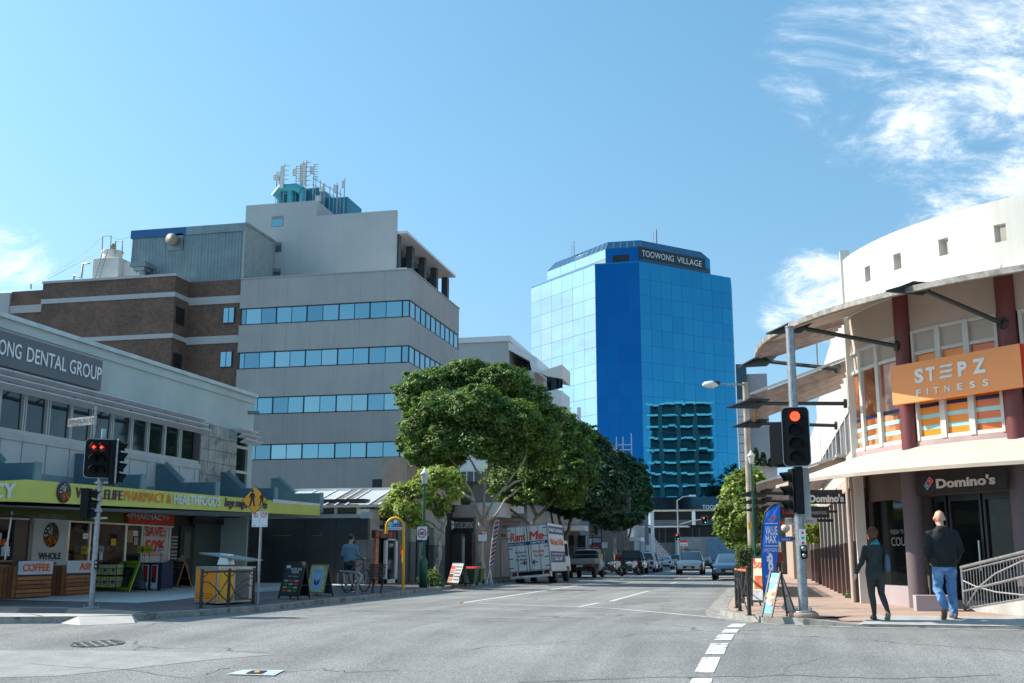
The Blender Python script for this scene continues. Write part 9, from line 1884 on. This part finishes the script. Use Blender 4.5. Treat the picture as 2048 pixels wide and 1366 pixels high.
def shoe(par, p, d, up, m_up, m_sole, s=1.0, nm='shoe'):
    """foot from heel point p along direction d with sole normal up"""
    p = Vector(p); d = Vector(d).normalized(); u = Vector(up).normalized(); r_ = d.cross(u).normalized(); b = MB(); so = MB()
    outl = [(-.02, .030), (.04, .036), (.12, .040), (.20, .048), (.26, .036), (.285, .012)]
    L = [p+d*(x*s)-r_*(w*s) for x, w in outl]; Rr = [p+d*(x*s)+r_*(w*s) for x, w in outl[::-1]]; so.ext(L+Rr, u*.028*s)
    for i, ((x, w), hh) in enumerate(zip(outl, (.075, .10, .095, .065, .05, .03))): ball(b, p+d*(x*s+.01)+u*(hh*.5*s+.02), w*s*1.0, .05*s, hh*.62*s, 10, (math.atan2(d.y, d.x)-math.pi/2, 'Z'))
    o = fuse(b, nm, m_up, par, .010, 3); so.build('sole', m_sole, o, off=(0, 0, 0)); return o
def eyes(par, c, turn, s=1.0):
    for sd_ in (-1, 1):
        q = Vector(c)+Matrix.Rotation(turn, 3, 'Z')@Vector((sd_*.032*s, .094*s, .018*s)); b = MB(); ball(b, q, .011*s, .006*s, .006*s, 8); b.build('eye', M_ink, par, off=(0, 0, 0))
M_blkf = mat('black_fleece', (.010, .012, .014), .85, var=.3, vs=6, fine=.2); M_jean = mat('denim', s2l(88, 128, 172), .8, var=.22, vs=5, col2=s2l(118, 155, 192), c2s=4, fine=.12)
M_leg = mat('dark_leggings', (.022, .027, .027), .75, var=.3, vs=5); M_hood = mat('charcoal_hoodie', (.020, .026, .028), .85, var=.3, vs=6)
# ---- man, bald, black jacket, jeans; local frame: faces +Y, feet round the origin
man = thing('person', 'bald man in black jacket and blue jeans stepping off with one shoe lifted', 'person', (0, 0, 0))
hc = (0.0, .06, 1.715)
b = MB(); head(b, hc, 1.08, .05, -.12); limb(b, [(0, .01, 1.50), (0, .04, 1.63)], [.066, .058]); ell_loft(b, [(0, 0, .95, .15, .10), (0, 0, 1.2, .15, .10), (0, 0, 1.42, .18, .10), (0, 0, 1.5, .10, .08)])
for sd_ in (-1, 1): limb(b, [(sd_*.19, 0, 1.45), (sd_*.25, -.04, 1.18), (sd_*.20, .10, 1.0)], [.05, .04, .03]); hand(b, (sd_*.20, .10, 1.0), (-sd_*.3, .3, -.6), sd_)
limb(b, [(-.10, 0, .95), (-.12, .05, .52), (-.113, -.215, .235)], [.08, .055, .035]); limb(b, [(.10, 0, .95), (.11, .05, .50), (.12, .03, .12)], [.08, .055, .04])
fuse(b, 'body', M_skin, man, .011, 3); eyes(man, hc, .05, 1.08)
b = MB(); ell_loft(b, [(0, 0, .88, .205, .15), (0, -.0, .94, .225, .165), (0, -.005, 1.08, .218, .155), (0, -.01, 1.25, .232, .152), (0, -.015, 1.40, .245, .145), (0, -.01, 1.48, .205, .125), (0, .0, 1.53, .115, .10), (0, .01, 1.56, .085, .085)])
for sd_ in (-1, 1): limb(b, [(sd_*.215, -.01, 1.435), (sd_*.285, -.05, 1.18), (sd_*.235, .09, 1.00)], [.078, .066, .060])
ell_loft(b, [(0, -.06, 1.44, .12, .05), (0, -.085, 1.50, .135, .06), (0, -.06, 1.56, .11, .06), (0, -.02, 1.58, .09, .07)])
fuse(b, 'jacket', M_blkf, man, .014, 4, .036, .12)
b = MB(); ell_loft(b, [(0, 0, .80, .19, .135), (0, 0, .90, .20, .14), (0, 0, .98, .18, .13)])
limb(b, [(-.095, 0, .88), (-.125, .04, .52), (-.113, -.225, .225)], [.108, .082, .066], 14); limb(b, [(.10, 0, .88), (.115, .04, .50), (.12, .02, .10)], [.108, .082, .068], 14)
fuse(b, 'jeans', M_jean, man, .014, 3, .042, .09)
M_sh = mat('shoe_brown', (.10, .085, .07), .7, var=.4, vs=20, fine=.3); M_so = mat('sole_orange_brown', (.20, .10, .05), .7, var=.5, vs=25)
shoe(man, (.12, -.03, .0), (.1, 1, 0), (0, 0, 1), M_sh, M_so); shoe(man, (-.115, -.27, .20), (.0, .55, -.75), (0, .75, .55), M_sh, M_so)
bm = MB(); bm.tube([(-.09, -.085, .93), (-.09, -.135, .86)], .004, 4)
q = slabpt(1911, 1239); man.location = (q.x-.12, q.y+.02, q.z); man.rotation_euler = (0, 0, YAW*.9); man.scale = (1.02,)*3
# ---- woman, dark hoodie, teal scarf, shoulder bag
wm = thing('person', 'woman in dark hoodie with teal scarf and grey shoulder bag crossing', 'person', (0, 0, 0))
hw = (0.0, .03, 1.49)
b = MB(); head(b, hw, .98, .55, -.05); limb(b, [(0, 0, 1.30), (0, .02, 1.42)], [.05, .046]); ell_loft(b, [(0, 0, .85, .13, .09), (0, 0, 1.02, .11, .08), (0, 0, 1.22, .14, .085), (0, 0, 1.30, .08, .06)])
limb(b, [(-.16, 0, 1.25), (-.24, -.03, 1.00), (-.33, .02, .80)], [.04, .035, .025]); hand(b, (-.33, .02, .80), (-.35, .0, -.9), -1); limb(b, [(.16, 0, 1.25), (.21, .02, 1.02), (.17, .16, .90)], [.04, .035, .025]); hand(b, (.17, .16, .90), (-.2, .5, -.3), 1)
limb(b, [(-.08, 0, .84), (-.075, .04, .46), (-.06, .0, .10)], [.07, .045, .032]); limb(b, [(.08, 0, .84), (.09, .02, .46), (.12, -.20, .13)], [.07, .045, .032])
fuse(b, 'body', M_skin, wm, .010, 3); eyes(wm, hw, .55, .98)
M_hair = mat('brown_hair', (.12, .05, .024), .75, var=.45, vs=14, fine=.25, spec=.2)
b = MB(); ball(b, (0, .0, 1.515), .094, .108, .108); ball(b, (-.02, -.05, 1.46), .085, .075, .08); limb(b, [(-.05, -.07, 1.42), (-.085, -.06, 1.36), (-.095, -.03, 1.30)], [.034, .032, .018]); fuse(b, 'hair', M_hair, wm, .010, 3, .014, .03)
b = MB(); ell_loft(b, [(0, 0, 1.28, .115, .095), (0, .0, 1.33, .10, .09), (0, .01, 1.38, .078, .075), (0, .01, 1.41, .066, .066)]); ball(b, (.02, -.07, 1.32), .07, .03, .04); fuse(b, 'scarf', mat('teal_scarf', s2l(50, 140, 150), .8, var=.5, vs=18), wm, .010, 3, .015, .04)
b = MB(); ell_loft(b, [(0, 0, .76, .165, .125), (0, 0, .84, .168, .125), (0, 0, .95, .145, .108), (0, 0, 1.08, .155, .108), (0, 0, 1.20, .175, .108), (0, 0, 1.27, .15, .095), (0, 0, 1.32, .08, .075)])
limb(b, [(-.155, 0, 1.245), (-.235, -.03, 1.00), (-.325, .02, .81)], [.056, .048, .038]); limb(b, [(.155, 0, 1.245), (.215, .02, 1.02), (.18, .15, .91)], [.056, .048, .038]); ell_loft(b, [(0, -.06, 1.14, .08, .03), (0, -.085, 1.22, .10, .045), (0, -.06, 1.30, .085, .045)])
fuse(b, 'hoodie', M_hood, wm, .013, 4, .03, .1)
b = MB(); ell_loft(b, [(0, 0, .70, .155, .115), (0, -.01, .78, .168, .13), (0, 0, .88, .15, .11)])
limb(b, [(-.078, 0, .78), (-.078, .03, .46), (-.066, .0, .30), (-.06, .0, .09)], [.092, .060, .055, .036], 14); limb(b, [(.08, 0, .78), (.092, .02, .46), (.105, -.08, .32), (.122, -.185, .15)], [.092, .060, .055, .036], 14)
fuse(b, 'leggings', M_leg, wm, .012, 3, .006, .1)
M_shk = mat('shoe_black', (.02, .02, .02), .6, var=.3); M_sow = mat('sole_pale', (.30, .27, .20), .7, var=.5, vs=30)
shoe(wm, (-.06, -.04, 0), (.05, 1, 0), (0, 0, 1), M_shk, M_shk, .88); shoe(wm, (.125, -.23, .115), (.05, .72, -.58), (0, .58, .72), M_shk, M_sow, .88)
b = MB(); ball(b, (.20, -.06, .99), .05, .105, .17, 16, (.12, 'X')); ball(b, (.20, -.05, .92), .055, .11, .10, 14); bag = fuse(b, 'bag', mat('bag_slate', s2l(70, 95, 112), .7, var=.2, vs=8), wm, .012, 4); b = MB(); b.tube([(.205, -.12, 1.10), (.18, -.09, 1.22), (.13, .0, 1.315), (.16, .08, 1.24), (.2, .04, 1.08)], .012, 6); b.build('bag_strap', M_dark, bag, off=(0, 0, 0))
q = slabpt(1757, 1241); wm.location = (q.x, q.y+.05, q.z); wm.rotation_euler = (0, 0, YAW*1.0)
# ---- man standing with the bicycle
cyc = thing('person', 'man in grey blue sweatshirt and black shorts standing with a bicycle', 'person', (0, 0, 0))
hy = (0.03, .02, 1.63)
b = MB(); head(b, hy, 1.0, -.5, -.15); limb(b, [(0, 0, 1.42), (.02, .02, 1.54)], [.055, .05]); ell_loft(b, [(0, 0, .9, .14, .1), (0, 0, 1.2, .15, .1), (0, 0, 1.42, .08, .07)])
limb(b, [(.18, 0, 1.36), (.25, .02, 1.12), (.38, .15, 1.02)], [.045, .038, .028]); hand(b, (.38, .15, 1.02), (.6, .4, -.3), 1); limb(b, [(-.18, 0, 1.36), (-.23, .0, 1.10), (-.15, .18, .98)], [.045, .038, .028]); hand(b, (-.15, .18, .98), (.2, .6, -.3), -1)
for sd_ in (-1, 1): limb(b, [(sd_*.09, 0, .86), (sd_*.10, .02, .48), (sd_*.10, 0, .09)], [.078, .055, .036])
fuse(b, 'body', M_skin2, cyc, .012, 3); eyes(cyc, hy, -.5)
b = MB(); ball(b, (.03, -.012, 1.665), .086, .102, .088); fuse(b, 'hair', mat('black_hair', (.012, .01, .01), .5), cyc, .012, 3)
b = MB(); ell_loft(b, [(0, 0, .90, .17, .13), (0, 0, 1.0, .175, .13), (0, 0, 1.2, .185, .125), (0, 0, 1.36, .20, .12), (0, 0, 1.43, .12, .09), (0, 0, 1.46, .075, .07)]); limb(b, [(.175, 0, 1.37), (.25, .02, 1.12), (.36, .13, 1.03)], [.068, .058, .045]); limb(b, [(-.175, 0, 1.37), (-.235, 0, 1.10), (-.16, .16, .99)], [.068, .058, .045])
fuse(b, 'sweatshirt', mat('sweatshirt_blue', s2l(92, 118, 135), .85, var=.15, vs=6), cyc, .015, 4, .018, .12)
b = MB(); ell_loft(b, [(0, 0, .78, .17, .125), (0, 0, .93, .165, .125)]); [limb(b, [(sd_*.09, 0, .85), (sd_*.10, .02, .58)], [.10, .085]) for sd_ in (-1, 1)]; fuse(b, 'shorts', M_ink, cyc, .015, 3)
for sd_ in (-1, 1): shoe(cyc, (sd_*.10, -.05, 0), (0, 1, 0), (0, 0, 1), M_shk, M_wt, .95)
q = at(659, 1187, z=.12); cyc.location = (q.x, q.y+1.6, .12); cyc.rotation_euler = (0, 0, YAW*.6); cyc.scale = (1.02,)*3
# ---- bicycle
bc = thing('bicycle', 'black bicycle held by the man beside the wavy bicycle rack', 'bicycle', (0, 0, 0))
for y_ in (0, 1.02):
    b = MB(); n = 26
    ringp = [Vector((0, y_+.335*math.cos(2*math.pi*i/n), .34+.335*math.sin(2*math.pi*i/n))) for i in range(n+1)]; b.tube(ringp, .02, 6, cap=False); w_ = b.build('wheel', M_rub, bc, off=(0, 0, 0)); b = MB()
    for k in range(14): a = 2*math.pi*k/14; b.cyl((0, y_, .34), (0, y_+.32*math.cos(a), .34+.32*math.sin(a)), .003, n=4)
    b.cyl((-.03, y_, .34), (.03, y_, .34), .02, n=8); b.build('spokes', M_galv, w_, off=(0, 0, 0))
b = MB()
for p0, p1 in (((0, 0, .34), (0, .40, .30)), ((0, 0, .34), (0, .28, .80)), ((0, .40, .30), (0, .28, .86)), ((0, .40, .30), (0, .86, .78)), ((0, .30, .76), (0, .84, .86)), ((0, .84, .92), (0, 1.02, .34))): b.cyl(p0, p1, .018, n=8)
b.build('frame', M_dark, bc, off=(0, 0, 0)); b = MB(); b.tube([(-.3, .80, 1.0), (-.1, .84, .99), (.1, .84, .99), (.3, .80, 1.0)], .014, 6); b.cyl((0, .84, .86), (0, .83, .99), .016, n=6); b.build('handlebar', M_dark, bc, off=(0, 0, 0))
MB().ext([(-.07, .12, .92), (.07, .12, .92), (.02, .40, .92), (-.02, .40, .92)], (0, 0, .05)).build('saddle', M_ink, bc, off=(0, 0, 0), bevel=.015); b = MB(); b.lathe([(.09, -.005), (.09, .005)], (.04, .40, .30), 14, axis='X'); b.cyl((.05, .40, .30), (.09, .44, .15), .01, n=5); b.build('crank', M_galv, bc, off=(0, 0, 0))
q = at(672, 1187, z=.12); bc.location = (q.x, q.y+.9, .12); bc.rotation_euler = (0, R(3), YAW*.3-.25)
# ---- small figures far down the street
def far_person(label, px, py, Y, ct, cl, hgt=1.7, az=0):
    q = at(px, py, y=Y); o = thing('person', label, 'person', (q.x, Y, .12)); s_ = hgt/1.75; b = MB(); head(b, (0, 0, 1.62), 1.0); limb(b, [(0, 0, 1.4), (0, 0, 1.53)], [.06, .05]); ell_loft(b, [(0, 0, .9, .14, .1), (0, 0, 1.35, .15, .1)])
    for sd_ in (-1, 1): limb(b, [(sd_*.18, 0, 1.36), (sd_*.23, .0, 1.1), (sd_*.24, .08, .86)], [.045, .04, .03]); limb(b, [(sd_*.09, 0, .86), (sd_*.10, .05*sd_, .48), (sd_*.10, .12*sd_, .08)], [.08, .055, .04])
    fuse(b, 'body', M_skin2, o, .02, 2); b = MB(); ell_loft(b, [(0, 0, .85, .17, .13), (0, 0, 1.1, .17, .12), (0, 0, 1.35, .2, .12), (0, 0, 1.45, .08, .07)])
    for sd_ in (-1, 1): limb(b, [(sd_*.18, 0, 1.36), (sd_*.23, .0, 1.1), (sd_*.24, .07, .92)], [.065, .055, .045])
    fuse(b, 'top', ct, o, .02, 3); b = MB(); ell_loft(b, [(0, 0, .75, .17, .13), (0, 0, .9, .16, .12)])
    for sd_ in (-1, 1): limb(b, [(sd_*.09, 0, .85), (sd_*.10, .05*sd_, .48), (sd_*.10, .12*sd_, .12)], [.10, .075, .055])
    fuse(b, 'trousers', cl, o, .02, 3); b = MB(); ball(b, (0, -.01, 1.66), .088, .1, .085); fuse(b, 'hair', M_ink, o, .02, 2); o.scale = (s_,)*3; return o
far_person('small figure in dark top standing between the far parked cars and posts', 1312, 1132, 112, M_ink, M_ink)
far_person('small figure in a red top behind the dark ute under the trees', 1237, 1140, 92, M_red, M_navy)
far_person('small dark haired pedestrian down the right footpath beyond the flags', 1557, 1135, 62, mat('maroon_top', (.10, .02, .03), .8), M_ink)
